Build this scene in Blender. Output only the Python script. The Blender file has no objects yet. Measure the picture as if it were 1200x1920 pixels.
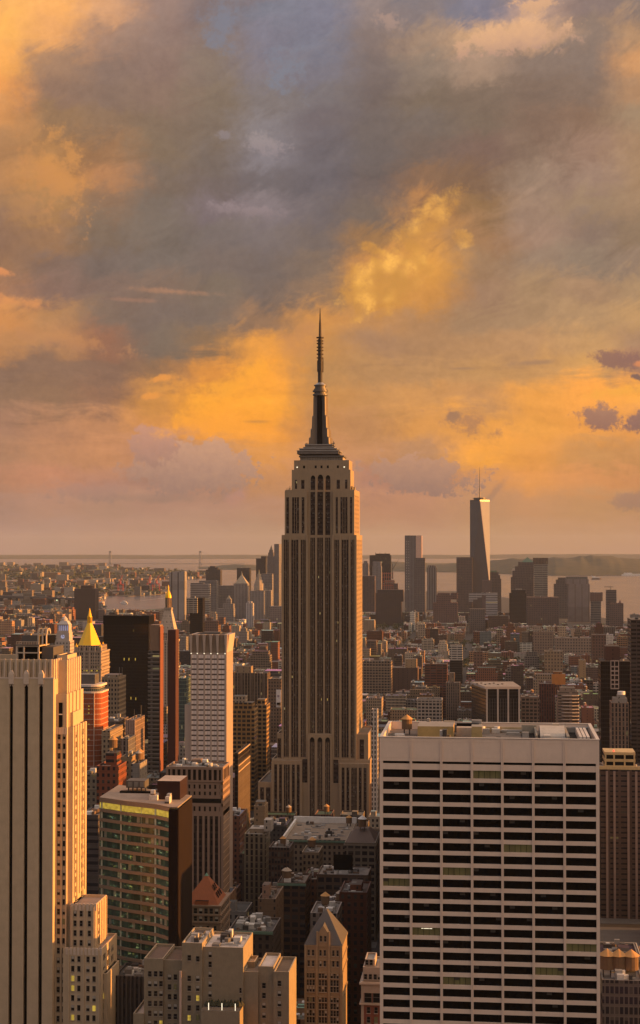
import bpy, math, random
import numpy as np
from mathutils import Vector
R = math.radians
rnd = random.Random(7)
SC = bpy.context.scene
COL = SC.collection

# ---------------------------------------------------------------- camera
F = 2967.0; YAW = R(6.25); PITCH = R(1.197); CZ = 250.0
cam = bpy.data.cameras.new('camera'); camo = bpy.data.objects.new('camera', cam); COL.objects.link(camo)
cam.sensor_fit = 'HORIZONTAL'; cam.sensor_width = 36; cam.lens = 36*F/1200
cam.clip_start = 5; cam.clip_end = 120000
camo.location = (0, 0, CZ); camo.rotation_euler = (R(90)+PITCH, 0, YAW)
SC.camera = camo
FW = Vector((-math.sin(YAW)*math.cos(PITCH), math.cos(YAW)*math.cos(PITCH), math.sin(PITCH)))
RT = Vector((math.cos(YAW), math.sin(YAW), 0)); UP = RT.cross(FW)
def ray(px, py): return FW + RT*((px-600)/F) + UP*((960-py)/F)
def P(px, py, Y):
    d = ray(px, py); t = Y/d.y
    return d.x*t, Y, CZ+d.z*t
def PX(px, Y, py=1300): return P(px, py, Y)[0]
def PZ(py, Y, px=600): return P(px, py, Y)[2]
def G(px, py, z=0.0):
    d = ray(px, py); t = (z-CZ)/d.z
    return d.x*t, d.y*t
def proj(x, y, z):
    v = Vector((x, y, z-CZ)); w = v.dot(FW)
    if w < 1: w = 1
    return 600+F*v.dot(RT)/w, 960-F*v.dot(UP)/w

# ---------------------------------------------------------------- node helpers
def lin(h):
    h = h.lstrip('#'); o = []
    for i in (0, 2, 4):
        c = int(h[i:i+2], 16)/255
        o.append(c/12.92 if c <= .04045 else ((c+.055)/1.055)**2.4)
    return tuple(o)
class NT:
    def __init__(s, nt): s.t = nt; s.n = nt.nodes; s.l = nt.links
    def sock(s, i, v):
        if isinstance(v, bpy.types.NodeSocket): s.l.new(v, i)
        elif isinstance(v, (tuple, list)) and len(v) == 3 and i.type == 'RGBA': i.default_value = (*v, 1)
        elif v is not None: i.default_value = v
    def m(s, op, a, b=None, c=None, clamp=False):
        n = s.n.new('ShaderNodeMath'); n.operation = op; n.use_clamp = clamp
        for i, v in enumerate((a, b, c)):
            if v is not None: s.sock(n.inputs[i], v)
        return n.outputs[0]
    def vm(s, op, a, b=None):
        n = s.n.new('ShaderNodeVectorMath'); n.operation = op
        s.sock(n.inputs[0], a)
        if b is not None: s.sock(n.inputs[1], b)
        return n.outputs[0]
    def mix(s, f, a, b, mode='MIX'):
        n = s.n.new('ShaderNodeMix'); n.data_type = 'RGBA'; n.blend_type = mode
        s.sock(n.inputs[0], f); s.sock(n.inputs[6], a); s.sock(n.inputs[7], b)
        return n.outputs[2]
    def xyz(s, x, y, z=0.0):
        n = s.n.new('ShaderNodeCombineXYZ')
        for i, v in enumerate((x, y, z)): s.sock(n.inputs[i], v)
        return n.outputs[0]
    def sep(s, v):
        n = s.n.new('ShaderNodeSeparateXYZ'); s.sock(n.inputs[0], v); return n.outputs
    def noise(s, v, scale, detail=5, rough=.55, dist=0.0):
        n = s.n.new('ShaderNodeTexNoise'); s.sock(n.inputs['Vector'], v)
        n.inputs['Scale'].default_value = scale; n.inputs['Detail'].default_value = detail
        n.inputs['Roughness'].default_value = rough; n.inputs['Distortion'].default_value = dist
        return n.outputs
    def sstep(s, x, a, b):
        n = s.n.new('ShaderNodeMapRange'); n.interpolation_type = 'SMOOTHSTEP'
        s.sock(n.inputs[0], x); n.inputs[1].default_value = a; n.inputs[2].default_value = b
        n.inputs[3].default_value = 0; n.inputs[4].default_value = 1
        return n.outputs[0]
    def ramp(s, f, stops, interp='LINEAR'):
        n = s.n.new('ShaderNodeValToRGB'); s.sock(n.inputs[0], f); r = n.color_ramp; r.interpolation = interp
        while len(r.elements) < len(stops): r.elements.new(0.5)
        for e, (p, c) in zip(r.elements, stops): e.position = p; e.color = (*c, 1)
        return n.outputs[0]

# ---------------------------------------------------------------- sky (world), by direction: azimuth and elevation
EXPO = 1.0; EV = 2**-EXPO
SUN_EL, SUN_AZ = R(5.0), R(4.0)          # sun stands over the river, square to the west faces
SKY_ROWS = {
 0:   'f4b468 f8b870 e8ae78 a28676 8a7c78 8c8080 84868c 86807f 827e80 828082 8a7e7a 8e7e74 86807e',
 50:  'fcba66 ffba6a dca878 9a8274 867a76 7e8088 80808a 94867e 887e7a 82808a c0a088 8e7c72 8c7c70',
 100: 'ffbc60 eeae6a a88870 947e70 88796f 828088 7e7f88 86786f a48c74 d4ac80 dcb084 8e7c6c b8946e',
 150: 'fab25c a88668 8e7868 90796a 887969 837d80 7e7b80 7c7068 90806e ac9278 8c7a6a 8a796a d09c68',
 200: 'eea458 947862 8c7664 8f7866 867764 827a74 7b7573 786c63 80715f 82715f 826f5e 8a7664 b48e68',
 250: 'd2965a 967858 90765c 86735e 827464 888280 726a69 766c64 7a6e62 7e6e5c 866f5c 8c725c a0886a',
 300: 'b08458 b48654 a07a56 84725c 7c7064 888282 706a6a 726962 78695c 80695a 8a7460 9a7e68 a48666',
 350: 'b88858 cc9252 b8865a 7e6f5f 786c64 726b69 706a6a 746860 8a6c52 866b52 96806a a08670 a88a68',
 400: 'a47e58 b08656 90745a 7a6e60 7e7270 867c7a 746c69 7a6c5e b48250 94744f a28870 9c8468 a48868',
 450: '94745a 9e7a58 82705c 7a6f62 7a7068 7e746e 7a6e64 a07a50 c48e4e a47e58 a48870 8c7866 907a60',
 500: '9c7858 866f5e 7c6e62 7b7064 7c6f64 786c62 82705e c88e4e e0a04c a0805e 968069 92806a 968069',
 550: 'a87c5a 8a7060 846f60 84705f 7e705f 786a5e 94785c d89a4a d0944c a08062 a68864 aa8a68 ac8e68',
 600: 'd49456 b48658 84705e 7c6d60 7e6f60 98785a d09450 c08e58 b48a5e a88864 ac8c66 b49268 c49c68',
 650: 'bc8856 bc8a5a 986e54 7e6f5e 8e7254 e8a048 c89252 a8825e b0885e b88e60 bc9264 cca068 b08c68',
 700: '8a6e58 8e7058 8a6c56 947252 dc9444 ffaa3e b88a54 b88c5a bc905e c4965e c8985e d09e5c a87e62',
 750: '907258 927256 987256 d0924a ffaa38 ffac3a c89050 c49056 d09858 c8945c eca44c ffac4c ffb04a',
 800: 'ac8264 b48460 c08a5e dc9850 ffa83c ffa83c c48c54 c08c58 dc9c52 e8a24c eca44a f0a44c e8a052',
 850: 'b08462 bc8860 c88e60 b8886a cc9258 e09a4e cc905a c48e5e bc8c60 ffae46 e89e4a cc9456 cc9256',
 900: 'b88462 c48864 b8866a ac826c b4866a c88e5e d09260 b88468 b88668 d8965a e89c50 dc9658 d8945a',
 950: 'b0866f bc8c70 b88c70 b88a70 bc8c70 c08c6a c49068 c88e68 c48c68 c89264 d09462 cc9460 c89260',
 1000:'b88c78 b88d76 bc8e74 bc8e72 be9072 be906e c49470 c8946c c8926c c89466 cc9466 cc9466 ca9266',
 1035:'b08874 b08872 b48a72 b68c72 b88c70 ba8e6e c09070 c4926c c4906c c89268 c89268 c69068 c48e68',
}
skm = bpy.data.materials.new('sky'); skm.use_nodes = True
w = NT(skm.node_tree); w.n.clear()
tc = w.n.new('ShaderNodeTexCoord').outputs['Object']
d = w.vm('NORMALIZE', tc); dx, dy, dz = w.sep(d)[:3]
az = w.m('ARCTAN2', dx, dy); el = w.m('ARCSINE', dz)
U = w.m('MULTIPLY_ADD', az, F*1.0, 600+YAW*F)            # angle in units of 1/2967 rad
V = w.m('MULTIPLY_ADD', el, -F, 960+PITCH*F)
uv = w.xyz(w.m('DIVIDE', U, 1000), w.m('DIVIDE', V, 1000))
# slanted copy of the coordinates: the cloud streaks run from lower left to upper right
ca, sa = math.cos(R(28)), math.sin(R(28))
us = w.m('ADD', w.m('MULTIPLY', U, ca/1000), w.m('MULTIPLY', V, -sa/1000))
vs = w.m('ADD', w.m('MULTIPLY', U, sa/1000), w.m('MULTIPLY', V, ca/1000))
sl = w.xyz(w.m('MULTIPLY', us, .45), vs)
flat = w.xyz(w.m('MULTIPLY', U, .3/1000), w.m('DIVIDE', V, 1000), 3.0)
n1 = w.sep(w.noise(uv, 7, 6, .6)[1]); n2 = w.sep(w.noise(uv, 24, 8, .72)[1])
n3 = w.noise(sl, 16, 9, .68, .8)[0]; n4 = w.noise(flat, 18, 9, .68, .5)[0]
n5 = w.noise(uv, 60, 6, .65, .3)[0]
lowb0 = w.sstep(V, 560, 700); shv0 = w.m('ADD', w.m('MULTIPLY', n3, w.m('SUBTRACT', 1, lowb0)), w.m('MULTIPLY', n4, lowb0))
def warp(c, n, k, k2, n2_): return w.m('MULTIPLY_ADD', w.m('SUBTRACT', n, .5), k, w.m('MULTIPLY_ADD', w.m('SUBTRACT', n2_, .5), k2, c))
lowb = w.sstep(V, 560, 700)                              # lower sky: flat bands; upper sky: slanted billows
Uw = w.m('MULTIPLY_ADD', w.m('SUBTRACT', n5, .5), 26, warp(U, n1[0], 90, 90, n2[0]))
Vw = w.m('MULTIPLY_ADD', w.m('SUBTRACT', shv0, .5), 130, warp(V, n1[1], 60, 50, n2[1]))
uf = w.m('DIVIDE', Uw, 1200, clamp=True)
skycol = None; keys = sorted(SKY_ROWS)
for i, k in enumerate(keys):
    cs = SKY_ROWS[k].split(); r = w.ramp(uf, [(j/12, lin(c)) for j, c in enumerate(cs)], 'EASE')
    skycol = r if i == 0 else w.mix(w.sstep(Vw, keys[i-1]+4, k-4), skycol, r)
# billow and streak shading
shv = shv0
amp = w.m('MULTIPLY_ADD', w.sstep(V, 850, 1020), -.36, .60)
mul = w.m('MULTIPLY_ADD', w.m('SUBTRACT', shv, .5), amp, 1.0)
mul = w.m('ADD', mul, w.m('MULTIPLY', w.m('SUBTRACT', n5, .5), w.m('MULTIPLY', amp, .5)))
skycol = w.mix(1.0, skycol, w.xyz(mul, w.m('POWER', mul, 1.05), mul), 'MULTIPLY')
def blob(cx, cy, rx, ry, rot, cols, k1=1.1, k2=.9, soft=.35, stren=1.0, power=1):
    """one cloud: a soft ellipse in azimuth and elevation, its edge broken up by noise; its colour runs from cols[0] (top) to cols[1] (bottom)"""
    global skycol
    c, s_ = math.cos(R(rot)), math.sin(R(rot))
    a = w.m('SUBTRACT', U, cx); b = w.m('SUBTRACT', V, cy)
    x = w.m('ADD', w.m('MULTIPLY', a, c/rx), w.m('MULTIPLY', b, s_/rx))
    y = w.m('ADD', w.m('MULTIPLY', a, -s_/ry), w.m('MULTIPLY', b, c/ry))
    r2 = w.m('SQRT', w.m('ADD', w.m('MULTIPLY', x, x), w.m('MULTIPLY', y, y)))
    e = w.m('SUBTRACT', 1.0, r2)
    e = w.m('ADD', e, w.m('MULTIPLY', w.m('SUBTRACT', n2[2], .5), k1*2))
    e = w.m('ADD', e, w.m('MULTIPLY', w.m('SUBTRACT', n5, .5), k2))
    f = w.m('MULTIPLY', w.sstep(e, 0, soft), stren)
    g = w.m('ADD', w.m('MULTIPLY_ADD', y, .5, .5), w.m('MULTIPLY', w.m('SUBTRACT', n5, .5), .9), clamp=True)
    skycol = w.mix(f, skycol, w.mix(g, lin(cols[0]), lin(cols[1])))
BLOBS = [
 (362, 878, 122, 60, 4, ('cca07e', '9e7c6c'), 1.2, 1.1, .16, .9), (288, 838, 46, 38, 0, ('c8967a', 'a8826e'), 1.2, 1.1, .14, .9),
 (290, 934, 200, 13, 0, ('ac8670', '9c7c68'), 1.2, .8, .8, .6), (170, 922, 95, 26, 0, ('b88c78', 'a07c6c'), 1.4, 1.2, .6, .6),
 (790, 890, 110, 40, 3, ('c49674', '9c7a6a'), 1.5, 1.1, .22, .9), (880, 797, 66, 30, 8, ('b8865c', 'a87c58'), 2.0, 1.2, .8, .85), (850, 786, 24, 14, -30, ('a07a5c', 'a47e5c'), 1.6, 1.2, .6, .85),
 (1120, 787, 46, 26, 4, ('a88068', '8c6a5e'), 1.7, 1.4, .5, .92), (1206, 792, 42, 30, -10, ('987468', '80645c'), 1.5, 1.3, .5, .92),
 (1165, 684, 74, 22, 8, ('946f60', '8c6a5c'), 2.4, 1.3, .8, .9), (1197, 690, 20, 8, 0, ('e89860', 'd08858'), 1.0, .8, .6, .9),
 (1195, 716, 24, 7, 20, ('74605c', '74605c'), 1.0, .8, .5, .9), (1180, 938, 46, 20, -6, ('b08468', 'a47c64'), 1.3, 1.3, .5, .8),
 (480, 791, 42, 5, 0, ('c08848', 'b88448'), .8, .4, 1, .8), (870, 693, 40, 4, 0, ('a88460', 'a08060'), .8, .4, 1, .7),
 (1000, 684, 74, 7, -3, ('a88464', 'a08060'), 1.2, .8, 1, .75), (325, 551, 96, 8, 3, ('ac8468', 'b08664'), 1.0, .7, 1, .8), (250, 568, 80, 6, 2, ('a88068', 'a88064'), 1.0, .7, 1, .5),
 (1000, 47, 46, 17, -4, ('e8b888', 'd0a880'), 2.2, 1.6, .6, .9), (965, 104, 125, 30, -6, ('ecbc88', 'bc9880'), 2.2, 1.6, .7, .85),
 (730, 68, 40, 16, 20, ('b89c88', 'a89080'), 2.2, 1.6, .8, .7), (515, 8, 30, 16, 30, ('d8a888', 'c09880'), 2.0, 1.6, .7, .7),
 (495, 285, 50, 22, -8, ('a09690', '988c8a'), 2.4, 1.8, .9, .75), (455, 402, 80, 15, 2, ('988a88', '8c7e7a'), 2.4, 1.8, .9, .8), (420, 268, 16, 12, 0, ('948a88', '8c8482'), 2, 1.6, .8, .7),
 (535, 150, 50, 50, 40, ('82878f', '7e848e'), 2.0, 1.6, .9, .75), (415, 70, 46, 70, 0, ('80858f', '7f848e'), 2.0, 1.6, 1, .75), (860, 60, 60, 24, 0, ('807f86', '807f86'), 2, 1.5, 1, .6),
 (8, 523, 30, 9, 10, ('e89c60', 'd08c58'), 1.2, .9, .8, .9), (25, 574, 90, 14, 8, ('e89e5c', 'd8945a'), 1.6, 1.2, 1, .75), (110, 348, 90, 60, 60, ('d89a54', 'c48c58'), 2.4, 2.0, .9, .65),
 (60, 410, 70, 30, 30, ('c08e5c', 'b08458'), 2.4, 2.0, .9, .5), (100, 640, 150, 22, 10, ('cc9058', 'b4845c'), 2.2, 1.6, 1, .6),
 (925, 925, 50, 10, -50, ('a88068', '9c7a66'), 1.4, 1.0, .9, .5), (445, 935, 34, 20, -20, ('cc9078', 'c08c74'), 1.4, 1.2, .8, .6), (180, 892, 60, 20, 0, ('cc9068', 'c48c6c'), 1.6, 1.2, .8, .5),
 (430, 735, 175, 34, -32, ('ffb23c', 'ffaa38'), 1.6, 1.0, 1, .8), (420, 800, 130, 26, 2, ('fca838', 'f8a43c'), 1.4, 1.0, 1, .7), (300, 712, 30, 9, -8, ('f0a048', 'e89c4c'), 1.4, 1.2, .7, .8), (285, 745, 32, 8, -4, ('f0a048', 'e89c4c'), 1.4, 1.2, .7, .8),
 (560, 640, 70, 50, -40, ('c88e58', 'c08a58'), 2.0, 1.2, 1, .6), (960, 840, 130, 20, -14, ('f4a848', 'eca44c'), 1.8, 1.2, 1, .7), (1150, 740, 90, 14, -6, ('f8b448', 'f0ac48'), 1.6, 1.2, 1, .7),
]
for b in BLOBS: blob(*b[:5], b[5], *b[6:])
# mammatus: lit pouches hanging under the cloud
vor = w.n.new('ShaderNodeTexVoronoi'); vor.feature = 'SMOOTH_F1'; vor.inputs['Scale'].default_value = 30; vor.inputs['Smoothness'].default_value = .6
w.l.new(w.vm('ADD', uv, w.vm('SCALE', w.noise(uv, 26, 5)[1])), vor.inputs['Vector'])
for nn in w.n:
    if nn.type == 'VECT_MATH' and nn.operation == 'SCALE': nn.inputs['Scale'].default_value = .022
pch = vor.outputs['Distance']
def mamm(cx, cy, rx, ry, rot, s):
    global skycol
    c, s_ = math.cos(R(rot)), math.sin(R(rot))
    a = w.m('SUBTRACT', U, cx); b = w.m('SUBTRACT', V, cy)
    x = w.m('ADD', w.m('MULTIPLY', a, c/rx), w.m('MULTIPLY', b, s_/rx)); y = w.m('ADD', w.m('MULTIPLY', a, -s_/ry), w.m('MULTIPLY', b, c/ry))
    e = w.m('SUBTRACT', 1.0, w.m('SQRT', w.m('ADD', w.m('MULTIPLY', x, x), w.m('MULTIPLY', y, y))))
    e = w.m('ADD', e, w.m('MULTIPLY', w.m('SUBTRACT', n2[2], .5), 1.8))
    f = w.m('MULTIPLY', w.sstep(e, .05, .55), s)
    f = w.m('MULTIPLY', f, w.m('MULTIPLY_ADD', w.sstep(n5, .3, .6), .6, .4))
    skycol = w.mix(f, skycol, w.mix(w.sstep(pch, .12, .72), lin('ffc05a'), lin('cc9448')))
mamm(720, 530, 115, 62, -34, 1.0); mamm(800, 420, 100, 36, -42, .6); mamm(868, 455, 26, 22, 20, .6); mamm(695, 470, 26, 12, 20, .8)
# the rest of the sky (world): physical sky plus sunset cloud, brighter towards the sun
skycol = w.mix(1.0, skycol, w.mix(w.sstep(V, 820, 1000), (1.02, .955, 1.0), (.86, .88, .93)), 'MULTIPLY')
em = w.n.new('ShaderNodeEmission'); w.l.new(skycol, em.inputs[0]); em.inputs[1].default_value = EV
mo = w.n.new('ShaderNodeOutputMaterial'); w.l.new(em.outputs[0], mo.inputs[0])
skm.cycles.emission_sampling = 'NONE'
def sky_dome():
    RAD = 85000.0; a0, a1, na = -32, 20, 52; e0, e1, ne = -.9, 28, 30; vs_ = []; fs = []
    for j in range(ne+1):
        e = R(e0+(e1-e0)*j/ne)
        for i in range(na+1):
            a = R(a0+(a1-a0)*i/na); vs_.append((RAD*math.cos(e)*math.sin(a), RAD*math.cos(e)*math.cos(a), RAD*math.sin(e)))
    for j in range(ne):
        for i in range(na):
            k = j*(na+1)+i; fs.append((k, k+na+1, k+na+2, k+1))
    me = bpy.data.meshes.new('sky'); me.from_pydata(vs_, [], fs); me.materials.append(skm)
    o = bpy.data.objects.new('sky', me); o.location = (0, 0, CZ); COL.objects.link(o); o['kind'] = 'structure'
sky_dome()
world = bpy.data.worlds.new('World'); SC.world = world; world.use_nodes = True
w = NT(world.node_tree); w.n.clear()
d = w.vm('NORMALIZE', w.n.new('ShaderNodeTexCoord').outputs['Generated'])
sky = w.n.new('ShaderNodeTexSky'); sky.sky_type = 'NISHITA'; sky.sun_disc = False
sky.sun_elevation = SUN_EL; sky.sun_rotation = R(90)-SUN_AZ; sky.air_density = 1.4; sky.dust_density = 3
sd = (math.cos(SUN_EL)*math.cos(SUN_AZ), math.cos(SUN_EL)*math.sin(SUN_AZ), math.sin(SUN_EL))
cs_ = w.n.new('ShaderNodeVectorMath'); cs_.operation = 'DOT_PRODUCT'; w.l.new(d, cs_.inputs[0]); cs_.inputs[1].default_value = sd
glow = w.sstep(cs_.outputs['Value'], -.3, 1.0)
cl = w.noise(w.vm('MULTIPLY', d, (1, 1, 3)), 3, 3, .6)[0]
AMB_DIM, AMB_GLOW = (.15, .126, .132), (.47, .31, .195)
rest = w.mix(glow, AMB_DIM, AMB_GLOW)
rest = w.mix(1.0, rest, w.xyz(*[w.m('MULTIPLY_ADD', cl, .9, .55)]*3), 'MULTIPLY')
rest = w.mix(1.0, rest, w.mix(1.0, sky.outputs[0], (.05, .05, .05), 'MULTIPLY'), 'ADD')
hi = w.m('MULTIPLY_ADD', w.sstep(w.sep(d)[2], -.05, .6), .95, .35); rest = w.mix(1.0, rest, w.xyz(hi, hi, hi), 'MULTIPLY')
bg = w.n.new('ShaderNodeBackground'); w.l.new(rest, bg.inputs[0]); bg.inputs[1].default_value = 1.0
wo = w.n.new('ShaderNodeOutputWorld'); w.l.new(bg.outputs[0], wo.inputs[0])

# ---------------------------------------------------------------- sun
sl_ = bpy.data.lights.new('sun', 'SUN'); so = bpy.data.objects.new('sun', sl_); COL.objects.link(so)
sl_.energy = 5.0; sl_.angle = R(.6); sl_.color = (1.0, .40, .08)
so.rotation_euler = Vector(sd).to_track_quat('Z', 'Y').to_euler(); so.location = (3000, 0, 1500)

SC.view_settings.view_transform = 'Standard'; SC.view_settings.look = 'None'; SC.view_settings.exposure = EXPO; SC.view_settings.gamma = 1
SC.cycles.use_denoising = True
SC.cycles.max_bounces = 5; SC.cycles.diffuse_bounces = 3; SC.cycles.glossy_bounces = 2; SC.cycles.volume_bounces = 0; SC.cycles.transmission_bounces = 2
SC.cycles.caustics_reflective = False; SC.cycles.caustics_refractive = False

# ---------------------------------------------------------------- materials
MATS = {}
def mat(name, build):
    if name not in MATS:
        m = bpy.data.materials.new(name); m.use_nodes = True; t = NT(m.node_tree); t.n.clear()
        b = t.n.new('ShaderNodeBsdfPrincipled'); o = t.n.new('ShaderNodeOutputMaterial'); t.l.new(b.outputs[0], o.inputs[0])
        build(t, b); MATS[name] = m
        m.cycles.emission_sampling = 'NONE'
    return MATS[name]
def att(t):
    a = t.n.new('ShaderNodeAttribute'); a.attribute_name = 'wc'; return a.outputs['Color']
def uvn(t): return t.n.new('ShaderNodeUVMap').outputs[0]
def plain(name, c, rough=.85, metal=0, var=.25, scale=.15, spec=.3):
    def f(t, b):
        uv = uvn(t); n = t.noise(uv, scale, 5, .6)[0]; n2 = t.noise(t.vm('MULTIPLY', uv, (1, .12, 1)), scale*6, 3, .6)[0]
        k = t.m('ADD', t.m('MULTIPLY_ADD', n, var*2, 1-var), t.m('MULTIPLY', t.m('SUBTRACT', n2, .5), var))
        t.sock(b.inputs['Base Color'], t.mix(1, c, t.xyz(k, k, k), 'MULTIPLY'))
        b.inputs['Roughness'].default_value = rough; b.inputs['Metallic'].default_value = metal; b.inputs['Specular IOR Level'].default_value = spec
    return mat(name, f)
def facade(name, pu, pv, w0, w1, h0, h1, glass=(.02, .02, .025), lit=.005, blind=.3, bandu=0, rough=.12, wallrough=.85, pair=False, gl2=(.16, .14, .12), fade=1.0):
    """wall with a grid of windows: pu x pv metres per cell, window over w0..w1 by h0..h1 of the cell"""
    def f(t, b):
        uv = uvn(t); u, v = t.sep(uv)[:2]
        cu = t.m('DIVIDE', u, pu); cv = t.m('DIVIDE', v, pv)
        fu = t.m('FRACT', cu); fv = t.m('FRACT', cv)
        if pair:
            g2 = t.m('FRACT', t.m('MULTIPLY', fu, 2)); inu = t.m('MULTIPLY', t.m('GREATER_THAN', g2, w0), t.m('LESS_THAN', g2, w1))
            edge = t.m('LESS_THAN', t.m('ABSOLUTE', t.m('SUBTRACT', fu, .5)), .36); inu = t.m('MULTIPLY', inu, edge)
        else: inu = t.m('MULTIPLY', t.m('GREATER_THAN', fu, w0), t.m('LESS_THAN', fu, w1))
        inv = t.m('MULTIPLY', t.m('GREATER_THAN', fv, h0), t.m('LESS_THAN', fv, h1))
        inw = t.m('MULTIPLY', inu, inv)
        # walls only: roofs carry a uv below zero
        inw = t.m('MULTIPLY', inw, t.m('GREATER_THAN', v, 0))
        wn = t.n.new('ShaderNodeTexWhiteNoise'); wn.noise_dimensions = '2D'
        t.l.new(t.xyz(t.m('FLOOR', cu), t.m('FLOOR', cv)), wn.inputs['Vector']); rv = wn.outputs['Value']; rc = t.sep(wn.outputs['Color'])
        top = t.m('GREATER_THAN', fv, h0+(h1-h0)*.55)
        bl = t.m('MULTIPLY', t.m('LESS_THAN', rv, blind), t.m('MAXIMUM', top, t.m('LESS_THAN', rc[1], .3)))
        gc = t.mix(t.m('MULTIPLY', bl, t.m('MULTIPLY_ADD', rc[0], .8, .2)), glass, gl2)
        n = t.noise(uv, .05, 5, .65)[0]; st = t.noise(t.vm('MULTIPLY', uv, (1, .07, 1)), .9, 3, .6)[0]
        k = t.m('ADD', t.m('MULTIPLY_ADD', n, .5, .75), t.m('MULTIPLY', t.m('SUBTRACT', st, .5), .35))
        band = t.m('MULTIPLY', t.m('LESS_THAN', fv, .1), -.16); k = t.m('ADD', k, band)
        wc = t.mix(1, att(t), t.xyz(k, k, k), 'MULTIPLY')
        t.sock(b.inputs['Base Color'], t.mix(t.m('MULTIPLY', inw, fade), wc, gc))
        t.sock(b.inputs['Roughness'], t.m('MULTIPLY_ADD', inw, rough-wallrough, wallrough))
        t.sock(b.inputs['Specular IOR Level'], t.m('MULTIPLY_ADD', inw, .08, .12))
        lt = t.m('MULTIPLY', t.m('LESS_THAN', t.m('ABSOLUTE', t.m('SUBTRACT', rc[2], .4)), lit/2), inw)
        t.sock(b.inputs['Emission Color'], t.mix(rc[0], (1, .62, .12), (1, .8, .4)))
        t.sock(b.inputs['Emission Strength'], t.m('MULTIPLY', lt, t.m('MULTIPLY_ADD', rc[1], .16, .03)))
    return mat(name, f)
STY = {
 'punch': facade('facade_punched', 3.1, 3.7, .28, .74, .25, .78),
 'pair': facade('facade_paired', 5.2, 3.7, .22, .80, .22, .76, pair=True),
 'loft': facade('facade_loft', 4.4, 4.1, .13, .87, .2, .80),
 'ribbon': facade('facade_ribbon', 9.0, 3.7, .06, .94, .28, .74),
 'piers': facade('facade_piers', 2.9, 3.8, .30, .80, .08, .92, lit=.01),
 'office': facade('facade_office', 1.8, 3.9, .18, .90, .16, .86, lit=.02, blind=.4),
 'glass': facade('facade_glass', 1.6, 3.9, .06, .96, .10, .94, glass=(.05, .07, .075), gl2=(.10, .12, .12), rough=.08, lit=.015),
 'dark': facade('facade_dark', 1.6, 3.9, .10, .92, .16, .90, glass=(.008, .006, .006), gl2=(.02, .016, .012), lit=.002, blind=.3, rough=.15),
 'blank': facade('facade_blank', 7.0, 3.7, .44, .56, .3, .7),
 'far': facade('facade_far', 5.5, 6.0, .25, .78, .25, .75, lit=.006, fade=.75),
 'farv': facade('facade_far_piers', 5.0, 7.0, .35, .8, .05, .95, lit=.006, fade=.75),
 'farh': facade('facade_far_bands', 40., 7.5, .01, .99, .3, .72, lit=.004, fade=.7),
}
def _roof(t, b):
    uv = uvn(t); n = t.noise(uv, .12, 6, .7)[0]; n2 = t.noise(uv, .9, 4, .7)[0]
    k = t.m('ADD', t.m('MULTIPLY_ADD', n, 1.1, .45), t.m('MULTIPLY', t.m('SUBTRACT', n2, .5), .5))
    t.sock(b.inputs['Base Color'], t.mix(1, att(t), t.xyz(k, k, k), 'MULTIPLY')); b.inputs['Roughness'].default_value = .8
ROOF = mat('roofing', _roof)
GLASS = plain('dark_glass', (.010, .009, .009), .1, var=.1, spec=.3)
BLACK = plain('black_recess', (.004, .0035, .004), .5, var=.1, spec=.05)
METAL = plain('weathered_metal', (.12, .11, .105), .5, .3)
SILVER = plain('bright_metal', (.42, .40, .38), .38, .6)
WHITE = plain('white_paint', (.72, .70, .67), .6)
WOOD = plain('tank_wood', (.16, .10, .06), .9, scale=.6)
TANKROOF = plain('tank_roof_felt', (.40, .33, .26), .8)
TANKROOF2 = plain('tank_roof_ochre', (.50, .27, .10), .8)
TAR = plain('tar', (.035, .033, .034), .9)
def litmat(name, c, s):
    def f(t, b):
        b.inputs['Base Color'].default_value = (.1, .08, .04, 1); b.inputs['Emission Color'].default_value = (*c, 1)
        wn = t.noise(uvn(t), .6, 3)[0]; t.sock(b.inputs['Emission Strength'], t.m('MULTIPLY', wn, s*2))
    return mat(name, f)
LITY = litmat('lit_window_yellow', (1, .66, .08), .20)
LITG = litmat('lit_window_dim', (.5, .42, .12), .02)
LAMP = litmat('lamp', (1, .85, .6), .7)
GOLD = plain('gold_leaf', (1.0, .56, .012), .42, .1, var=.08, spec=.5)

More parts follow.
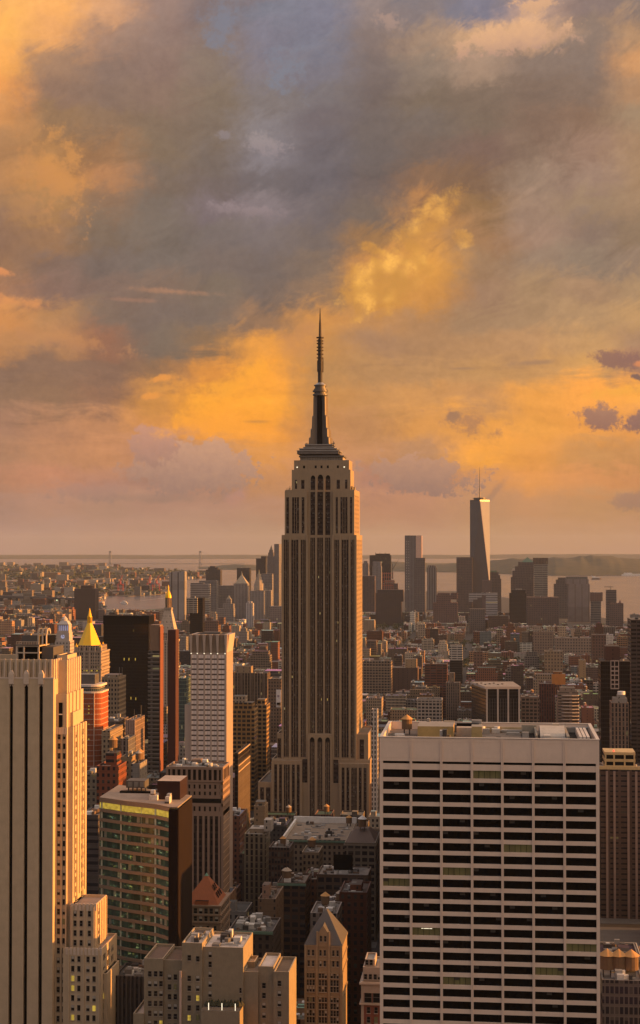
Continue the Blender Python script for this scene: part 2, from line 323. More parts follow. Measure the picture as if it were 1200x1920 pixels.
# ---------------------------------------------------------------- mesh builder
class MB:
    def __init__(s, o=(0, 0, 0)):
        s.o = o; s.v = []; s.f = []; s.mi = []; s.uv = []; s.c = []; s.mats = []; s.col = (.3, .25, .2); s.su = rnd.random()*400; s.marks = []
    def mslot(s, m):
        if m not in s.mats: s.mats.append(m)
        return s.mats.index(m)
    def face(s, pts, m, uvs=None, col=None):
        k = len(s.v); s.v += pts; s.f.append(tuple(range(k, k+len(pts)))); s.mi.append(s.mslot(m))
        if uvs is None: uvs = [(p[0], -abs(p[1])-10) for p in pts]
        s.uv += uvs; s.c += [col or s.col]*len(pts)
    def wallq(s, a, b, z0, z1, m, col=None, u0=0.0):
        L = math.hypot(b[0]-a[0], b[1]-a[1]); u0 += s.su
        s.face([(a[0], a[1], z0), (b[0], b[1], z0), (b[0], b[1], z1), (a[0], a[1], z1)], m, [(u0, z0+500), (u0+L, z0+500), (u0+L, z1+500), (u0, z1+500)], col)
        return L
    def prism(s, pts, z0, z1, m, col=None, roof=None, rcol=None, bottom=False):
        """pts anticlockwise seen from above"""
        s.marks.append(len(s.f)); u = 0.0; n = len(pts)
        for i in range(n):
            u += s.wallq(pts[i], pts[(i+1) % n], z0, z1, m, col, u)
        s.face([(p[0], p[1], z1) for p in pts], roof or m, [(p[0], -abs(p[1])-10) for p in pts], rcol or col)
        if bottom: s.face([(p[0], p[1], z0) for p in reversed(pts)], m, None, col)
    def box(s, x0, x1, y0, y1, z0, z1, m, col=None, roof=None, rcol=None, bottom=False):
        s.prism([(x0, y0), (x1, y0), (x1, y1), (x0, y1)], z0, z1, m, col, roof, rcol, bottom)
    def loft(s, p0, p1, z0, z1, m, col=None, cap=False):
        n = len(p0); u = 0.0
        for i in range(n):
            a, b, c, d_ = p0[i], p0[(i+1) % n], p1[(i+1) % n], p1[i]; L = math.hypot(b[0]-a[0], b[1]-a[1])
            s.face([(*a, z0), (*b, z0), (*c, z1), (*d_, z1)], m, [(u, z0+500), (u+L, z0+500), (u+L, z1+500), (u, z1+500)], col); u += L
        if cap: s.face([(*p, z1) for p in p1], m, None, col)
    def pyr(s, p0, z0, apex, m, col=None):
        n = len(p0)
        for i in range(n):
            a, b = p0[i], p0[(i+1) % n]; L = math.hypot(b[0]-a[0], b[1]-a[1])
            s.face([(*a, z0), (*b, z0), apex], m, [(0, z0+500), (L, z0+500), (L/2, apex[2]+500)], col)
    def ring(s, cx, cy, r, n=12, rot=0): return [(cx+r*math.cos(2*math.pi*(i+rot)/n), cy+r*math.sin(2*math.pi*(i+rot)/n)) for i in range(n)]
    def cyl(s, cx, cy, r, z0, z1, m, col=None, n=12, r1=None, cap=True, rot=.5):
        s.loft(s.ring(cx, cy, r, n, rot), s.ring(cx, cy, r if r1 is None else r1, n, rot), z0, z1, m, col, cap)
    def cone(s, cx, cy, r, z0, z1, m, col=None, n=12, rot=.5): s.pyr(s.ring(cx, cy, r, n, rot), z0, (cx, cy, z1), m, col)
    def parapet(s, x0, x1, y0, y1, z, h, m, col, rm, rcol, t=.5):
        """flat roof at z inside a raised wall up to z+h (outer walls must reach z+h already)"""
        X0, X1, Y0, Y1 = x0+t, x1-t, y0+t, y1-t; zt = z+h
        for q in ([(x0, y0), (x1, y0), (X1, Y0), (X0, Y0)], [(x1, y0), (x1, y1), (X1, Y1), (X1, Y0)], [(x1, y1), (x0, y1), (X0, Y1), (X1, Y1)], [(x0, y1), (x0, y0), (X0, Y0), (X0, Y1)]):
            s.face([(*p, zt) for p in q], ROOF, None, tuple(min(.75, c*1.25+.03) for c in col))
        for a, b in (((X1, Y0), (X0, Y0)), ((X1, Y1), (X1, Y0)), ((X0, Y1), (X1, Y1)), ((X0, Y0), (X0, Y1))):
            s.face([(*a, z), (*b, z), (*b, zt), (*a, zt)], ROOF, None, col)
        s.face([(X0, Y0, z), (X1, Y0, z), (X1, Y1, z), (X0, Y1, z)], rm, None, rcol)
    def pbox(s, x0, x1, y0, y1, z0, z1, m, col, rcol, h=1.1, t=.5):
        """walls, a parapet of height h and a roof behind it"""
        pts = [(x0, y0), (x1, y0), (x1, y1), (x0, y1)]; u = 0
        for i in range(4): u += s.wallq(pts[i], pts[(i+1) % 4], z0, z1, m, col, u)
        s.parapet(x0, x1, y0, y1, z1-h, h, m, col, ROOF, rcol, t)
    def mesh(s, name):
        me = bpy.data.meshes.new(name); o = s.o
        n = len(s.v)
        va = np.array(s.v, dtype=np.float32)-np.array(o, dtype=np.float32)
        ls = np.array([len(f) for f in s.f], dtype=np.int32); st = np.concatenate(([0], np.cumsum(ls)[:-1])).astype(np.int32)
        me.vertices.add(n); me.loops.add(n); me.polygons.add(len(s.f))
        me.vertices.foreach_set('co', va.ravel()); me.loops.foreach_set('vertex_index', np.arange(n, dtype=np.int32))
        me.polygons.foreach_set('loop_start', st); me.polygons.foreach_set('loop_total', ls); me.polygons.foreach_set('material_index', np.array(s.mi, dtype=np.int32))
        u = me.uv_layers.new(name='uv'); u.data.foreach_set('uv', np.array(s.uv, dtype=np.float32).ravel())
        a = me.color_attributes.new('wc', 'FLOAT_COLOR', 'CORNER')
        ca_ = np.ones((n, 4), dtype=np.float32); ca_[:, :3] = np.array(s.c, dtype=np.float32); a.data.foreach_set('color', ca_.ravel())
        for m in s.mats: me.materials.append(m)
        me.update(); me.validate(); return me
    def build(s, name, parent=None, local=False):
        o = bpy.data.objects.new(name, s.mesh(name)); COL.objects.link(o)
        if parent is None: o.location = s.o
        else:
            o.parent = parent
            if not local: o.location = tuple(a-b for a, b in zip(s.o, parent['_o']))
        return o
def tag(o, label=None, cat=None, group=None, kind=None):
    if label: o['label'] = label
    if cat: o['category'] = cat
    if group: o['group'] = group
    if kind: o['kind'] = kind
    return o
ALLROOTS = []
def thing(name, loc, label, cat, group=None):
    o = bpy.data.objects.new(name, None); COL.objects.link(o); o.location = loc; o['_o'] = tuple(loc); o.empty_display_size = 1
    ALLROOTS.append(o)
    return tag(o, label, cat, group)
def part(root, name, fn, label=None):
    m = MB(tuple(root['_o'])); fn(m)
    if not m.f: return None
    o = m.build(name, root)
    if label: o['label'] = label
    return o

def parts(root, name, fn, label=None):
    """like part(), but every box or prism that fn draws becomes a part of its own"""
    m = MB(tuple(root['_o'])); fn(m)
    if not m.f: return
    ends = m.marks[1:]+[len(m.f)]; off = np.concatenate(([0], np.cumsum([len(f) for f in m.f])))
    for a, b in zip(m.marks, ends):
        q = MB(m.o); q.mats = m.mats; va, vb = int(off[a]), int(off[b]); q.v = m.v[va:vb]; q.uv = m.uv[va:vb]; q.c = m.c[va:vb]; q.mi = m.mi[a:b]
        q.f = [tuple(k-va for k in f) for f in m.f[a:b]]; used = sorted(set(q.mi)); q.mats = [m.mats[k] for k in used]; q.mi = [used.index(k) for k in q.mi]
        o = q.build(name, root)
        if label: o['label'] = label

# windows as objects: shared meshes, first 100 as parts, the rest one stuff part
WM = {}
def win_mesh(kind, w, h):
    k = (kind, round(w, 2), round(h, 2))
    if k in WM: return WM[k]
    m = MB((0, 0, 0)); fc = (.16, .14, .12) if kind != 'big' else (.05, .05, .05)
    g = {'dark': GLASS, 'big': GLASS, 'blind': GLASS, 'lit': LITY, 'dim': LITG, 'clear': GLASS}[kind]
    m.face([(-w/2, -.02, 0), (w/2, -.02, 0), (w/2, -.02, h), (-w/2, -.02, h)], g)
    t = .12
    m.box(-w/2-.1, w/2+.1, -.28, -.01, -.22, 0, ROOF, (.34, .28, .22))                  # sill
    for x in ([-w/2, w/2-t] if w < 3 else [-w/2+i*(w-t)/4 for i in range(5)]): m.box(x, x+t, -.10, -.01, 0, h, ROOF, fc)
    m.box(-w/2, w/2, -.09, -.015, h*.5-.05, h*.5+.05, ROOF, fc) if kind != 'big' else None
    if kind == 'blind': m.face([(-w/2+t, -.04, h*.45), (w/2-t, -.04, h*.45), (w/2-t, -.04, h-.05), (-w/2+t, -.04, h-.05)], ROOF, None, (.42, .38, .32))
    if kind == 'dim': pass
    WM[k] = m.mesh('window'); return WM[k]
def windows(root, spots, w, h, mix=(.66, .26, .04, .04), name='window'):
    """spots: list of (x, y, z, face) in world coordinates; face 0 looks at the camera (-y), 1 looks west (+x)"""
    o0 = root['_o']; kinds = ['dark', 'blind', 'lit', 'dim']; r = random.Random(len(spots)*7+int(abs(o0[0])))
    vis = [s_ for s_ in spots if proj(*s_[:3])[1] < 1935 and -10 < proj(*s_[:3])[0] < 1210]; used = root.get('_nw', 0)
    for i, (x, y, z, fc) in enumerate(vis[:max(0, 100-used)]):
        k = r.choices(kinds, mix)[0]
        o = bpy.data.objects.new(name, win_mesh(k, w, h)); COL.objects.link(o); o.parent = root
        o.location = (x-o0[0], y-o0[1], z-o0[2]); o.rotation_euler = (0, 0, R(90)*fc)
        if k == 'lit': o['label'] = 'window lit yellow from inside'
    rest = vis[max(0, 100-used):]; root['_nw'] = min(100, used+len(vis))
    if rest:
        m = MB(tuple(o0))
        for x, y, z, fc in rest:
            k = r.choices(kinds, mix)[0]; g = {'dark': GLASS, 'blind': GLASS, 'lit': LITY, 'dim': LITG}[k]
            if fc == 0:
                m.box(x-w/2-.1, x+w/2+.1, y-.28, y-.01, z-.22, z, ROOF, (.34, .28, .22)); q = [(x-w/2, y-.03, z), (x+w/2, y-.03, z), (x+w/2, y-.03, z+h), (x-w/2, y-.03, z+h)]
                b = [(x-w/2, y-.05, z+h*.5), (x+w/2, y-.05, z+h*.5), (x+w/2, y-.05, z+h), (x-w/2, y-.05, z+h)]
            else:
                m.box(x+.01, x+.28, y-w/2-.1, y+w/2+.1, z-.22, z, ROOF, (.34, .28, .22)); q = [(x+.03, y-w/2, z), (x+.03, y+w/2, z), (x+.03, y+w/2, z+h), (x+.03, y-w/2, z+h)]
                b = [(x+.05, y-w/2, z+h*.5), (x+.05, y+w/2, z+h*.5), (x+.05, y+w/2, z+h), (x+.05, y-w/2, z+h)]
            m.face(q, g)
            if k == 'blind': m.face(b, ROOF, None, (.36, .32, .27))
        tag(m.build(name, root), kind='stuff')

def tank(root, x, y, z, s=1.0, name='water_tank', rm=None):
    """wooden rooftop water tank on steel legs under a conical roof"""
    def f(m):
        for i in range(4):
            a = R(45+90*i); m.box(x+1.5*s*math.cos(a)-.15, x+1.5*s*math.cos(a)+.15, y+1.5*s*math.sin(a)-.15, y+1.5*s*math.sin(a)+.15, z, z+2.2*s, ROOF, (.06, .05, .05))
        m.cyl(x, y, 2.1*s, z+2.2*s, z+6.2*s, WOOD, n=14)
    t = part(root, name, f)
    m = MB(tuple(root['_o'])); m.cone(x, y, 2.45*s, z+6.15*s, z+8.0*s, rm or rnd.choice((TANKROOF, TANKROOF, TANKROOF2)), n=14)
    o = bpy.data.objects.new('tank_roof', m.mesh('tank_roof')); COL.objects.link(o); o.parent = t
    return t
def clutter(root, x0, x1, y0, y1, z, n=5, r=rnd, name='roof_equipment'):
    if y0 < 1300: n = int(n*3)
    def f(m):
        for _ in range(n):
            a = r.uniform(1.2, 4); b = r.uniform(1.2, 4); h = r.uniform(.8, 2.8) if r.random() < .9 else r.uniform(3, 4)
            if x1-x0 < a+2 or y1-y0 < b+2: continue
            x = r.uniform(x0+1, x1-a-1); y = r.uniform(y0+1, y1-b-1)
            c = r.choice(((.3, .29, .28), (.16, .15, .14), (.05, .045, .045), (.62, .6, .57), (.14, .09, .06), (.5, .48, .45)))
            if r.random() < .25: m.prism(m.ring(x+a/2, y+a/2, a*.35, 10), z, z+min(h, a*.7), ROOF, c)
            else: m.box(x, x+a, y, y+b, z, z+h, ROOF, c)
        for _ in range(n//2):                                                            # duct runs
            L = r.uniform(3, 9)
            if x1-x0 < L+2: continue
            x = r.uniform(x0+.5, x1-L-.5); y = r.uniform(y0+1, y1-1.5); m.box(x, x+L, y, y+.5, z+.4, z+.9, ROOF, (.35, .34, .33), bottom=True)
    return (parts if y0 < 1500 else part)(root, name, f)
OCC = []          # (px0, px1, py_top, py_seen_down_to, depth, short name) of the landmark buildings
FOOT = []         # footprints x0, x1, y0, y1
def reg(px0, px1, py0, pyb, Y, short, foot=None):
    OCC.append((px0, px1, py0, pyb, Y, short))
    if foot: FOOT.append(foot)

# ---------------------------------------------------------------- ground, water, far shores
def poly_px(name, pts, z, m, col, h=0):
    mb = MB(); p = [G(*q) for q in pts]
    # make it anticlockwise
    if sum(p[i-1][0]*p[i][1]-p[i][0]*p[i-1][1] for i in range(len(p))) < 0: p.reverse()
    mb.prism(p, z-3, z, m, col); o = mb.build(name); tag(o, kind='structure'); return p
def _water(t, b):
    g = t.n.new('ShaderNodeNewGeometry').outputs['Position']
    n = t.noise(t.vm('MULTIPLY', g, (.004, .0012, 0)), 1, 6, .7)[0]
    b.inputs['Base Color'].default_value = (.12, .125, .155, 1)
    t.sock(b.inputs['Roughness'], t.m('MULTIPLY_ADD', n, .2, .12)); b.inputs['IOR'].default_value = 1.33
    bp = t.n.new('ShaderNodeBump'); bp.inputs['Strength'].default_value = .2; bp.inputs['Distance'].default_value = 1.5
    t.l.new(t.noise(t.vm('MULTIPLY', g, (.05, .02, 0)), 1, 4, .6)[0], bp.inputs['Height']); t.l.new(bp.outputs[0], b.inputs['Normal'])
WATER = mat('harbour_water', _water)
def _asph(t, b):
    g = t.n.new('ShaderNodeNewGeometry').outputs['Position']; n = t.noise(g, .02, 6, .7)[0]
    t.sock(b.inputs['Base Color'], t.mix(n, (.03, .028, .028), (.075, .068, .062))); b.inputs['Roughness'].default_value = .85
ASPH = mat('asphalt_ground', _asph)
def _land(t, b):
    g = t.n.new('ShaderNodeNewGeometry').outputs['Position']; n = t.noise(g, .0022, 7, .7)[0]; n2 = t.noise(g, .012, 5, .7)[0]
    c = t.mix(t.sstep(n, .42, .6), (.03, .035, .018), (.14, .10, .075)); c = t.mix(t.sstep(n2, .5, .7), c, (.22, .16, .12))
    t.sock(b.inputs['Base Color'], c); b.inputs['Roughness'].default_value = .95
LAND = mat('far_land', _land)
def _wood(t, b):
    g = t.n.new('ShaderNodeNewGeometry').outputs['Position']; n = t.noise(g, .006, 7, .7)[0]
    t.sock(b.inputs['Base Color'], t.mix(t.sstep(n, .35, .65), (.022, .03, .016), (.06, .055, .03))); b.inputs['Roughness'].default_value = 1
HILL = mat('wooded_hills', _wood)
SEA_R = 41200
m = MB(); m.face([(-SEA_R, -3000, -2), (SEA_R, -3000, -2), (SEA_R, SEA_R*.995, -2), (-SEA_R, SEA_R*.995, -2)], WATER); tag(m.build('water'), kind='structure')
MAN = [(-400, 1168), (60, 1152), (210, 1146), (320, 1140), (420, 1128), (540, 1116), (700, 1110), (860, 1108), (960, 1122), (1080, 1150), (1180, 1166), (1290, 1180)]
mp = [G(*q) for q in MAN]
m = MB(); pts = [(-5500, 100)]+[(-5500, mp[0][1])]+mp+[(mp[-1][0], 100)]; pts.reverse(); m.prism(pts, -3, .0, ASPH); tag(m.build('ground'), kind='structure')
BK1 = [(-200, 1146), (60, 1143), (175, 1140), (180, 1119), (215, 1116), (240, 1118), (300, 1114), (318, 1107), (300, 1103), (230, 1101), (150, 1098), (60, 1098), (-200, 1098)]
BK2 = [(-200, 1097.5), (60, 1096), (150, 1092.5), (200, 1090.5), (270, 1088), (345, 1086), (385, 1083), (380, 1080), (300, 1073), (200, 1066), (100, 1063.5), (-200, 1062)]
poly_px('land', BK1, .5, LAND, (.2, .2, .2)); poly_px('land', BK2, .5, LAND, (.2, .2, .2))
poly_px('land', [(430, 1092), (560, 1092), (600, 1084), (520, 1080), (440, 1084)], .5, LAND, (.2, .2, .2)) if False else None
def hills(name, prof, base, depth, seed, rough=.12):
    """a wooded ridge: prof = (px, py of the crest), base = (px, py of the shore)"""
    r = random.Random(seed); ip = lambda x, t: float(np.interp(x, [a for a, _ in t], [b for _, b in t]))
    x0, x1 = prof[0][0], prof[-1][0]; nx = 160; ny = 9; vs_ = []; fs = []
    ph = [r.uniform(0, 6.28) for _ in range(12)]
    for i in range(nx+1):
        px = x0+(x1-x0)*i/nx; gx, gy = G(px, ip(px, base)); cy = ip(px, prof)
        for j in range(ny+1):
            t = j/ny; Y = gy+depth*t
            top = PZ(cy, gy+depth*.7, px); X = PX(px, Y, 1060)
            wob = sum(math.sin(px*.02*(k+1)*1.7+ph[k]+t*5*(k % 3))/(k+1) for k in range(12))*rough
            h = max(top, 5)*(math.sin(min(1, t/.7)*math.pi/2)**.8 if t < .7 else math.cos((t-.7)/.3*math.pi/2)*.999+.001)
            vs_.append((X, Y, max(.6, h*(1+wob*(.3+.7*(1-abs(t-.5)))*(t < .95))+.5)))
    for i in range(nx):
        for j in range(ny):
            k = i*(ny+1)+j; fs.append((k, k+ny+1, k+ny+2, k+1))
    me = bpy.data.meshes.new(name); me.from_pydata(vs_, [], fs); me.materials.append(HILL)
    for p in me.polygons: p.use_smooth = True
    o = bpy.data.objects.new(name, me); COL.objects.link(o); o['kind'] = 'structure'
    return o
hills('hills', [(-150, 1042), (0, 1041), (150, 1040), (300, 1041), (440, 1040), (520, 1040), (680, 1041), (800, 1040), (900, 1040.5), (1000, 1038.5), (1150, 1039), (1350, 1039)], [(-150, 1048), (1350, 1047)], 4000, 1, .05)
hills('hills', [(372, 1063.5), (420, 1060), (470, 1058.5), (530, 1059), (600, 1058)], [(372, 1066), (460, 1069), (600, 1069)], 1500, 2)
hills('hills', [(640, 1058), (690, 1057), (740, 1054), (800, 1055), (880, 1056), (915, 1053), (950, 1049), (976, 1046.5), (1030, 1045.5), (1080, 1044), (1130, 1043.5), (1200, 1046), (1350, 1048)],
      [(640, 1069), (740, 1071), (860, 1073), (950, 1076), (1040, 1079), (1200, 1078.5), (1350, 1078)], 2600, 3, .07)

# ---------------------------------------------------------------- landmark towers, near ones modelled in full
LIME = (.32, .238, .16); PINKW = (.62, .50, .44); TAN = (.36, .27, .19)
def W(px, Y, py=1300): return PX(px, Y, py)

# --- the spired skyscraper in the middle
def spired_tower():
    Y = 1290; cx = W(600, Y); s = F/Y
    X = lambda px: W(px, Y); Z = lambda py: PZ(py, Y)
    t = thing('skyscraper', (cx, Y+30, 0), 'tall limestone skyscraper with setbacks, silver mast and antenna spire, west face lit orange', 'skyscraper')
    reg(484, 716, 580, 1545, Y, 'spired tower', (X(480), X(722), Y-5, Y+70))
    body = facade('limestone_wall', 9000., 900., .1, .101, .1, .101)
    strip = facade('dark_window_strip', 1.05, 3.72, .14, .86, .30, .80, glass=(.018, .014, .014), gl2=(.38, .34, .3), lit=.004, blind=.28, fade=1, rough=.2)
    SPC = (.05, .034, .03)
    tiers = [  # px0, px1, py top, front inset, depth
        (484, 714, 1468, 0, 66), (510, 694, 1424, .6, 63), (519, 690, 1376, 2.2, 60), (528, 668, 1003, 4.0, 56), (533, 664, 918, 5.0, 50)]
    prev = 0
    for i, (a, b, py, ins, dep) in enumerate(tiers):
        z = Z(py)
        part(t, 'tower_stage', lambda m: m.pbox(X(a), X(b), Y+ins, Y+ins+dep, prev if i else 0, z, body, LIME, (.12, .10, .08), 1.3, .8))
        prev = z-1.4
    for a, b, py, ins, dep in ((545, 656, 880, 6.5, 32), (549, 653, 862, 7.5, 30)):
        z = Z(py); part(t, 'tower_stage', lambda m: m.box(X(a), X(b), Y+ins, Y+ins+dep, prev, z, body, LIME, ROOF, (.2, .18, .16))); prev = z-.3
    # centre bay is set back between two wings: the wings stand proud of it
    def wing(px0, px1, pyt, pyb, y, d_=2.6):
        part(t, 'wing', lambda m: m.box(X(px0), X(px1), y-d_, y-.02, Z(pyb), Z(pyt), body, LIME, ROOF, (.3, .25, .2)))
        return y-d_
    # window strips: (px0, px1, py top, py bottom, y plane)
    yA = wing(528, 577, 1003, 1600, Y+4.0); wing(622, 668, 1003, 1600, Y+4.0)
    yB = wing(533, 575, 920, 1004, Y+5.0); wing(624, 664, 920, 1004, Y+5.0)
    yC = wing(510, 566, 1426, 1600, Y+.6, 2.0); wing(637, 692, 1430, 1600, Y+.6, 2.0)
    def strips(lst, pyt, pyb, y, arch=0):
        for a, b in lst:
            part(t, 'window_strip', lambda m: m.box(X(a), X(b), y-.12, y-.03, Z(pyb), Z(pyt), strip, SPC, strip, SPC))
            if arch:
                def f(m):
                    cxx = (X(a)+X(b))/2; rr = (X(b)-X(a))/2; z0 = Z(pyt)
                    pts = [(cxx+rr*math.cos(math.pi*k/10), z0+rr*1.5*math.sin(math.pi*k/10)) for k in range(11)]
                    m.face([(p[0], y-.1, p[1]) for p in pts], BLACK)
                part(t, 'arch', f)
    def piers(lst, pyt, pyb, y, w_=.5, pr=.75):
        for c in lst:
            part(t, 'pier', lambda m: m.box(X(c)-w_, X(c)+w_, y-pr, y-.03, Z(pyb), Z(pyt), body, LIME, body, LIME))
    L = [(532, 540.5), (546, 558.5), (564, 572.5)]; Rr = [(627, 635), (640.5, 653), (657.5, 664)]
    strips(L+Rr, 1012, 1420, yA); strips([(536, 541), (547, 560), (565, 570)]+[(629, 633), (638, 651), (656, 660)], 932, 1000, yB)
    C = [(581, 589.5), (594, 604.5), (609, 618)]
    strips(C, 1008, 1376, Y+4.0); strips(C, 922, 1003, Y+5.0); strips(C, 897, 918, Y+6.5, 1)
    strips([(551, 555), (563, 569), (630, 636), (646, 650)], 899, 916, Y+6.5)
    piers([534.8, 538, 550, 554.5, 567, 569.8, 629.5, 632.5, 644.5, 649, 660, 662.5], 1012, 1420, yA, .14, .35)
    piers([543.3, 561.2, 638, 655.2], 1004, 1424, yA, .75, .7); piers([529.6, 575.4, 623.8, 666.6], 1004, 1424, yA, .9, .8)
    piers([591.8, 606.8], 897, 1376, Y+4.0, .75, .8); piers([583.8, 586.6, 597.4, 601, 612, 615], 1008, 1376, Y+4.0, .14, .35)
    piers([551.3, 555.5, 642.3, 646.6], 932, 1000, yB, .14, .35)
    # arches and lower shaft
    part(t, 'arcade', lambda m: m.box(X(577), X(622), Y-.6, Y+3.9, 0, Z(1377), body, LIME, ROOF, LIME))
    strips([(581, 590), (595.5, 604.5), (610, 619)], 1389, 1600, Y-.6, 1); piers([583.8, 587, 598.4, 601.6, 613, 616], 1392, 1600, Y-.6, .14, .3)
    strips([(567, 576), (625, 634)], 1424, 1600, Y+.55)
    strips([(515, 520), (524, 529), (533, 543.5), (548, 553), (557, 562)], 1434, 1600, yC); strips([(641, 646), (650, 655), (659, 669), (673, 678), (682, 687)], 1438, 1600, yC)
    piers([522, 531, 545.8, 555, 648, 657, 671, 680], 1432, 1600, yC, .7, .7); piers([511.6, 564.8, 638.6, 690.6], 1430, 1600, yC, .9, .7)
    piers([536.3, 540, 662.2, 665.8], 1434, 1600, yC, .14, .3)
    strips([(520, 526), (674, 682)], 1386, 1422, Y+2.2); strips([(488, 495), (499, 507), (698, 703), (706, 711)], 1478, 1600, Y)
    # west side window strips; paler spandrels carry the sunlit glow in their colour
    def wside(px, pyt, pyb, y0, n, st):
        for k in range(n):
            x = X(px); yy = y0+3+k*st
            part(t, 'window_strip', lambda m: m.box(x+.03, x+.06, yy, yy+st*.3, Z(pyb), Z(pyt), strip, (.30, .22, .15), strip, SPC))
            part(t, 'pier', lambda m: m.box(x+.03, x+.10, yy+st*.55, yy+st*.9, Z(pyb), Z(pyt), body, LIME, body, LIME))
    wside(668, 1012, 1370, Y+4, 7, 7.4); wside(664, 928, 1000, Y+5, 5, 8.6)
    # crown: observation deck, stepped metal base, winged mast, drums, antenna
    yc = Y+22; GREY = (.10, .085, .075); XF, ZF = X, Z; X = lambda px: W(px, yc, 800); Z = lambda py: PZ(py, yc)
    def deck(m):
        m.box(XF(560), XF(641), Y+9, Y+32, prev, ZF(856), ROOF, (.30, .25, .2), ROOF, (.25, .22, .2))
        for k in range(26): x = XF(562)+(XF(639)-XF(562))*k/25; m.box(x-.12, x+.12, Y+8.6, Y+8.9, prev, ZF(855), METAL)
        m.box(XF(558), XF(643), Y+8, Y+33, ZF(856), ZF(853), METAL, GREY)
    part(t, 'observation_deck', deck)
    def steps(m):
        SD = plain('mast_metal', (.15, .125, .11), .5, .2)
        for a, b, p, q in ((561, 638, 853, 846), (565, 634, 846, 842), (572, 628, 842, 839), (575, 625, 839, 834)):
            m.box(X(a), X(b), yc-(X(b)-X(a))*.42, yc+(X(b)-X(a))*.42, Z(p), Z(q), SD, GREY); m.box(X(a)-.4, X(b)+.4, yc-(X(b)-X(a))*.42-.4, yc+(X(b)-X(a))*.42+.4, Z(q)-.7, Z(q)-.1, SILVER)
    part(t, 'stepped_base', steps)
    def mast(m):
        r = (X(610)-X(590))/2; xx = X(600.5); m.cyl(xx, yc, r*.92, Z(834), Z(738), BLACK, n=16, r1=r*.86)
        m.box(xx-1.5, xx+1.5, yc-r*1.12, yc-r*.7, Z(834), Z(742), BLACK)
        for k in range(8):
            a = 2*math.pi*k/8+math.pi/8; c, s_ = math.cos(a), math.sin(a)
            for k2 in (-.22, .22): m.box(xx+r*math.cos(a+k2)-.35, xx+r*math.cos(a+k2)+.35, yc+r*math.sin(a+k2)-.35, yc+r*math.sin(a+k2)+.35, Z(834), Z(742), plain('mast_metal', (.15, .125, .11), .5, .2))
    part(t, 'mooring_mast', mast)
    def fins(m):
        xx = X(600.5)
        for sx in (-1, 1):
            for sy in (-1, 1):
                prof = [(9.4, 836), (9.2, 822), (8.0, 820), (7.8, 806), (6.9, 803), (6.6, 782), (5.7, 779), (5.5, 744), (2.2, 742), (2.2, 836)]
                MS = plain('mast_metal', (.15, .125, .11), .5, .2); a = [(xx+sx*d_*.95, yc+sy*d_*.72, Z(p)) for d_, p in prof]; b = [(q[0]+sy*sx*.9, q[1]-.9, q[2]) for q in a]
                m.face(a, MS); m.face(b[::-1], MS)
                for k in range(len(a)-1): m.face([a[k], b[k], b[k+1], a[k+1]], MS)
    part(t, 'mast_fin', fins)
    def drum(m):
        xx = X(600.5); r = (X(613)-X(588))/2
        for p, q, k in ((742, 739, 1.12), (739, 735, .9), (735, 733, 1.15), (733, 729, .95), (729, 724, .8), (724, 722, .95)): m.cyl(xx, yc, r*k, Z(p), Z(q), METAL, n=20)
        m.cyl(xx, yc, r*.9, Z(722), Z(717), SILVER, n=20, r1=r*.3)
        for k in range(20): a = 6.283*k/20; m.box(xx+r*1.1*math.cos(a)-.1, xx+r*1.1*math.cos(a)+.1, yc+r*1.1*math.sin(a)-.1, yc+r*1.1*math.sin(a)+.1, Z(733), Z(731), METAL)
    part(t, 'mast_drum', drum)
    AM = plain('antenna_steel', (.05, .04, .035), .7)
    def ant(m):
        xx = X(600.2)
        m.cyl(xx, yc, 2.0, Z(718), Z(676), AM, (.1, .1, .1), n=8, r1=1.9); m.cyl(xx, yc, 2.6, Z(697), Z(676), AM, n=8); m.cyl(xx, yc, 1.9, Z(676), Z(636), AM, n=8)
        for p in (672, 665, 658, 652, 645, 640, 634): m.cyl(xx, yc, 3.0 if p > 636 else 3.3, Z(p), Z(p)+.8, AM, n=8)
        m.box(xx+2.4, xx+2.8, yc-.2, yc+.2, Z(697), Z(674), AM); m.box(xx+.5, xx+2.8, yc-.2, yc+.2, Z(697)-.4, Z(697), AM); m.box(xx+.5, xx+2.8, yc-.2, yc+.2, Z(674), Z(674)+.4, AM)
        m.cyl(xx, yc, 1.3, Z(636), Z(606), AM, n=6, r1=1.0); m.cyl(xx, yc, .9, Z(606), Z(592), AM, n=6, r1=.5); m.cyl(xx, yc, .6, Z(592), Z(578), AM, n=5, r1=.2)
    part(t, 'antenna', ant)
    def gear(m):
        r = random.Random(5)
        for k in range(46):
            px = r.choice((r.uniform(561, 578), r.uniform(624, 641), r.uniform(575, 582), r.uniform(618, 628))); x = X(px); yy = yc+r.uniform(-10, 4); z = Z(853) if px < 573 or px > 628 else Z(839)
            h = r.uniform(1, 5); m.box(x-.12, x+.12, yy-.12, yy+.12, z, z+h, METAL); m.box(x-r.uniform(.3, .9), x+r.uniform(.3, .9), yy-.3, yy+.3, z+h*.5, z+h*.5+r.uniform(.4, 1.2), METAL, (.3, .3, .3))
        for k in range(26):
            px = r.uniform(640, 664); m.cyl(XF(px), Y+8+r.uniform(0, 5), r.uniform(.3, .9), ZF(918), ZF(918)+r.uniform(1, 4), WHITE if r.random() < .4 else METAL, n=8)
        for k in range(10): px = r.uniform(535, 545); m.box(XF(px)-.1, XF(px)+.1, Y+7, Y+7.2, ZF(918), ZF(918)+r.uniform(1, 4), METAL)
    part(t, 'roof_antennas', gear)
    X, Z = XF, ZF
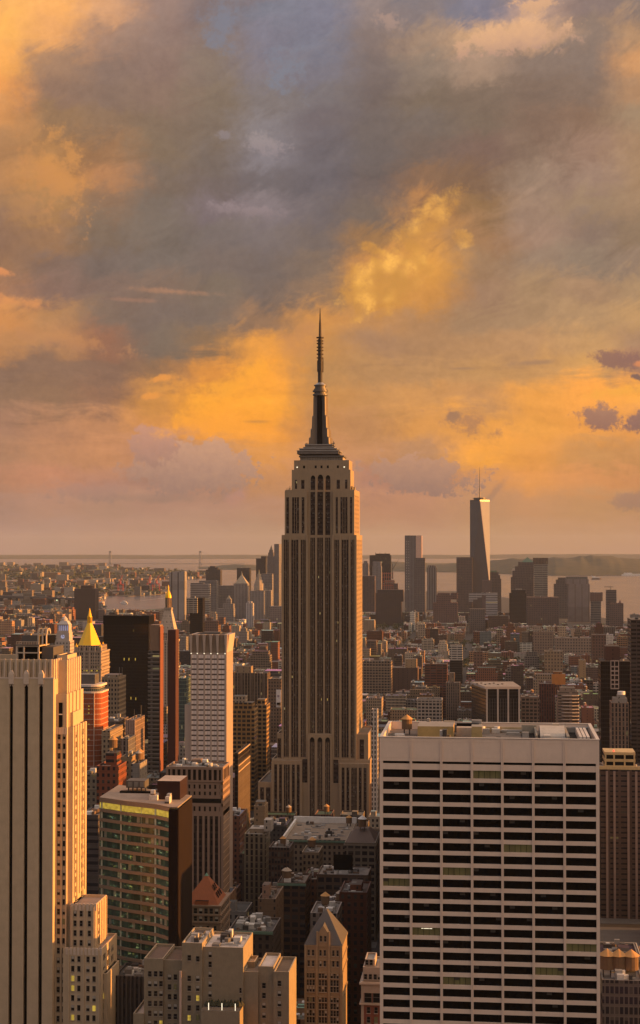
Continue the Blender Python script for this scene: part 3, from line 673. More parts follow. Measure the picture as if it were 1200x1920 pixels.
    for px in (555, 568, 590, 601, 613, 632, 644): part(t, 'window', lambda m: m.box(X(px)-.8, X(px)+.8, Y+7.38, Y+7.48, Z(877), Z(872), BLACK) if px not in (555, 644) else m.box(X(px)-.5, X(px)+.5, Y+7.3, Y+7.48, Z(876), Z(874), LAMP))
spired_tower()

# --- big pale grid slab on the right
def grid_slab():
    Y = 470; X = lambda px: W(px, Y, 1500); Z = lambda py: PZ(py, Y, 900); D = 42
    x0, x1 = X(712), X(1124); zt = Z(1385)
    t = thing('office_slab', ((x0+x1)/2, Y+D/2, 0), 'broad pale travertine office slab with rows of black ribbon windows in seven bays', 'office building')
    reg(712, 1126, 1352, 1920, Y, 'pale grid slab', (x0-3, x1+3, Y-3, Y+D+3))
    stone = plain('travertine', (.74, .585, .485), .75, var=.10, scale=.35)
    seps = [712, 770.5, 827.5, 885, 942, 1000, 1058.5, 1124]; cw = .36
    xs = [X(p) for p in seps]
    part(t, 'core', lambda m: m.box(x0+.3, x1-.3, Y+1.1, Y+D-.5, 0, Z(1432), BLACK))
    def cols(m):
        for i, x in enumerate(xs):
            if i == 0: m.box(x, x+.95, Y, Y+1.6, 0, zt, stone)
            elif i == 7: m.box(x-.95, x, Y, Y+1.6, 0, zt, stone)
            else:
                m.box(x-.36, x-.06, Y-.22, Y+1.6, 0, zt-.3, stone); m.box(x+.06, x+.36, Y-.22, Y+1.6, 0, zt-.3, stone); m.box(x-.07, x+.07, Y-.1, Y+1.5, 0, zt-.4, stone)
    parts(t, 'pier', cols)
    def top(m):
        m.box(x0+.02, x1-.02, Y+.05, Y+.9, Z(1429), zt-.01, stone); m.box(x0+.9, x1-.9, Y+.12, Y+.95, Z(1445), Z(1434), stone)
        m.box(x0, x0+.8, Y+1.6, Y+D, 0, zt, stone); m.box(x1-.8, x1, Y+1.6, Y+D, 0, zt, stone); m.box(x0+.8, x1-.8, Y+D-.8, Y+D, 0, zt, stone)
        for i in range(7):
            for z in (Z(1392), Z(1422)): m.box(xs[i]+.5, xs[i+1]-.5, Y+.0, Y+.06, z, z+.06, stone)
    part(t, 'wall', top)
    P_ = 22.85; rows = 21; wz = []
    def sp(m):
        for r_ in range(rows+6):
            zb = Z(1445+P_*(r_+1)); m.box(x0+.9, x1-.9, Y+.12, Y+1.0, zb, zb+1.16, stone)
    parts(t, 'spandrel', sp)
    rr = random.Random(3)
    wi = MB()
    for r_ in range(rows+1):
        zb = Z(1445+P_*(r_+1))+1.16; zt_ = Z(1445+P_*r_)
        for b in range(7):
            a, c = xs[b]+(.95 if b == 0 else .36), xs[b+1]-(.95 if b == 6 else .36)
            g = GLASS; u = rr.random()
            def f(m, thin=False):
                m.face([(a, Y+.85, zb), (c, Y+.85, zb), (c, Y+.85, zt_), (a, Y+.85, zt_)], LITG if u < .07 else BLACK); q_ = rr.random(); q_ < .3 and m.face([(a+(c-a)*.2*int(q_*16), Y+.8, zb+(zt_-zb)*.55), (a+(c-a)*.2*(int(q_*16)+1)-.1, Y+.8, zb+(zt_-zb)*.55), (a+(c-a)*.2*(int(q_*16)+1)-.1, Y+.8, zt_), (a+(c-a)*.2*int(q_*16), Y+.8, zt_)], ROOF, None, (.05, .042, .036))
                for k in range(1, 5): xm = a+(c-a)*k/5; m.box(xm-.05, xm+.05, Y+.74, Y+.84, zb, zt_, BLACK)
                if u < .012: m.box(a+(c-a)*rr.random()*.8, a+(c-a)*rr.random()*.2+1, Y+.8, Y+.84, zt_-.5, zt_-.35, LAMP)
            n = r_*7+b
            if n < 99: part(t, 'window', f)
            elif n == 99: wi = MB(tuple(t['_o'])); f(wi)
            else: f(wi)
    tag(wi.build('window', t), kind='stuff')
    zr = zt-2.2
    part(t, 'roof', lambda m: m.box(x0+.8, x1-.8, Y+.95, Y+D-.8, zr-.6, zr, TAR, None, ROOF, (.16, .125, .10)))
    clutter(t, x0+3, x1-3, Y+4, Y+14, zr, 4); clutter(t, x0+8, x1-20, Y+31, Y+39, zr, 3)
    def coping(m):
        c = (.56, .50, .45)
        m.box(x0-.1, x1+.1, Y-.1, Y+.95, zt-.005, zt+.25, ROOF, c); m.box(x0-.1, x0+.9, Y+.95, Y+D+.1, zt+.005, zt+.25, ROOF, c); m.box(x1-.9, x1+.1, Y+.95, Y+D+.1, zt+.005, zt+.25, ROOF, c); m.box(x0+.9, x1-.9, Y+D-.9, Y+D+.1, zt+.005, zt+.25, ROOF, c)
    part(t, 'coping', coping)
    Xr = lambda px, y: W(px, y, 1360)
    part(t, 'penthouse', lambda m: m.box(Xr(783, Y+18), Xr(850, Y+18), Y+18, Y+30, zr, zr+3.6, ROOF, (.38, .27, .11), ROOF, (.3, .27, .24)))
    part(t, 'roof_cabin', lambda m: (m.box(Xr(884, Y+16), Xr(904, Y+16), Y+16, Y+22, zr, zr+3.9, ROOF, (.40, .30, .14), ROOF, (.3, .28, .25)), m.box(Xr(856, Y+24), Xr(884, Y+24), Y+24, Y+28, zr, zr+2.6, ROOF, (.42, .36, .30))))
    part(t, 'vent_pit', lambda m: (m.box(Xr(980, Y+8), Xr(1004, Y+8), Y+8, Y+30, zr, zr+.5, BLACK), m.box(Xr(978, Y+30), Xr(1006, Y+30), Y+30, Y+31, zr, zr+3, ROOF, (.3, .27, .22)), m.box(Xr(1005, Y+8), Xr(1008, Y+8), Y+8, Y+30, zr, zr+2.4, ROOF, (.28, .25, .20))))
    def vault(m):
        a, b = Xr(1013, Y+12), Xr(1060, Y+12); n = 10; y0, y1 = Y+12, Y+30
        for k in range(n):
            t0, t1 = math.pi*k/n, math.pi*(k+1)/n; c = (y0+y1)/2; ry = (y1-y0)/2
            p = [(y0+y1)/2-ry*math.cos(q) for q in (t0, t1)]; z = [zr+.8+3.0*math.sin(q) for q in (t0, t1)]
            m.face([(a, p[0], z[0]), (b, p[0], z[0]), (b, p[1], z[1]), (a, p[1], z[1])], ROOF, None, (.46, .42, .37))
        for x in (a, b): m.face([(x, (y0+y1)/2-(y1-y0)/2*math.cos(math.pi*k/n), zr+.8+3.0*math.sin(math.pi*k/n)) for k in range(n+1)], ROOF, None, (.3, .27, .24))
        m.box(a, b, y0, y1, zr, zr+.8, ROOF, (.2, .18, .16))
    part(t, 'vaulted_cover', vault)
    def pit2(m):
        a, b = Xr(1068, Y+6), Xr(1114, Y+6)
        m.box(a, b, Y+6, Y+38, zr, zr+.4, BLACK)
        for px in (1090, 1097, 1104): m.box(Xr(px, Y+6)-.5, Xr(px, Y+6)+.3, Y+6, Y+30, zr+.4, zr+2.4, ROOF, (.55, .5, .46))
        m.box(a, b, Y+34, Y+36, zr+.4, zr+2, ROOF, (.2, .2, .2)); m.box(a-.8, a, Y+6, Y+36, zr, zr+2.5, ROOF, (.25, .23, .2))
    part(t, 'equipment_well', pit2)
    def bits(m):
        r = random.Random(11)
        for px, dy, w_, h in ((848, 36, 2, 2.2), (890, 34, 1.6, 2.6), (905, 30, 2.2, 1.6), (800, 35, 1, 4), (832, 36, 3.4, 3.2), (1036, 33, 2, 3), (760, 8, 6, .5), (740, 20, 3, .8), (930, 15, 5, .5), (950, 28, 4, .8), (965, 8, 2, 1.2)):
            x = Xr(px, Y+dy); m.box(x, x+w_, Y+dy, Y+dy+2, zr, zr+h, ROOF, r.choice(((.6, .58, .55), (.3, .28, .26), (.4, .33, .25))))
        for k in range(7): x = Xr(728+k*2, Y+12); m.box(x, x+.15, Y+10, Y+30, zr+.02, zr+.25, ROOF, (.2, .18, .16))
        m.box(Xr(910, Y+36), Xr(980, Y+36), Y+36, Y+36.6, zr, zr+1.6, ROOF, (.40, .32, .2)); m.box(Xr(856, Y+33), Xr(898, Y+33), Y+33, Y+36, zr+1.4, zr+2.8, BLACK, bottom=True)
    parts(t, 'roof_equipment', bits)
    tank(t, Xr(763, Y+27), Y+27, zr, .78, rm=TANKROOF2)
grid_slab()

# --- buff stepped tower on the left
def slit_tower():
    Y = 600; X = lambda px: W(px, Y, 1500); Z = lambda py: PZ(py, Y, 80)
    C = (.50, .385, .26); st = plain('buff_stone', C, .85, var=.2, scale=.25); st2 = plain('pale_terracotta', (.58, .47, .38), .8, var=.15, scale=.8)
    t = thing('stepped_tower', (X(60), Y+20, 0), 'buff stone art deco tower with three long black window slits and golden lit stepped side', 'skyscraper')
    reg(-80, 152, 1187, 1700, Y, 'slit tower', (X(-90), X(230), Y-4, Y+45)); reg(100, 219, 1690, 1920, Y, 'slit tower')
    xL = X(-85); xR = X(99.5); zc = Z(1273); slits = [(-39.5, -32.5), (-11, -4), (17, 23.5), (44.8, 51.8), (72.6, 79.6)]
    def wall(m):
        e = [xL]; 
        for a, b in slits: e += [X(a), X(b)]
        e.append(xR)
        for i in range(0, len(e), 2): m.box(e[i], e[i+1], Y, Y+1.4, 0, zc, st)
        for a, b in slits: m.box(X(a), X(b), Y+.3, Y+1.4, Z(1288), zc, st2)
        m.box(xL, xR, Y+1.5, Y+30, 0, zc-.2, st, None, ROOF, (.15, .13, .11)); m.box(xL, xR+.15, Y-.12, Y+1.5, zc-.02, zc+.5, st2)
    part(t, 'wall', wall)
    for a, b in slits[2:]:
        part(t, 'window_slit', lambda m: (m.face([(X(a), Y+1.35, 0), (X(b), Y+1.35, 0), (X(b), Y+1.35, Z(1286)), (X(a), Y+1.35, Z(1286))], BLACK), m.face([(X(a), Y+.29, Z(1290)), (X(b), Y+.29, Z(1290)), ((X(a)+X(b))/2, Y+.29, Z(1284))], BLACK)))
    for a, b in slits[2:]:
        def fin(m):
            c = (X(a)+X(b))/2; h = 1.05
            m.box(c-h, c+h, Y-.3, Y+.9, Z(1283), Z(1264), st2); m.loft([(c-h, Y-.3), (c+h, Y-.3), (c+h, Y+.9), (c-h, Y+.9)], [(c-.4, Y), (c+.4, Y), (c+.4, Y+.7), (c-.4, Y+.7)], Z(1264), Z(1257), st2, cap=True)
        part(t, 'finial', fin)
    def crown(m):
        zt = Z(1237.5); m.pbox(xL, X(98), Y+1.6, Y+29, zc-.3, zt, st, C, (.09, .08, .07), 2.0, .8)
        for k in range(20):
            x = X(93.5-k*11); 
            if x > xL: m.box(x-.28, x+.28, Y+1.15, Y+1.65, zc-.2, zt+.25, st2)
        for k in range(8): y = Y+3.5+k*3.4; m.box(X(98), X(98)+.5, y-.3, y+.3, zc-.2, zt+.25, st2)
        for k in range(19):
            x = X(88-k*11)
            if x > xL: m.box(x-.04, x+.04, Y+1.4, Y+1.62, zc, zt-1, BLACK)
    part(t, 'crown', crown)
    # stepped side
    for a, b, y0, y1, py in ((99.5, 119.5, 604, 629, 1303), (119.5, 129, 606, 627, 1366), (119.5, 125, 609, 620, 1340), (99.5, 116, 607, 628, 1240), (99.5, 110, 612, 626, 1232)):
        part(t, 'setback', lambda m: m.pbox(X(a)-(2 if a < 100 else .6), X(b), y0, y1, 0, Z(py), st, C, (.13, .11, .09), .8, .4))
    def ribs(m):
        for k in range(6): y = 609+k*3.2; m.box(X(116), X(116)+.45, y-.35, y+.35, Z(1303), Z(1238), st2)
        for k in range(5): y = 608+k*3.9; m.box(X(129), X(129)+.4, y-.3, y+.3, Z(1690), Z(1364), st)
        for k in range(4): y = 607+k*5.4; m.box(X(119.5), X(119.5)+.4, y-.3, y+.3, Z(1366), Z(1301), st)
        for px in (101, 110.4, 119): m.box(X(px)-.25, X(px)+.25, 603.6, 604.0, Z(1900), Z(1365), st)
    parts(t, 'rib', ribs)
    part(t, 'window', lambda m: (m.box(X(104.5), X(111.5), 603.8, 603.95, Z(1366), Z(1319), BLACK), m.box(X(104.5), X(111.5), 603.75, 603.95, Z(1342), Z(1340), WHITE)))
    # lower wings
    for a, b, y0, y1, py in ((129, 175, 604, 622, 1699), (119, 188, 602, 628, 1780), (188, 195, 606, 626, 1830)):
        part(t, 'wing', lambda m: m.pbox(X(a)-.5, X(b), y0, y1, 0, Z(py), st, C, (.30, .26, .25), 1.0, .5))
    parts(t, 'scalloped_coping', lambda m: [m.box(X(p)-.5, X(p)+.5, y-.15, y+.4, Z(q)-2.2, Z(q)+.45, st2) for p, q, y in [(131+k*7.2, 1699, 604) for k in range(7)]+[(124+k*7, 1780, 602) for k in range(10)]+[(102+k*5.5, 1368, 603.7) for k in range(4)]])
    parts(t, 'rib', lambda m: [m.box(X(175), X(175)+.35, 606+k*3.6, 606.7+k*3.6, Z(1780), Z(1700), st) for k in range(5)]+[m.box(X(p)-.3, X(p)+.3, 603.6, 604, Z(1780), Z(1702), st) for p in (131, 155, 171)]+[m.box(X(p)-.3, X(p)+.3, 601.6, 602, Z(1950), Z(1782), st) for p in (127, 155, 184)])
    sp = []
    for r_ in range(31):
        z = Z(1388+18.35*r_)
        for px in (105, 115.6): sp.append((X(px), 604.0, z, 0))
    for r_ in range(31):
        z = Z(1388+18.35*r_)
        if 1388+18.35*r_ < 1790:
            for y in (610.3, 612.4, 619.6, 621.6): sp.append((X(129), y, z, 1))
    sp2 = []
    for r_ in range(4):
        z = Z(1721+18.35*r_)
        for px in (136.5, 148, 163.5): sp2.append((X(px), 604.0, z, 0))
        for y in (608.6, 614.6): sp2.append((X(175), y, z, 1))
    for r_ in range(7):
        z = Z(1804+18.35*r_)
        for px in (135, 146.5, 163.5, 175): sp2.append((X(px), 602.0, z, 0))
        for y in (606, 608, 612.5, 614.5, 619, 621): sp2.append((X(188), y, z, 1))
    windows(t, sp[:62:2]+sp2[:30]+sp[62:], 1.25, 2.15); windows(t, sp[1:62:2]+sp2[30:], 1.25, 2.15)
    # cooling tower frame on the roof
    yR = Y+8; XR = lambda px: W(px, yR, 1220); zr = Z(1240)
    def frame(m):
        FRM = plain('pale_frame', (.55, .45, .36), .6)
        a, b, c = XR(31), XR(72), XR(96); y1 = yR+14
        m.box(a+.6, b-.6, yR+.6, y1, zr, Z(1216)-.3, BLACK)
        for x in (a, (a+b)/2-1.5, b): m.box(x-.28, x+.28, yR, yR+.5, zr, Z(1214), FRM)
        for z in (Z(1228), Z(1215)): m.box(a, b, yR-.05, yR+.4, z, z+.45, FRM); m.box(b, b+.45, yR, y1, z, z+.45, FRM)
        m.box(a-.3, b+.3, yR-.3, y1, Z(1213), Z(1211), METAL, (.3, .28, .25)); m.box(b+.5, c, yR+3, y1+4, zr, Z(1217), METAL, (.3, .26, .2))
        for k in range(14): x = a+(b-a)*k/13; m.box(x-.06, x+.06, yR-.3, yR-.2, Z(1211), Z(1206), FRM)
        m.box(a, b, yR-.3, yR-.2, Z(1206), Z(1206)+.15, FRM)
        m.box(XR(38), XR(70), yR+2, y1-2, Z(1211), Z(1194), METAL, (.25, .3, .36)); m.box(XR(70), XR(85), yR+4, y1, Z(1211), Z(1196), BLACK)
        for px in (69, 77, 84):
            x = XR(px); m.cyl(x, yR+2, .35, Z(1212), Z(1192), FRM, n=8)
            for k in range(8): q0, q1 = math.pi*k/8, math.pi*(k+1)/8; m.box(x-.35, x+.35, yR+4.5-2.5*math.cos(q0)-.3, yR+4.5-2.5*math.cos(q1)+.3, Z(1192)+2*math.sin((q0+q1)/2)-.35, Z(1192)+2*math.sin((q0+q1)/2)+.35, FRM)
        for px in (45, 53):
            x = XR(px); m.cyl(x, yR+3, .5, Z(1196), Z(1191), FRM, n=8); m.cyl(x, yR+3, 1.1, Z(1191), Z(1188), FRM, n=10)
    part(t, 'cooling_tower', frame)
    part(t, 'roof_drum', lambda m: m.cyl(XR(101), yR+14, 4.2, zr-.5, Z(1234), BLACK, n=20))
slit_tower()

# --- curved glass block with beige floor bands
def curved_glass():
    X = lambda px, y: W(px, y, 1600)
    ZZ = lambda py, y: PZ(py, y, 250)
    pl = [(X(186, 655), 655), (X(240, 646), 646), (X(292, 640), 640), (X(316, 634), 634)]
    p = pl+[(X(333, 634), 634), (X(333, 634), 664), (X(186, 655), 690)]
    zt = ZZ(1498, 655)
    t = thing('office_block', (X(260, 660), 662, 0), 'office block with curved glass front, beige floor bands and a yellow lit top floor', 'office building')
    reg(186, 360, 1466, 1800, 645, 'curved glass block', (p[0][0]-2, p[4][0]+3, 630, 692))
    band = plain('beige_band', (.24, .195, .155), .8, var=.12)
    def gl(t_, b):
        uv = uvn(t_); u, v = t_.sep(uv)[:2]; wn = t_.n.new('ShaderNodeTexWhiteNoise'); wn.noise_dimensions = '2D'
        t_.l.new(t_.xyz(t_.m('FLOOR', t_.m('DIVIDE', u, 1.5)), t_.m('FLOOR', t_.m('DIVIDE', v, 3.99))), wn.inputs['Vector']); rc = t_.sep(wn.outputs['Color'])
        n = t_.noise(t_.vm('MULTIPLY', uv, (.25, .6, 1)), 1, 5, .8)[0]; k = t_.sstep(n, .54, .7)
        mull = t_.m('LESS_THAN', t_.m('FRACT', t_.m('DIVIDE', u, 1.5)), .09)
        c = t_.mix(rc[0], (.015, .042, .036), (.05, .11, .09)); c = t_.mix(t_.m('MULTIPLY', t_.m('LESS_THAN', rc[1], .12), .8), c, (.28, .30, .27)); 
        t_.sock(b.inputs['Base Color'], c); b.inputs['Roughness'].default_value = .12
        t_.sock(b.inputs['Emission Color'], t_.mix(rc[2], (.75, .72, .10), (.35, .65, .45))); t_.sock(b.inputs['Emission Strength'], t_.m('MULTIPLY', k, t_.m('MULTIPLY', rc[0], .30)))
    GG = mat('office_glass', gl)
    part(t, 'core', lambda m: m.prism([(a, b+.8) if i < 4 else (a-(.3 if i < 6 else -.3), b) for i, (a, b) in enumerate(p)], 0, zt-.5, GG))
    n = 26; flo = 3.99
    def slab(m):
        for k in range(n):
            z = zt-1.2-k*flo
            if z < 2: break
            h0, h1 = (z-.3, z+.95) if k else (z-.3, zt)
            for i in range(3):
                a, b = p[i], p[i+1]; m.prism([a, b, (b[0], b[1]+1.0), (a[0], a[1]+1.0)], h0, h1, band, None, band)
    parts(t, 'floor_band', slab)
    for k in range(n-3):                                             # one window ribbon per floor and bay
        z0, z1 = zt-1.2-(k+1)*flo+1.1, zt-1.2-k*flo-.4
        if z0 < 5: break
        for i in range(3):
            a, b = p[i], p[i+1]
            o = part(t, 'window', lambda m: m.wallq((a[0], a[1]+.62), (b[0], b[1]+.62), z0+.01, z1-.01, LITY if k == 0 else GG), 'top floor window glowing yellow' if k == 0 else None)
    parts(t, 'mullion', lambda m: [m.box(q-.35, q+.35, y, y+.5, 0, zt-1.5, ROOF, (.42, .52, .47)) for q, y in ((X(190, 654), 654.6), (X(226, 648), 648.7), (X(265, 643), 643.8), (X(291, 640), 640.3))])
    part(t, 'corner_strip', lambda m: m.box(X(316, 634)+.05, X(333, 634)-.02, 633.7, 634.6, 0, zt-.6, plain('black_glass', (.010, .006, .007), .1, var=.1)))
    part(t, 'side_wall', lambda m: m.box(X(333, 634)-.3, X(333, 634)+.25, 634.5, 664, 0, zt-.5, plain('bronze_side', (.014, .008, .006), .7, var=.3, spec=.1), (.007, .004, .003)))
    part(t, 'roof', lambda m: m.prism(p, zt-.02, zt+.5, band, (.45, .34, .27), ROOF, (.33, .245, .19)))
    part(t, 'penthouse', lambda m: m.box(X(304, 662), X(346, 662), 652, 668, zt+.5, zt+8.2, plain('maroon_panel', (.022, .007, .007), .6), None, ROOF, (.45, .36, .3)))
    part(t, 'cooling_unit', lambda m: (m.box(X(240, 676), X(275, 676), 672, 680, zt+2.0, zt+5, METAL, None, METAL, bottom=True), [m.box(X(241+k*8, 674), X(243+k*8, 674), 672.5, 673.2, zt+.5, zt+2, METAL) for k in range(5)], [m.box(X(242+k*11, 674), X(250+k*11, 674), 671.7, 672, zt+2.5, zt+4.6, ROOF, (.2, .19, .18)) for k in range(3)], m.box(X(225, 668), X(300, 668), 667, 670, zt+.5, zt+1.2, BLACK)))
    clutter(t, X(275, 650), X(304, 650), 648, 664, zt+.5, 7); clutter(t, X(307, 645), X(325, 645), 640, 650, zt+.5, 6)
curved_glass()

# --- brown tower with dark top storeys, and the pale grid residential tower behind it
def brown_tower():
    Y = 820; X = lambda px: W(px, Y, 1500); Z = lambda py: PZ(py, Y, 370); C = (.24, .16, .12); D = 21
    st = plain('brown_stone', C, .85, var=.13)
    t = thing('office_tower', (X(365), Y+D/2, 0), 'brown stone tower with a tall pillared top storey and vertical dark window bays', 'office building')
    reg(311, 432, 1425, 1700, Y, 'brown pillared tower', (X(305), X(440), Y-3, Y+D+4))
    x0, x1 = X(311), X(418)
    part(t, 'core', lambda m: m.box(x0+.8, x1-.5, Y+.8, Y+D-.5, 0, Z(1440)-.5, GLASS))
    part(t, 'roof', lambda m: m.pbox(x0, x1, Y, Y+D, Z(1443), Z(1438), st, C, (.22, .17, .14), 1.0, .6))
    def bands(m):
        for py0, py1 in ((1463, 1471), (1479, 1484), (1491, 1497), (1506, 1512), (1521, 1530)): m.box(x0, x1, Y, Y+D, Z(py1), Z(py0), st)
        m.box(x0-.4, x1+.4, Y-.4, Y+D+.4, Z(1466), Z(1464), st)
    parts(t, 'band', bands)
    n = 11; xs = [x0+(x1-x0)*k/n for k in range(n+1)]
    parts(t, 'pillar', lambda m: [m.box(x-.55, x+.55, Y+.05, Y+.9, Z(1465), Z(1442), st) for x in [x0+.6]+xs[1:-1]+[x1-.6]]+[m.box(x1-.9, x1-.05, Y+2+4.4*k-.55, Y+2+4.4*k+.55, Z(1465), Z(1442), st) for k in range(5)])
    parts(t, 'pier', lambda m: [m.box(x-.85, x+.85, Y+.05, Y+.9, Z(a), Z(b), st) for x in [x0+.8]+xs[1:-1]+[x1-.8] for a, b in ((1479, 1471), (1491, 1484), (1521, 1512))]+[m.box(x1-.9, x1-.05, Y+3*k, Y+3*k+1.5, Z(1521), Z(1465), st) for k in range(8)])
    parts(t, 'pier', lambda m: [m.box(x-w_, x+w_, Y-.1, Y+.9, 0, Z(1529), st) for x, w_ in [(x0+.8, .8), (X(323), .5), (X(336), .5), (X(349), .5), (X(361), .6), (X(371), .5), (X(381.5), .6), (X(391), .6), (X(401), .55), (X(411), .55), (X(416.6), .6)]])
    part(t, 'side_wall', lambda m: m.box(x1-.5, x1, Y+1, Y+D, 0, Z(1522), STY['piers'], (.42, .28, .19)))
    strip = facade('brown_bays', 1.3, 3.7, .10, .90, .22, .92, glass=(.015, .012, .015), gl2=(.10, .08, .07), blind=.2, lit=.003)
    for a, b in ((316, 322), (324, 335), (337, 348), (350, 360), (362, 370), (372, 380.5), (383, 390), (392, 400), (402, 410)):
        part(t, 'window_bay', lambda m: m.box(X(a), X(b), Y+.6, Y+.75, 0, Z(1531), strip, (.05, .035, .03)))
    clutter(t, x0+2, x1-2, Y+3, Y+D-3, Z(1443)+.2, 12)
    part(t, 'bulkhead', lambda m: m.box(X(352), X(368), Y+12, Y+18, Z(1440), Z(1430), st, None, ROOF, C))
brown_tower()
def grid_tower():
    Y = 905; X = lambda px: W(px, Y, 1300); Z = lambda py: PZ(py, Y, 390); D = 22; C = (.46, .36, .30)
    st = plain('pale_panel', C, .7, var=.08)
    t = thing('apartment_tower', (X(390), Y+D/2, 0), 'slim pale tower with a flared fluted crown and square bright sky-reflecting windows', 'apartment tower')
    reg(345, 440, 1186, 1430, Y, 'pale fluted tower', (X(340), X(445), Y-2, Y+D+3))
    x0, x1 = X(357.5), X(425)
    part(t, 'wall', lambda m: (m.box(x0, x1, Y+.5, Y+D, 0, Z(1222), st), m.box(X(345.5), x0-.01, Y+1.5, Y+D-2, 0, Z(1322), st, None, ROOF, (.2, .2, .15))))
    cols = [357.5, 370.5, 383, 395.5, 408, 425]; 
    parts(t, 'pier', lambda m: [m.box(X(a), X(b), Y-.25, Y+.48, 0, Z(1222), st) for a, b in ((357.5, 359), (368.5, 372), (381.5, 384.5), (394, 397), (406.5, 409.5), (421, 425))])
    mir = plain('painted_sky_reflection', (.88, .74, .68), .3, 0, var=.22, scale=.9)  # pale colour painted in place of the sky's reflection in the panes
    dk = plain('window_shade', (.10, .07, .06), .5)
    cells = [(359, 368.5), (372, 381.5), (384.5, 394), (397, 406.5), (409.5, 421)]
    for r_ in range(25):
        zb = Z(1234.5+9.55*r_); h = 6.6*Y/F
        for a, b in cells:
            def f(m):
                m.face([(X(a), Y+.40, zb), (X(b), Y+.40, zb), (X(b), Y+.40-rnd.uniform(0, .12), zb+h), (X(a), Y+.40, zb+h)], mir)
                m.box(X(a), X(b), Y+.30, Y+.46, zb-.8, zb-.12, dk); m.box((X(a)+X(b))/2-.05, (X(a)+X(b))/2+.05, Y+.28, Y+.42, zb, zb+h, dk)
            if r_ < 20: part(t, 'window', f)
            else:
                if r_ == 20 and a == 359: wm = MB(tuple(t['_o']))
                f(wm)
    tag(wm.build('window', t), kind='stuff')
    def crown(m):
        for k in range(5):
            a, b = X(cells[k][0]-1), X(cells[k][1]+1); z0, z1 = Z(1223), Z(1190); o = .9
            m.loft([(a, Y+.2), (b, Y+.2), (b, Y+2), (a, Y+2)], [(a+1.2, Y-o+1.8), (b-1.2, Y-o+1.8), (b-.4, Y+2.8), (a+.4, Y+2.8)], z0, z1, plain('crown_panel', (.24, .175, .125), .7), cap=True)
        for p in (358, 370.3, 383, 395.5, 408, 423.5): m.loft([(X(p)-.5, Y-.3), (X(p)+.5, Y-.3), (X(p)+.5, Y+2), (X(p)-.5, Y+2)], [(X(p)-.9, Y-1.0), (X(p)+.9, Y-1.0), (X(p)+.6, Y+2), (X(p)-.6, Y+2)], Z(1223), Z(1189.5), st, cap=True)
        m.loft([(x0, Y+2), (x1, Y+2), (x1, Y+D), (x0, Y+D)], [(x0-.6, Y+2), (x1+1.2, Y+2), (x1+1.2, Y+D+.6), (x0-.6, Y+D+.6)], Z(1222), Z(1190), st, cap=True)
    part(t, 'crown', crown)
    parts(t, 'crown_light', lambda m: [m.box(X(p)-.35, X(p)+.35, Y-.35, Y-.28, Z(1226), Z(1224.5), LAMP) for p in (358.5, 370, 383, 395.5, 408, 422)])
    part(t, 'roof_plant', lambda m: (m.box(X(375), X(408), Y+8, Y+16, Z(1190), Z(1187), METAL), m.box(x0+2, x1-2, Y+5, Y+D-3, Z(1190.5), Z(1189.6), TAR)))
    parts(t, 'rib', lambda m: [m.box(x1, x1+.25, Y+1+3.6*k, Y+1.5+3.6*k, 0, Z(1223), st) for k in range(6)])
grid_tower()

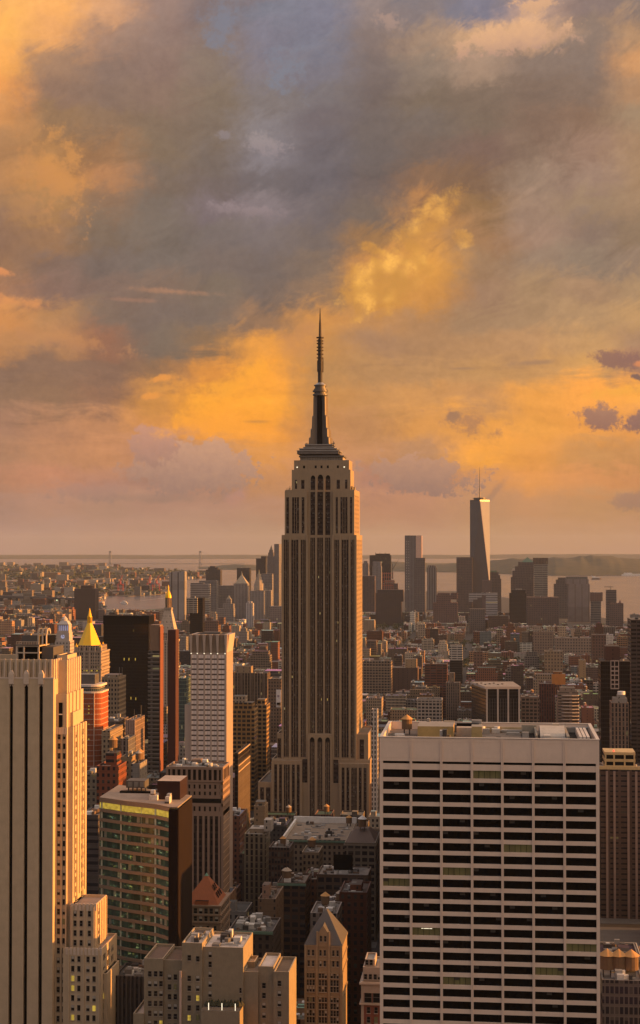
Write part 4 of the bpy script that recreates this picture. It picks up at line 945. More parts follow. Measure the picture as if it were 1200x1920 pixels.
# ---------------------------------------------------------------- foreground blocks with real windows
def fblock(root, Y, a, b, py, D, st, C, zt_ref=300, rc=(.25, .22, .2), par=1.0, y0=None):
    y = y0 or Y
    part(root, 'wall', lambda m: m.pbox(W(a, y, 1800), W(b, y, 1800), y, y+D, 0, PZ(py, y, (a+b)/2), st, C, rc, par, .45))
def wgrid(Y, pxs, py0, dpy, n, h=11):
    return [(W(px, Y, 1800), Y, PZ(py0+dpy*k+h, Y, px), 0) for k in range(n) for px in pxs]
def beige_stepped():
    Y = 590; C = (.27, .218, .15); st = plain('beige_brick', C, .85, var=.26, scale=.35)
    t = thing('apartment_block', (W(400, Y), Y+14, 0), 'beige brick block with blank centre wall, pale flat roof and several stepped wings', 'apartment building')
    reg(270, 545, 1757, 1920, Y, 'beige stepped block', (W(262, Y), W(548, Y), Y-3, Y+34))
    for a, b, py, D, y, rc in ((270, 306, 1797, 22, 591, (.14, .10, .08)), (306, 341, 1800, 20, 592, (.16, .11, .08)), (341, 379, 1768, 24, 589, (.5, .44, .4)), (379, 456, 1776, 24, 590, (.62, .55, .5)), (456, 484, 1822, 20, 591, (.2, .17, .14)), (484, 513, 1812, 20, 592, (.55, .5, .47)), (513, 542, 1822, 22, 589, (.16, .11, .07)), (250, 270, 1900, 20, 590, (.5, .45, .4))):
        fblock(t, Y, a, b, py, D, st, C, rc=rc, y0=y)
    fblock(t, Y, 456, 478, 1803, 9, st, (.42, .30, .18), rc=(.4, .3, .2), y0=600)
    windows(t, wgrid(591, (281, 292, 302), 1820, 18.5, 6)+wgrid(592, (318, 329), 1826, 18.5, 6)+wgrid(589, (355, 371), 1810, 18.5, 6)[2:]+wgrid(592, (495,), 1842, 18.5, 5)+wgrid(589, (524,), 1838, 19, 5)+wgrid(589, (371,), 1792, 18, 1)+wgrid(589, (355,), 1790, 18, 1), 1.45, 2.0, (.5, .34, .10, .06))
    windows(t, [(W(394, 590, 1800), 590, PZ(1795+18.5*k, 590, 394), 0) for k in range(6)], 1.35, 2.1, (.3, .66, 0, .04)); windows(t, [(W(454, 590, 1800)-.6, 590, PZ(1860+18*k, 590, 394), 0) for k in range(2)], .9, 1.9, (1, 0, 0, 0))
    part(t, 'chimney_pipe', lambda m: m.box(W(339, 589, 1850)-.4, W(339, 589, 1850)+.4, 588.2, 588.9, 0, PZ(1820, 589, 340), plain('pink_pipe', (.55, .40, .32), .6)))
    part(t, 'roof_terrace', lambda m: (m.box(W(384, 588, 1890), W(456, 588, 1890), 580, 589.6, 0, PZ(1893, 582, 420), st, C, ROOF, (.1, .09, .08)), [m.box(W(p, 581, 1890)-.12, W(p, 581, 1890)+.12, 581, 581.3, PZ(1893, 582, 420), PZ(1880, 582, 420), LAMP) for p in (391, 416, 441)]))
    part(t, 'terrace_plants', lambda m: [m.cone(W(388+r_*4.0, 586, 1880), 586+(r_ % 3), 1.2, PZ(1885, 586, 420), PZ(1885, 586, 420)+1.8, HILL, n=7) for r_ in range(17)])
    clutter(t, W(346, 589), W(377, 589), 592, 610, PZ(1768, 589, 360)-1, 3); clutter(t, W(384, 590), W(452, 590), 593, 612, PZ(1776, 590, 400)-1, 5)
beige_stepped()
def pyramid_house():
    Y = 720; X = lambda p: W(p, Y, 1700); Z = lambda p: PZ(p, Y, 380); C = (.24, .16, .11); st = plain('warm_brown_brick', C, .85, var=.25, scale=.5)
    t = thing('office_building', (X(375), Y+12, 0), 'brown office building under a steep orange tiled pyramid roof with small skylights', 'building')
    reg(339, 430, 1650, 1760, Y, 'orange pyramid roof', (X(335), X(434), Y-3, Y+32))
    x0, x1 = X(340), X(413); y1 = Y+27
    part(t, 'wall', lambda m: m.box(x0, x1, Y, y1, 0, Z(1698), st, None, ROOF, (.12, .1, .09)))
    parts(t, 'cornice', lambda m: [m.box(x0-.5, x1+.5, Y-.5, y1+.5, Z(p), Z(p)+.7, st) for p in (1700, 1717, 1731)])
    rf = plain('orange_tile', (.24, .075, .03), .75, var=.2, scale=.8)
    def roof(m):
        z = Z(1698)+.01; a = [(x0+.5, Y+.5), (x1-1, Y+.5), (x1-1, y1-4), (x0+.5, y1-4)]; cx, cy = (x0+x1)/2+.5, Y+12
        m.loft(a, [(cx-.7, cy-.7), (cx+.7, cy-.7), (cx+.7, cy+.7), (cx-.7, cy+.7)], z, Z(1652), rf, cap=True)
        m.cone(cx, cy, 1.0, Z(1652), Z(1646), plain('copper_green', (.12, .25, .18), .6))
    part(t, 'roof', roof)
    parts(t, 'skylight', lambda m: [m.marks.append(len(m.f)) or m.face([(x1-1-u*5.6-.0+.05, Y+7+k*4, Z(1698)+u*11), (x1-1-u*5.6+.05, Y+9+k*4, Z(1698)+u*11), (x1-1-(u+.22)*5.6+.05, Y+9+k*4, Z(1698)+(u+.22)*11), (x1-1-(u+.22)*5.6+.05, Y+7+k*4, Z(1698)+(u+.22)*11)], GLASS) for u in (.2, .5) for k in range(3-int(u*2.5))])
    part(t, 'dormer', lambda m: m.box(X(365), X(390), Y+.3, Y+2.6, Z(1697), Z(1690), rf, None, BLACK))
    for py, n, w_, h in ((1713, 7, 1.7, 2.4), (1727, 7, 1.6, 2.2), (1744, 5, 1.3, 2.0), (1758, 5, 1.3, 2.), (1773, 5, 1.3, 2.)):
        windows(t, [(x0+(x1-x0)*(k+.7)/(n+.4), Y, Z(py), 0) for k in range(n)]+[(x1, Y+2.5+k*3.4, Z(py), 1) for k in range(7)], w_, h, (.7, .27, .01, .02))
pyramid_house()
def gothic():
    Y = 620; X = lambda p: W(p, Y, 1800); Z = lambda p: PZ(p, Y, 605); C = (.26, .19, .12); st = plain('ochre_brick', C, .85, var=.26, scale=.5); sl = plain('grey_slate', (.085, .08, .08), .6, var=.15, scale=.6)
    t = thing('gothic_tower', (X(606), Y+11, 0), 'ochre brick gothic tower with a grey slate hipped roof and pointed gable dormer', 'tower')
    reg(565, 650, 1712, 1920, Y, 'gothic slate roof tower', (X(560), X(655), Y-3, Y+26))
    x0, x1 = X(572), X(641); y1 = Y+22; ze = Z(1772)
    part(t, 'wall', lambda m: m.box(x0, x1, Y, y1, 0, ze, st, None, sl))
    parts(t, 'string_course', lambda m: [m.box(x0-.3, x1+.3, Y-.3, y1+.3, Z(p), Z(p)+.5, st) for p in (1775, 1801, 1825, 1870)])
    parts(t, 'buttress', lambda m: [m.box(X(p)-.45, X(p)+.45, Y-.45, Y+.1, 0, Z(1772), st) for p in (573, 594, 617, 640)])
    part(t, 'roof', lambda m: m.loft([(x0-.3, Y-.3), (x1+.3, Y-.3), (x1+.3, y1+.3), (x0-.3, y1+.3)], [((x0+x1)/2-.4, Y+9), ((x0+x1)/2+.4, Y+9), ((x0+x1)/2+.4, Y+12), ((x0+x1)/2-.4, Y+12)], ze+.02, Z(1716), sl, cap=True))
    def gab(m):
        c = X(606); h = 2.3; a = [(c-h, Y-.35, ze-.5), (c+h, Y-.35, ze-.5), (c+h, Y-.35, Z(1752)), (c, Y-.35, Z(1735)), (c-h, Y-.35, Z(1752))]
        b = [(q[0], Y+7, q[2]) for q in a]; m.face(a, st)
        for k in range(5): m.face([a[k], b[k], b[(k+1) % 5], a[(k+1) % 5]][::-1], st if k in (1, 4) else sl)
        for s_ in (-1, 1): m.box(c+s_*2.3-.35, c+s_*2.3+.35, Y-.6, Y, ze-1, Z(1746), st)
    part(t, 'dormer', gab)
    sp = []
    for py in (1765,): sp += [(X(p), Y-.38, Z(py), 0) for p in (602, 610)]
    for py in (1792, 1812): sp += [(X(p), Y, Z(py), 0) for p in (579, 587, 601, 609, 625, 633)]
    for py in (1834, 1848, 1860, 1879, 1892, 1905, 1918): sp += [(X(p), Y, Z(py), 0) for p in (577, 582.5, 588, 600, 605.5, 611, 622, 627.5, 633)]
    windows(t, sp, .95, 2.2, (.8, .17, .01, .02))
gothic()
def corner_white():
    Y = 560; X = lambda p: W(p, Y, 1860); Z = lambda p: PZ(p, Y, 695); C = (.40, .31, .24); st = plain('cream_stone', C, .8, var=.15, scale=.5); br = plain('red_brick_front', (.20, .07, .045), .9)
    t = thing('corner_building', (X(694), Y+10, 0), 'cream stone corner building with arched top windows over a red brick front', 'building')
    reg(674, 712, 1795, 1920, Y, 'cream arched corner building', (X(670), X(712), Y-3, Y+22))
    x0, x1 = X(677), X(716)
    part(t, 'wall', lambda m: (m.pbox(x0, x1, Y, Y+18, Z(1862), Z(1842), st, C, (.2, .18, .16), .8, .4), m.box(x0, x1, Y+.2, Y+18, 0, Z(1862), br), m.box(x0, X(682), Y, Y+.5, 0, Z(1862), st)))
    part(t, 'attic', lambda m: m.pbox(x0+.6, x1-.3, Y+1.2, Y+16, Z(1843), Z(1815), st, C, (.3, .28, .25), .8, .4))
    part(t, 'attic_upper', lambda m: m.pbox(x0+1.2, X(702), Y+2.5, Y+12, Z(1816), Z(1802), st, C, (.3, .28, .25), .6, .4))
    parts(t, 'cornice', lambda m: [m.box(x0-.6, x1+.3, Y-.6, Y+18, Z(p), Z(p)+.5, st) for p in (1846, 1884)])
    windows(t, [(X(p), Y+1.2, Z(1838), 0) for p in (685, 694, 703, 711)]+[(X(p), Y+2.5, Z(1813), 0) for p in (687, 695)], 1.2, 1.8); windows(t, [(X(p), Y+.2, Z(1880), 0) for p in (690, 706)], 2.6, 3.6, (1, 0, 0, 0)); windows(t, [(X(p), Y+.2, Z(py), 0) for p in (691, 705) for py in (1900, 1918)], 1.3, 2.1)
corner_white()

# ---------------------------------------------------------------- mid-distance landmarks, one small builder each
def generic(name, label, short, px0, px1, py, Y, D, col, sty, seen, cat='building', tiers=(), roofc=(.2, .18, .16), top=None, fins=0, equip=3, tankn=0, par=True, cornice=0):
    """a tower of stacked stages: each tier = (px0, px1, py top, inset from the front, depth, colour or None, style or None)"""
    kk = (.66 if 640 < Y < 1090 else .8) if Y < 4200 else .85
    gm = sum(col)/3; col = tuple(c*kk for c in col) if Y < 4200 else tuple((c*.45+gm*.55*g)*kk for c, g in zip(col, (.97, .98, 1.12))); roofc = tuple(c*.62 for c in roofc) if not 640 < Y < 1000 else tuple(c*.75 for c in roofc); tiers = [(a, b, p, i_, d_, tuple(c*kk for c in c2) if c2 else None, s2) for a, b, p, i_, d_, c2, s2 in tiers]  # far towers have the grey-blue of haze put into their base colour
    pr = 1500 if Y < 1300 else 1150
    X = lambda p: W(p, Y, pr); Z = lambda p: PZ(p, Y, (px0+px1)/2)
    x0, x1 = X(px0), X(px1); t = thing(name, ((x0+x1)/2, Y+D/2, 0), label, cat)
    reg(px0, px1+max(0, (925-px1)*D/(Y+D)), py, seen, Y, short, (min(x0, x1)-2, x1+2, Y-2, Y+D+2))
    t['_t'] = 1
    m_ = STY.get(sty) or sty; zt = Z(py); z = zt
    if par: part(t, 'wall', lambda m: m.pbox(x0, x1, Y, Y+D, 0, zt, m_, col, roofc, 1.0, .5))
    else: part(t, 'wall', lambda m: m.box(x0, x1, Y, Y+D, 0, zt, m_, col, ROOF, roofc))
    if cornice: part(t, 'cornice', lambda m: (m.box(x0-.5, x1+.5, Y-.5, Y+D+.5, zt-cornice, zt-cornice+.8, ROOF, tuple(c*1.1 for c in col))))
    if fins: parts(t, 'pier', lambda m: [m.box(x0+(x1-x0)*k/fins-.4, x0+(x1-x0)*k/fins+.4, Y-.5, Y-.02, 0, zt, ROOF, tuple(min(.7, c*1.5) for c in col)) for k in range(fins+1)])
    for a, b, p, ins, dd, c2, s2 in tiers:
        zz = Z(p); base = z-1.1 if par else z
        part(t, 'setback', lambda m: m.box(X(a), X(b), Y+ins, Y+ins+dd, base, zz, STY.get(s2) or s2 or m_, c2 or col, ROOF, roofc)); z = max(z, zz)
    if equip: clutter(t, x0+1, x1-1, Y+1, Y+D-1, zt-1 if par else zt, equip)
    for _ in range(tankn): tank(t, rnd.uniform(x0+3, x1-3), Y+rnd.uniform(4, max(5, D-4)), zt-.8, rnd.uniform(.85, 1.1))
    if top: top(t, X, Z, Y, D, zt)
    return t
G_ = generic
BR = (.17, .085, .055); DBR = (.10, .06, .05); RB = (.22, .08, .045); GRY = (.22, .20, .19); LG = (.36, .32, .29); CRM = (.42, .34, .26); DK = (.03, .026, .028); TANc = (.33, .25, .175); WH = (.58, .53, .48)

# black glass slab, striped red tower
G_('office_tower', 'broad black glass office slab with a few yellow lit windows behind the gold pyramid', 'black glass slab', 194, 279, 1155, 1900, 30, (.014, .011, .010), 'dark', 1395, 'skyscraper', roofc=(.03, .03, .03), par=False,
   top=lambda t, X, Z, Y, D, zt: (part(t, 'crown_band', lambda m: m.box(X(194)-.3, X(279)+.3, Y-.3, Y+D, zt-10, zt+.4, BLACK)), parts(t, 'window', lambda m: [m.box(X(p)-.5, X(p)+.5, Y-.12, Y-.03, Z(q)-1.6, Z(q)+1.6, LITY) for p, q in ((205, 1236), (233, 1236), (242, 1236), (254, 1236), (246, 1309), (255, 1310))])))
def striped_red():
    Y = 1350; X = lambda p: W(p, Y, 1300); Z = lambda p: PZ(p, Y, 300)
    t = thing('apartment_tower', (X(295), Y+15, 0), 'slender twin slab apartment tower with striped balconies and a dark red blind side', 'apartment tower')
    reg(278, 320, 1170, 1450, Y, 'striped red tower', (X(275), X(321), Y-2, Y+42))
    bal = facade('balcony_bands', 14, 3.6, .08, .95, .40, .82, glass=(.02, .02, .02), lit=.02, blind=.4); rw = plain('red_side_wall', (.19, .07, .045), .85, var=.1)
    part(t, 'wall', lambda m: (m.box(X(278), X(299), Y, Y+14, 0, Z(1220), bal, (.13, .11, .10), ROOF, (.2, .15, .12)), m.box(X(281), X(299), Y+1, Y+13, Z(1220)+.01, Z(1172), plain('sandy_brick', (.24, .15, .10), .9), None, ROOF, (.3, .2, .15))))
    part(t, 'side_slab', lambda m: (m.box(X(299)+.01, X(300.6), Y-.5, Y+13, 0, Z(1175), rw), m.box(X(303), X(318), Y+26, Y+40, 0, Z(1184), plain('dark_red_wall', (.07, .028, .025), .9, var=.1), None, ROOF, (.1, .05, .04))))
    part(t, 'balcony_slab', lambda m: [m.box(X(278)-.4, X(299), Y-.8, Y-.02, Z(1225)-3.6*k-.5, Z(1225)-3.6*k, ROOF, (.22, .19, .17)) for k in range(34)])
striped_red()
def gold_pyramid():
    Y = 1750; X = lambda p: W(p, Y, 1200); Z = lambda p: PZ(p, Y, 168); C = (.34, .26, .20)
    t = thing('gilded_tower', (X(168), Y+22, 0), 'limestone tower topped by a gleaming gold octagonal pyramid and lantern', 'skyscraper')
    reg(139, 203, 1140, 1300, Y, 'gold pyramid tower', (X(135), X(206), Y-2, Y+48))
    part(t, 'wall', lambda m: (m.box(X(139), X(190), Y, Y+38, 0, Z(1221), STY['pair'], C, ROOF, (.2, .17, .14)), m.box(X(146), X(186), Y+3, Y+36, Z(1221), Z(1211), STY['piers'], C, ROOF, (.15, .12, .1))))
    parts(t, 'cornice', lambda m: [m.box(X(139)-.7, X(190)+.7, Y-.7, Y+38.7, Z(p), Z(p)+1.2, ROOF, C) for p in (1223, 1247, 1256)])
    parts(t, 'pier', lambda m: [m.box(X(p)-.5, X(p)+.5, Y-.6, Y-.02, Z(1300), Z(1213), ROOF, (.42, .33, .26)) for p in (140, 149, 158, 168, 178, 189)])
    cy = Y+19; cx = W(168, cy, 1200); Z = lambda p: PZ(p, cy, 168); r0 = (X(189)-X(147))/2*1.04
    part(t, 'gold_pyramid', lambda m: m.loft(m.ring(cx, cy, r0, 8, .5), m.ring(cx, cy, r0*.20, 8, .5), Z(1211), Z(1168), GOLD, cap=True))
    def lan(m):
        for k in range(8): a = 6.283*(k+.5)/8; m.box(cx+r0*.17*math.cos(a)-.4, cx+r0*.17*math.cos(a)+.4, cy+r0*.17*math.sin(a)-.4, cy+r0*.17*math.sin(a)+.4, Z(1168), Z(1157), GOLD)
        m.cyl(cx, cy, r0*.10, Z(1168), Z(1157), BLACK, n=8); m.cyl(cx, cy, r0*.21, Z(1157), Z(1155.5), GOLD, n=8); m.loft(m.ring(cx, cy, r0*.17, 8), m.ring(cx, cy, .2, 8), Z(1155.5), Z(1140), GOLD, cap=True)
    part(t, 'lantern', lan)
    for p, y in ((143, Y+2), (188, Y+2), (193, Y+34)): part(t, 'corner_pinnacle', lambda m: (m.box(W(p, y)-1.6, W(p, y)+1.6, y-1.6, y+1.6, Z(1224), Z(1211.5), ROOF, C), m.cone(W(p, y), y, 2, Z(1211.5), Z(1204), GOLD, n=4, rot=.5)))
    Z = lambda p: PZ(p, Y, 168)
    parts(t, 'window', lambda m: [m.box(X(p)-1, X(p)+1, Y-.15, Y-.02, Z(q)-1, Z(q)+1, LITY) for p, q in ((144, 1257), (158, 1257), (163, 1257), (172, 1257), (150, 1257), (166, 1263), (182, 1257))])
gold_pyramid()
def clock_tower():
    Y = 2050; X = lambda p: W(p, Y, 1200); Z = lambda p: PZ(p, Y, 316); C = (.46, .37, .30)
    t = thing('bell_tower', (X(316), Y+14, 0), 'pale marble tower with a steep pyramid roof and small gold cupola', 'skyscraper')
    reg(300, 338, 1097, 1300, Y, 'gold cupola tower', (X(297), X(340), Y-2, Y+32))
    cy = Y+13; cx = W(315.5, cy, 1200); Z = lambda p: PZ(p, cy, 316); h = (X(333)-X(299))/2
    sq = lambda k: [(cx-h*k, cy-h*k), (cx+h*k, cy-h*k), (cx+h*k, cy+h*k), (cx-h*k, cy+h*k)]
    part(t, 'wall', lambda m: (m.prism(sq(1), 0, Z(1202), STY['punch'], C), m.prism(sq(1.07), Z(1202), Z(1199), ROOF, C), m.prism(sq(.88), Z(1199), Z(1186), STY['piers'], C)))
    part(t, 'pyramid_roof', lambda m: m.loft(sq(.90), sq(.36), Z(1186), Z(1143), facade('dormered_roof', 5.5, 7.5, .40, .58, .35, .62, glass=(.05, .04, .04), lit=0), C, cap=True))
    part(t, 'belfry', lambda m: (m.prism(sq(.42), Z(1143), Z(1139), ROOF, (.3, .25, .2)), [m.box(cx+h*.32*math.cos(a)-.4, cx+h*.32*math.cos(a)+.4, cy+h*.32*math.sin(a)-.4, cy+h*.32*math.sin(a)+.4, Z(1139), Z(1121), ROOF, (.35, .24, .14)) for a in [6.283*k/8 for k in range(8)]], m.cyl(cx, cy, h*.24, Z(1139), Z(1121), ROOF, (.2, .14, .1), n=8)))
    def dome(m):
        for k in range(5): m.cyl(cx, cy, h*.34*math.cos(k*math.pi/10), Z(1121)+k*2.3, Z(1121)+(k+1)*2.3, GOLD, n=12, r1=h*.34*math.cos((k+1)*math.pi/10), cap=False)
        m.cyl(cx, cy, .9, Z(1111), Z(1103), GOLD, n=8); m.cone(cx, cy, 1.3, Z(1103), Z(1096), GOLD, n=8)
    part(t, 'gold_cupola', dome)
clock_tower()
def con_tower():
    Y = 2600; X = lambda p: W(p, Y, 1200); Z = lambda p: PZ(p, Y, 122); C = (.42, .36, .32)
    t = thing('clock_tower', (X(122), Y+14, 0), 'pale stone clock tower with a blue lit clock, belfry and domed lantern', 'clock tower')
    reg(107, 140, 1155, 1225, Y, 'blue clock tower', (X(105), X(141), Y-2, Y+30))
    cy = Y+13; cx = W(121, cy, 1200); Z = lambda p: PZ(p, cy, 121); h = (X(135)-X(108))/2; sq = lambda k: [(cx-h*k, cy-h*k), (cx+h*k, cy-h*k), (cx+h*k, cy+h*k), (cx-h*k, cy+h*k)]
    part(t, 'wall', lambda m: (m.prism(sq(1.05), 0, Z(1201), STY['far'], C), m.prism(sq(.88), Z(1201), Z(1186), ROOF, C), m.prism(sq(.82), Z(1186), Z(1182), ROOF, C)))
    part(t, 'belfry', lambda m: ([m.box(cx-h*.72+h*1.44*k/5-.7, cx-h*.72+h*1.44*k/5+.7, cy-h*.72, cy+h*.72, Z(1182), Z(1172), ROOF, C) for k in range(6)], m.box(cx-h*.6, cx+h*.6, cy-h*.6, cy+h*.6, Z(1182), Z(1172), mat('blue_glow', lambda t_, b: (setattr(b.inputs['Emission Strength'], 'default_value', .13), setattr(b.inputs['Emission Color'], 'default_value', (.35, .45, 1, 1)))))))
    part(t, 'roof', lambda m: (m.prism(sq(.78), Z(1172), Z(1170), ROOF, C), m.loft(sq(.74), sq(.45), Z(1170), Z(1164), ROOF, (.5, .45, .42), cap=True), m.cyl(cx, cy, h*.4, Z(1164), Z(1160), ROOF, (.5, .45, .42), n=10), m.cone(cx, cy, h*.42, Z(1160), Z(1154), ROOF, (.5, .45, .42), n=10)))
    part(t, 'clock_face', lambda m: m.face([(cx+3.4*math.cos(6.283*k/16), cy-h*.88-.2, Z(1193)+3.4*math.sin(6.283*k/16)) for k in range(16)], MATS['blue_glow']))
    part(t, 'clock_hand', lambda m: (m.box(cx-.3, cx+.3, cy-h*.88-.5, cy-h*.88-.3, Z(1193), Z(1193)+3.8, BLACK), m.box(cx, cx+2.8, cy-h*.88-.5, cy-h*.88-.3, Z(1193)-.3, Z(1193)+.3, BLACK)))
con_tower()
def red_round():
    Y = 1150; X = lambda p: W(p, Y, 1350); Z = lambda p: PZ(p, Y, 168)
    t = thing('apartment_tower', (X(168), Y+12, 0), 'round fronted orange red brick apartment tower with pale balcony lines and white penthouse ring', 'apartment tower')
    reg(146, 190, 1264, 1440, Y, 'round red apartment tower', (X(140), X(192), Y-8, Y+30))
    x0, x1 = X(140), X(188); n = 12; c0 = (x0+x1)/2; hw = (x1-x0)/2
    arc = [(c0-hw*math.cos(math.pi*k/n), Y+5-5*math.sin(math.pi*k/n)) for k in range(n+1)]; pts = arc+[(x1, Y+24), (x0, Y+24)]
    sc = lambda q, k: [(c0+(a-c0)*k, Y+10+(b-Y-10)*k) for a, b in q]
    part(t, 'wall', lambda m: m.prism(pts, 0, Z(1300), facade('red_round_wall', 2.2, 3.75, .05, .16, .02, .98, glass=(.18, .06, .035), blind=0, lit=.0, rough=.6), (.30, .085, .04), ROOF, (.3, .25, .22)))
    parts(t, 'balcony_line', lambda m: [m.prism(sc(pts, 1.025), Z(1310+9.75*k)-.2, Z(1310+9.75*k)+.2, ROOF, (.48, .33, .26)) for k in range(18)])
    parts(t, 'pilaster', lambda m: [m.box(X(p)-.25, X(p)+.25, y-.4, y+.6, 0, Z(1300), ROOF, (.5, .36, .3)) for p, y in ((159.5, Y+.6), (176, Y+.4))])
    part(t, 'penthouse', lambda m: (m.prism(sc(pts, 1.03), Z(1300), Z(1297), ROOF, (.6, .5, .45)), m.prism(sc(pts, .8), Z(1297), Z(1288), STY['glass'], (.3, .25, .22)), m.prism(sc(pts, .93), Z(1288), Z(1284), ROOF, (.62, .54, .5))))
    part(t, 'roof_plant', lambda m: m.box(X(143), X(174), Y+6, Y+18, Z(1284), Z(1266), METAL, None, ROOF, (.2, .2, .2)))
    parts(t, 'window', lambda m: [m.box(X(166.5)-.45, X(166.5)+.45, Y-.3, Y+.2, Z(q)-.4, Z(q)+.4, LITY) for q in (1324, 1330, 1337, 1358, 1386)])  # these small glowing boxes are balcony lights
red_round()
G_('apartment_building', 'tan apartment building with golden lit west wall and two thin roof masts', 'tan masted building', 190, 222, 1270, 1280, 26, TANc, 'pair', 1350, roofc=(.35, .25, .22), tiers=((193, 219, 1266, 4, 16, None, 'blank'),), tankn=0,
   top=lambda t, X, Z, Y, D, zt: part(t, 'mast', lambda m: [m.cyl(X(p), Y+8, .25, zt, Z(1252), METAL, n=6) for p in (219, 224)]))
G_('office_building', 'low office building with broad dark window bays beside the red round tower', 'dark bay office', 188, 222, 1352, 1230, 34, (.20, .15, .13), 'loft', 1400, roofc=(.4, .33, .3), equip=5)
G_('office_building', 'pinkish office block with close vertical fins and two thin red roof masts', 'pink finned block', 236, 252, 1350, 1215, 36, (.34, .24, .20), 'piers', 1420, roofc=(.4, .3, .27), fins=5,
   top=lambda t, X, Z, Y, D, zt: part(t, 'mast', lambda m: [m.cyl(X(p), Y+8, .25, zt, Z(q), METAL, (.3, .1, .1), n=6) for p, q in ((247, 1332), (260, 1324))]))
G_('office_building', 'narrow grey building with ribbed side between fins and brick buildings', 'grey ribbed building', 226, 240, 1385, 1130, 24, GRY, 'piers', 1430)
G_('apartment_building', 'stone building with sunlit cornices stepping back beneath the red round tower', 'corniced stone building', 190, 206, 1370, 1120, 40, TANc, 'punch', 1415, cornice=4)
G_('brick_building', 'orange red brick apartment building with a brick tower and wooden water tank on top', 'red brick water tank building', 181, 222, 1436, 880, 20, (.30, .10, .06), 'punch', 1500, roofc=(.12, .1, .09), tiers=((194, 215, 1414, 5, 11, None, 'ribbon'),),
   top=lambda t, X, Z, Y, D, zt: tank(t, X(204), Y+10, Z(1414), 1.15))
G_('loft_building', 'grey stone building with arched windows low beside the slit tower', 'arched stone building', 152, 181, 1452, 930, 24, (.30, .25, .19), 'punch', 1530, equip=4, cornice=9)
G_('apartment_building', 'tan plaster building with tall blank side beyond the curved glass block', 'tan plaster building', 226, 246, 1419, 960, 24, (.40, .28, .17), 'blank', 1480, equip=3)
G_('apartment_building', 'pale narrow building with curved roof edge and paired dark tanks', 'pale narrow building', 246, 262, 1432, 950, 20, LG, 'blank', 1480, equip=2, tankn=2)
G_('office_building', 'low white roofed hall with a small vaulted shed beside the slit tower', 'white vaulted shed hall', 150, 184, 1528, 800, 24, (.12, .10, .1), 'ribbon', 1600, roofc=(.55, .5, .48), equip=5)
G_('apartment_tower', 'greenish glass apartment building behind the pale fluted tower', 'greenish glass building', 331, 350, 1272, 1500, 24, (.20, .27, .22), 'glass', 1400, roofc=(.1, .12, .08))
G_('office_building', 'cream lit narrow building wedged behind the dark red side wall', 'cream narrow building', 318, 326, 1312, 1420, 20, CRM, 'blank', 1400)
G_('loft_building', 'golden brick loft building stepping down in many terraces behind the pale fluted tower', 'golden terraced loft', 436, 477, 1330, 1480, 22, (.36, .22, .09), 'loft', 1450, tiers=((436, 473, 1318, 3, 14, None, None), (436, 459, 1306, 5, 12, CRM, 'punch')), tankn=0)
G_('loft_building', 'second golden brick loft with slim setbacks beside its dark roof tank', 'slim golden loft', 479, 500, 1322, 1530, 24, (.36, .23, .11), 'loft', 1450, tiers=((481, 496, 1312, 3, 14, None, None),))
G_('office_building', 'dark brown office building with tall striped upper windows and a big black water tank', 'striped office with black tank', 434, 501, 1262, 1800, 26, (.16, .115, .085), 'piers', 1330, tiers=((440, 470, 1250, 4, 14, TANc, 'blank'),), roofc=(.1, .08, .07), equip=6, fins=11)
G_('office_building', 'brown building with a large white painted billboard on its flank', 'billboard building', 503, 527, 1273, 1700, 30, (.22, .16, .12), 'punch', 1330,
   top=lambda t, X, Z, Y, D, zt: part(t, 'billboard', lambda m: (m.box(X(518), X(527), Y-.6, Y-.1, Z(1326), Z(1293), ROOF, (.62, .60, .6)), m.cyl(X(523), Y-.9, 2.2, Z(1321), Z(1317), BLACK, n=8), m.box(X(520), X(524), Y-.75, Y-.6, Z(1307), Z(1303), ROOF, (.3, .25, .3)))))
def ladder_building():
    Y = 1150
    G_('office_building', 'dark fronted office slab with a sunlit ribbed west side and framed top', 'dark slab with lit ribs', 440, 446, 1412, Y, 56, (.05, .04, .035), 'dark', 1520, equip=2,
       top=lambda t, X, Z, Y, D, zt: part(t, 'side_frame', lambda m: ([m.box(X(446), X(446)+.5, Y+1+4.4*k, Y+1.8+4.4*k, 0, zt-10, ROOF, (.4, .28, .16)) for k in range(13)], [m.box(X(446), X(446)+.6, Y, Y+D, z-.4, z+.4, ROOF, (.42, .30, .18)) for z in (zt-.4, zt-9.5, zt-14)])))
ladder_building()
G_('loft_building', 'tall stone loft with green glass bays and a white stair tower', 'green bay loft with white stair', 458, 498, 1564, 950, 20, (.30, .25, .18), 'piers', 1625, tiers=((466, 494, 1556, 4, 12, CRM, 'blank'), (494, 508, 1538, 2, 9, WH, 'blank')), roofc=(.5, .45, .4), equip=8)
G_('water_tower_building', 'plain tan elevator tower block standing over grey roofs beside the tallest tower', 'tan elevator block', 476, 496, 1511, 1020, 16, (.42, .29, .18), 'blank', 1545, tiers=((477, 495, 1505, 3, 9, None, 'blank'),))
G_('brick_building', 'dark brown brick building with white trimmed roof edge and lower white windows', 'white trimmed brick building', 504, 543, 1589, 930, 20, (.12, .075, .06), 'office', 1640, roofc=(.06, .055, .05), equip=6, tankn=1)
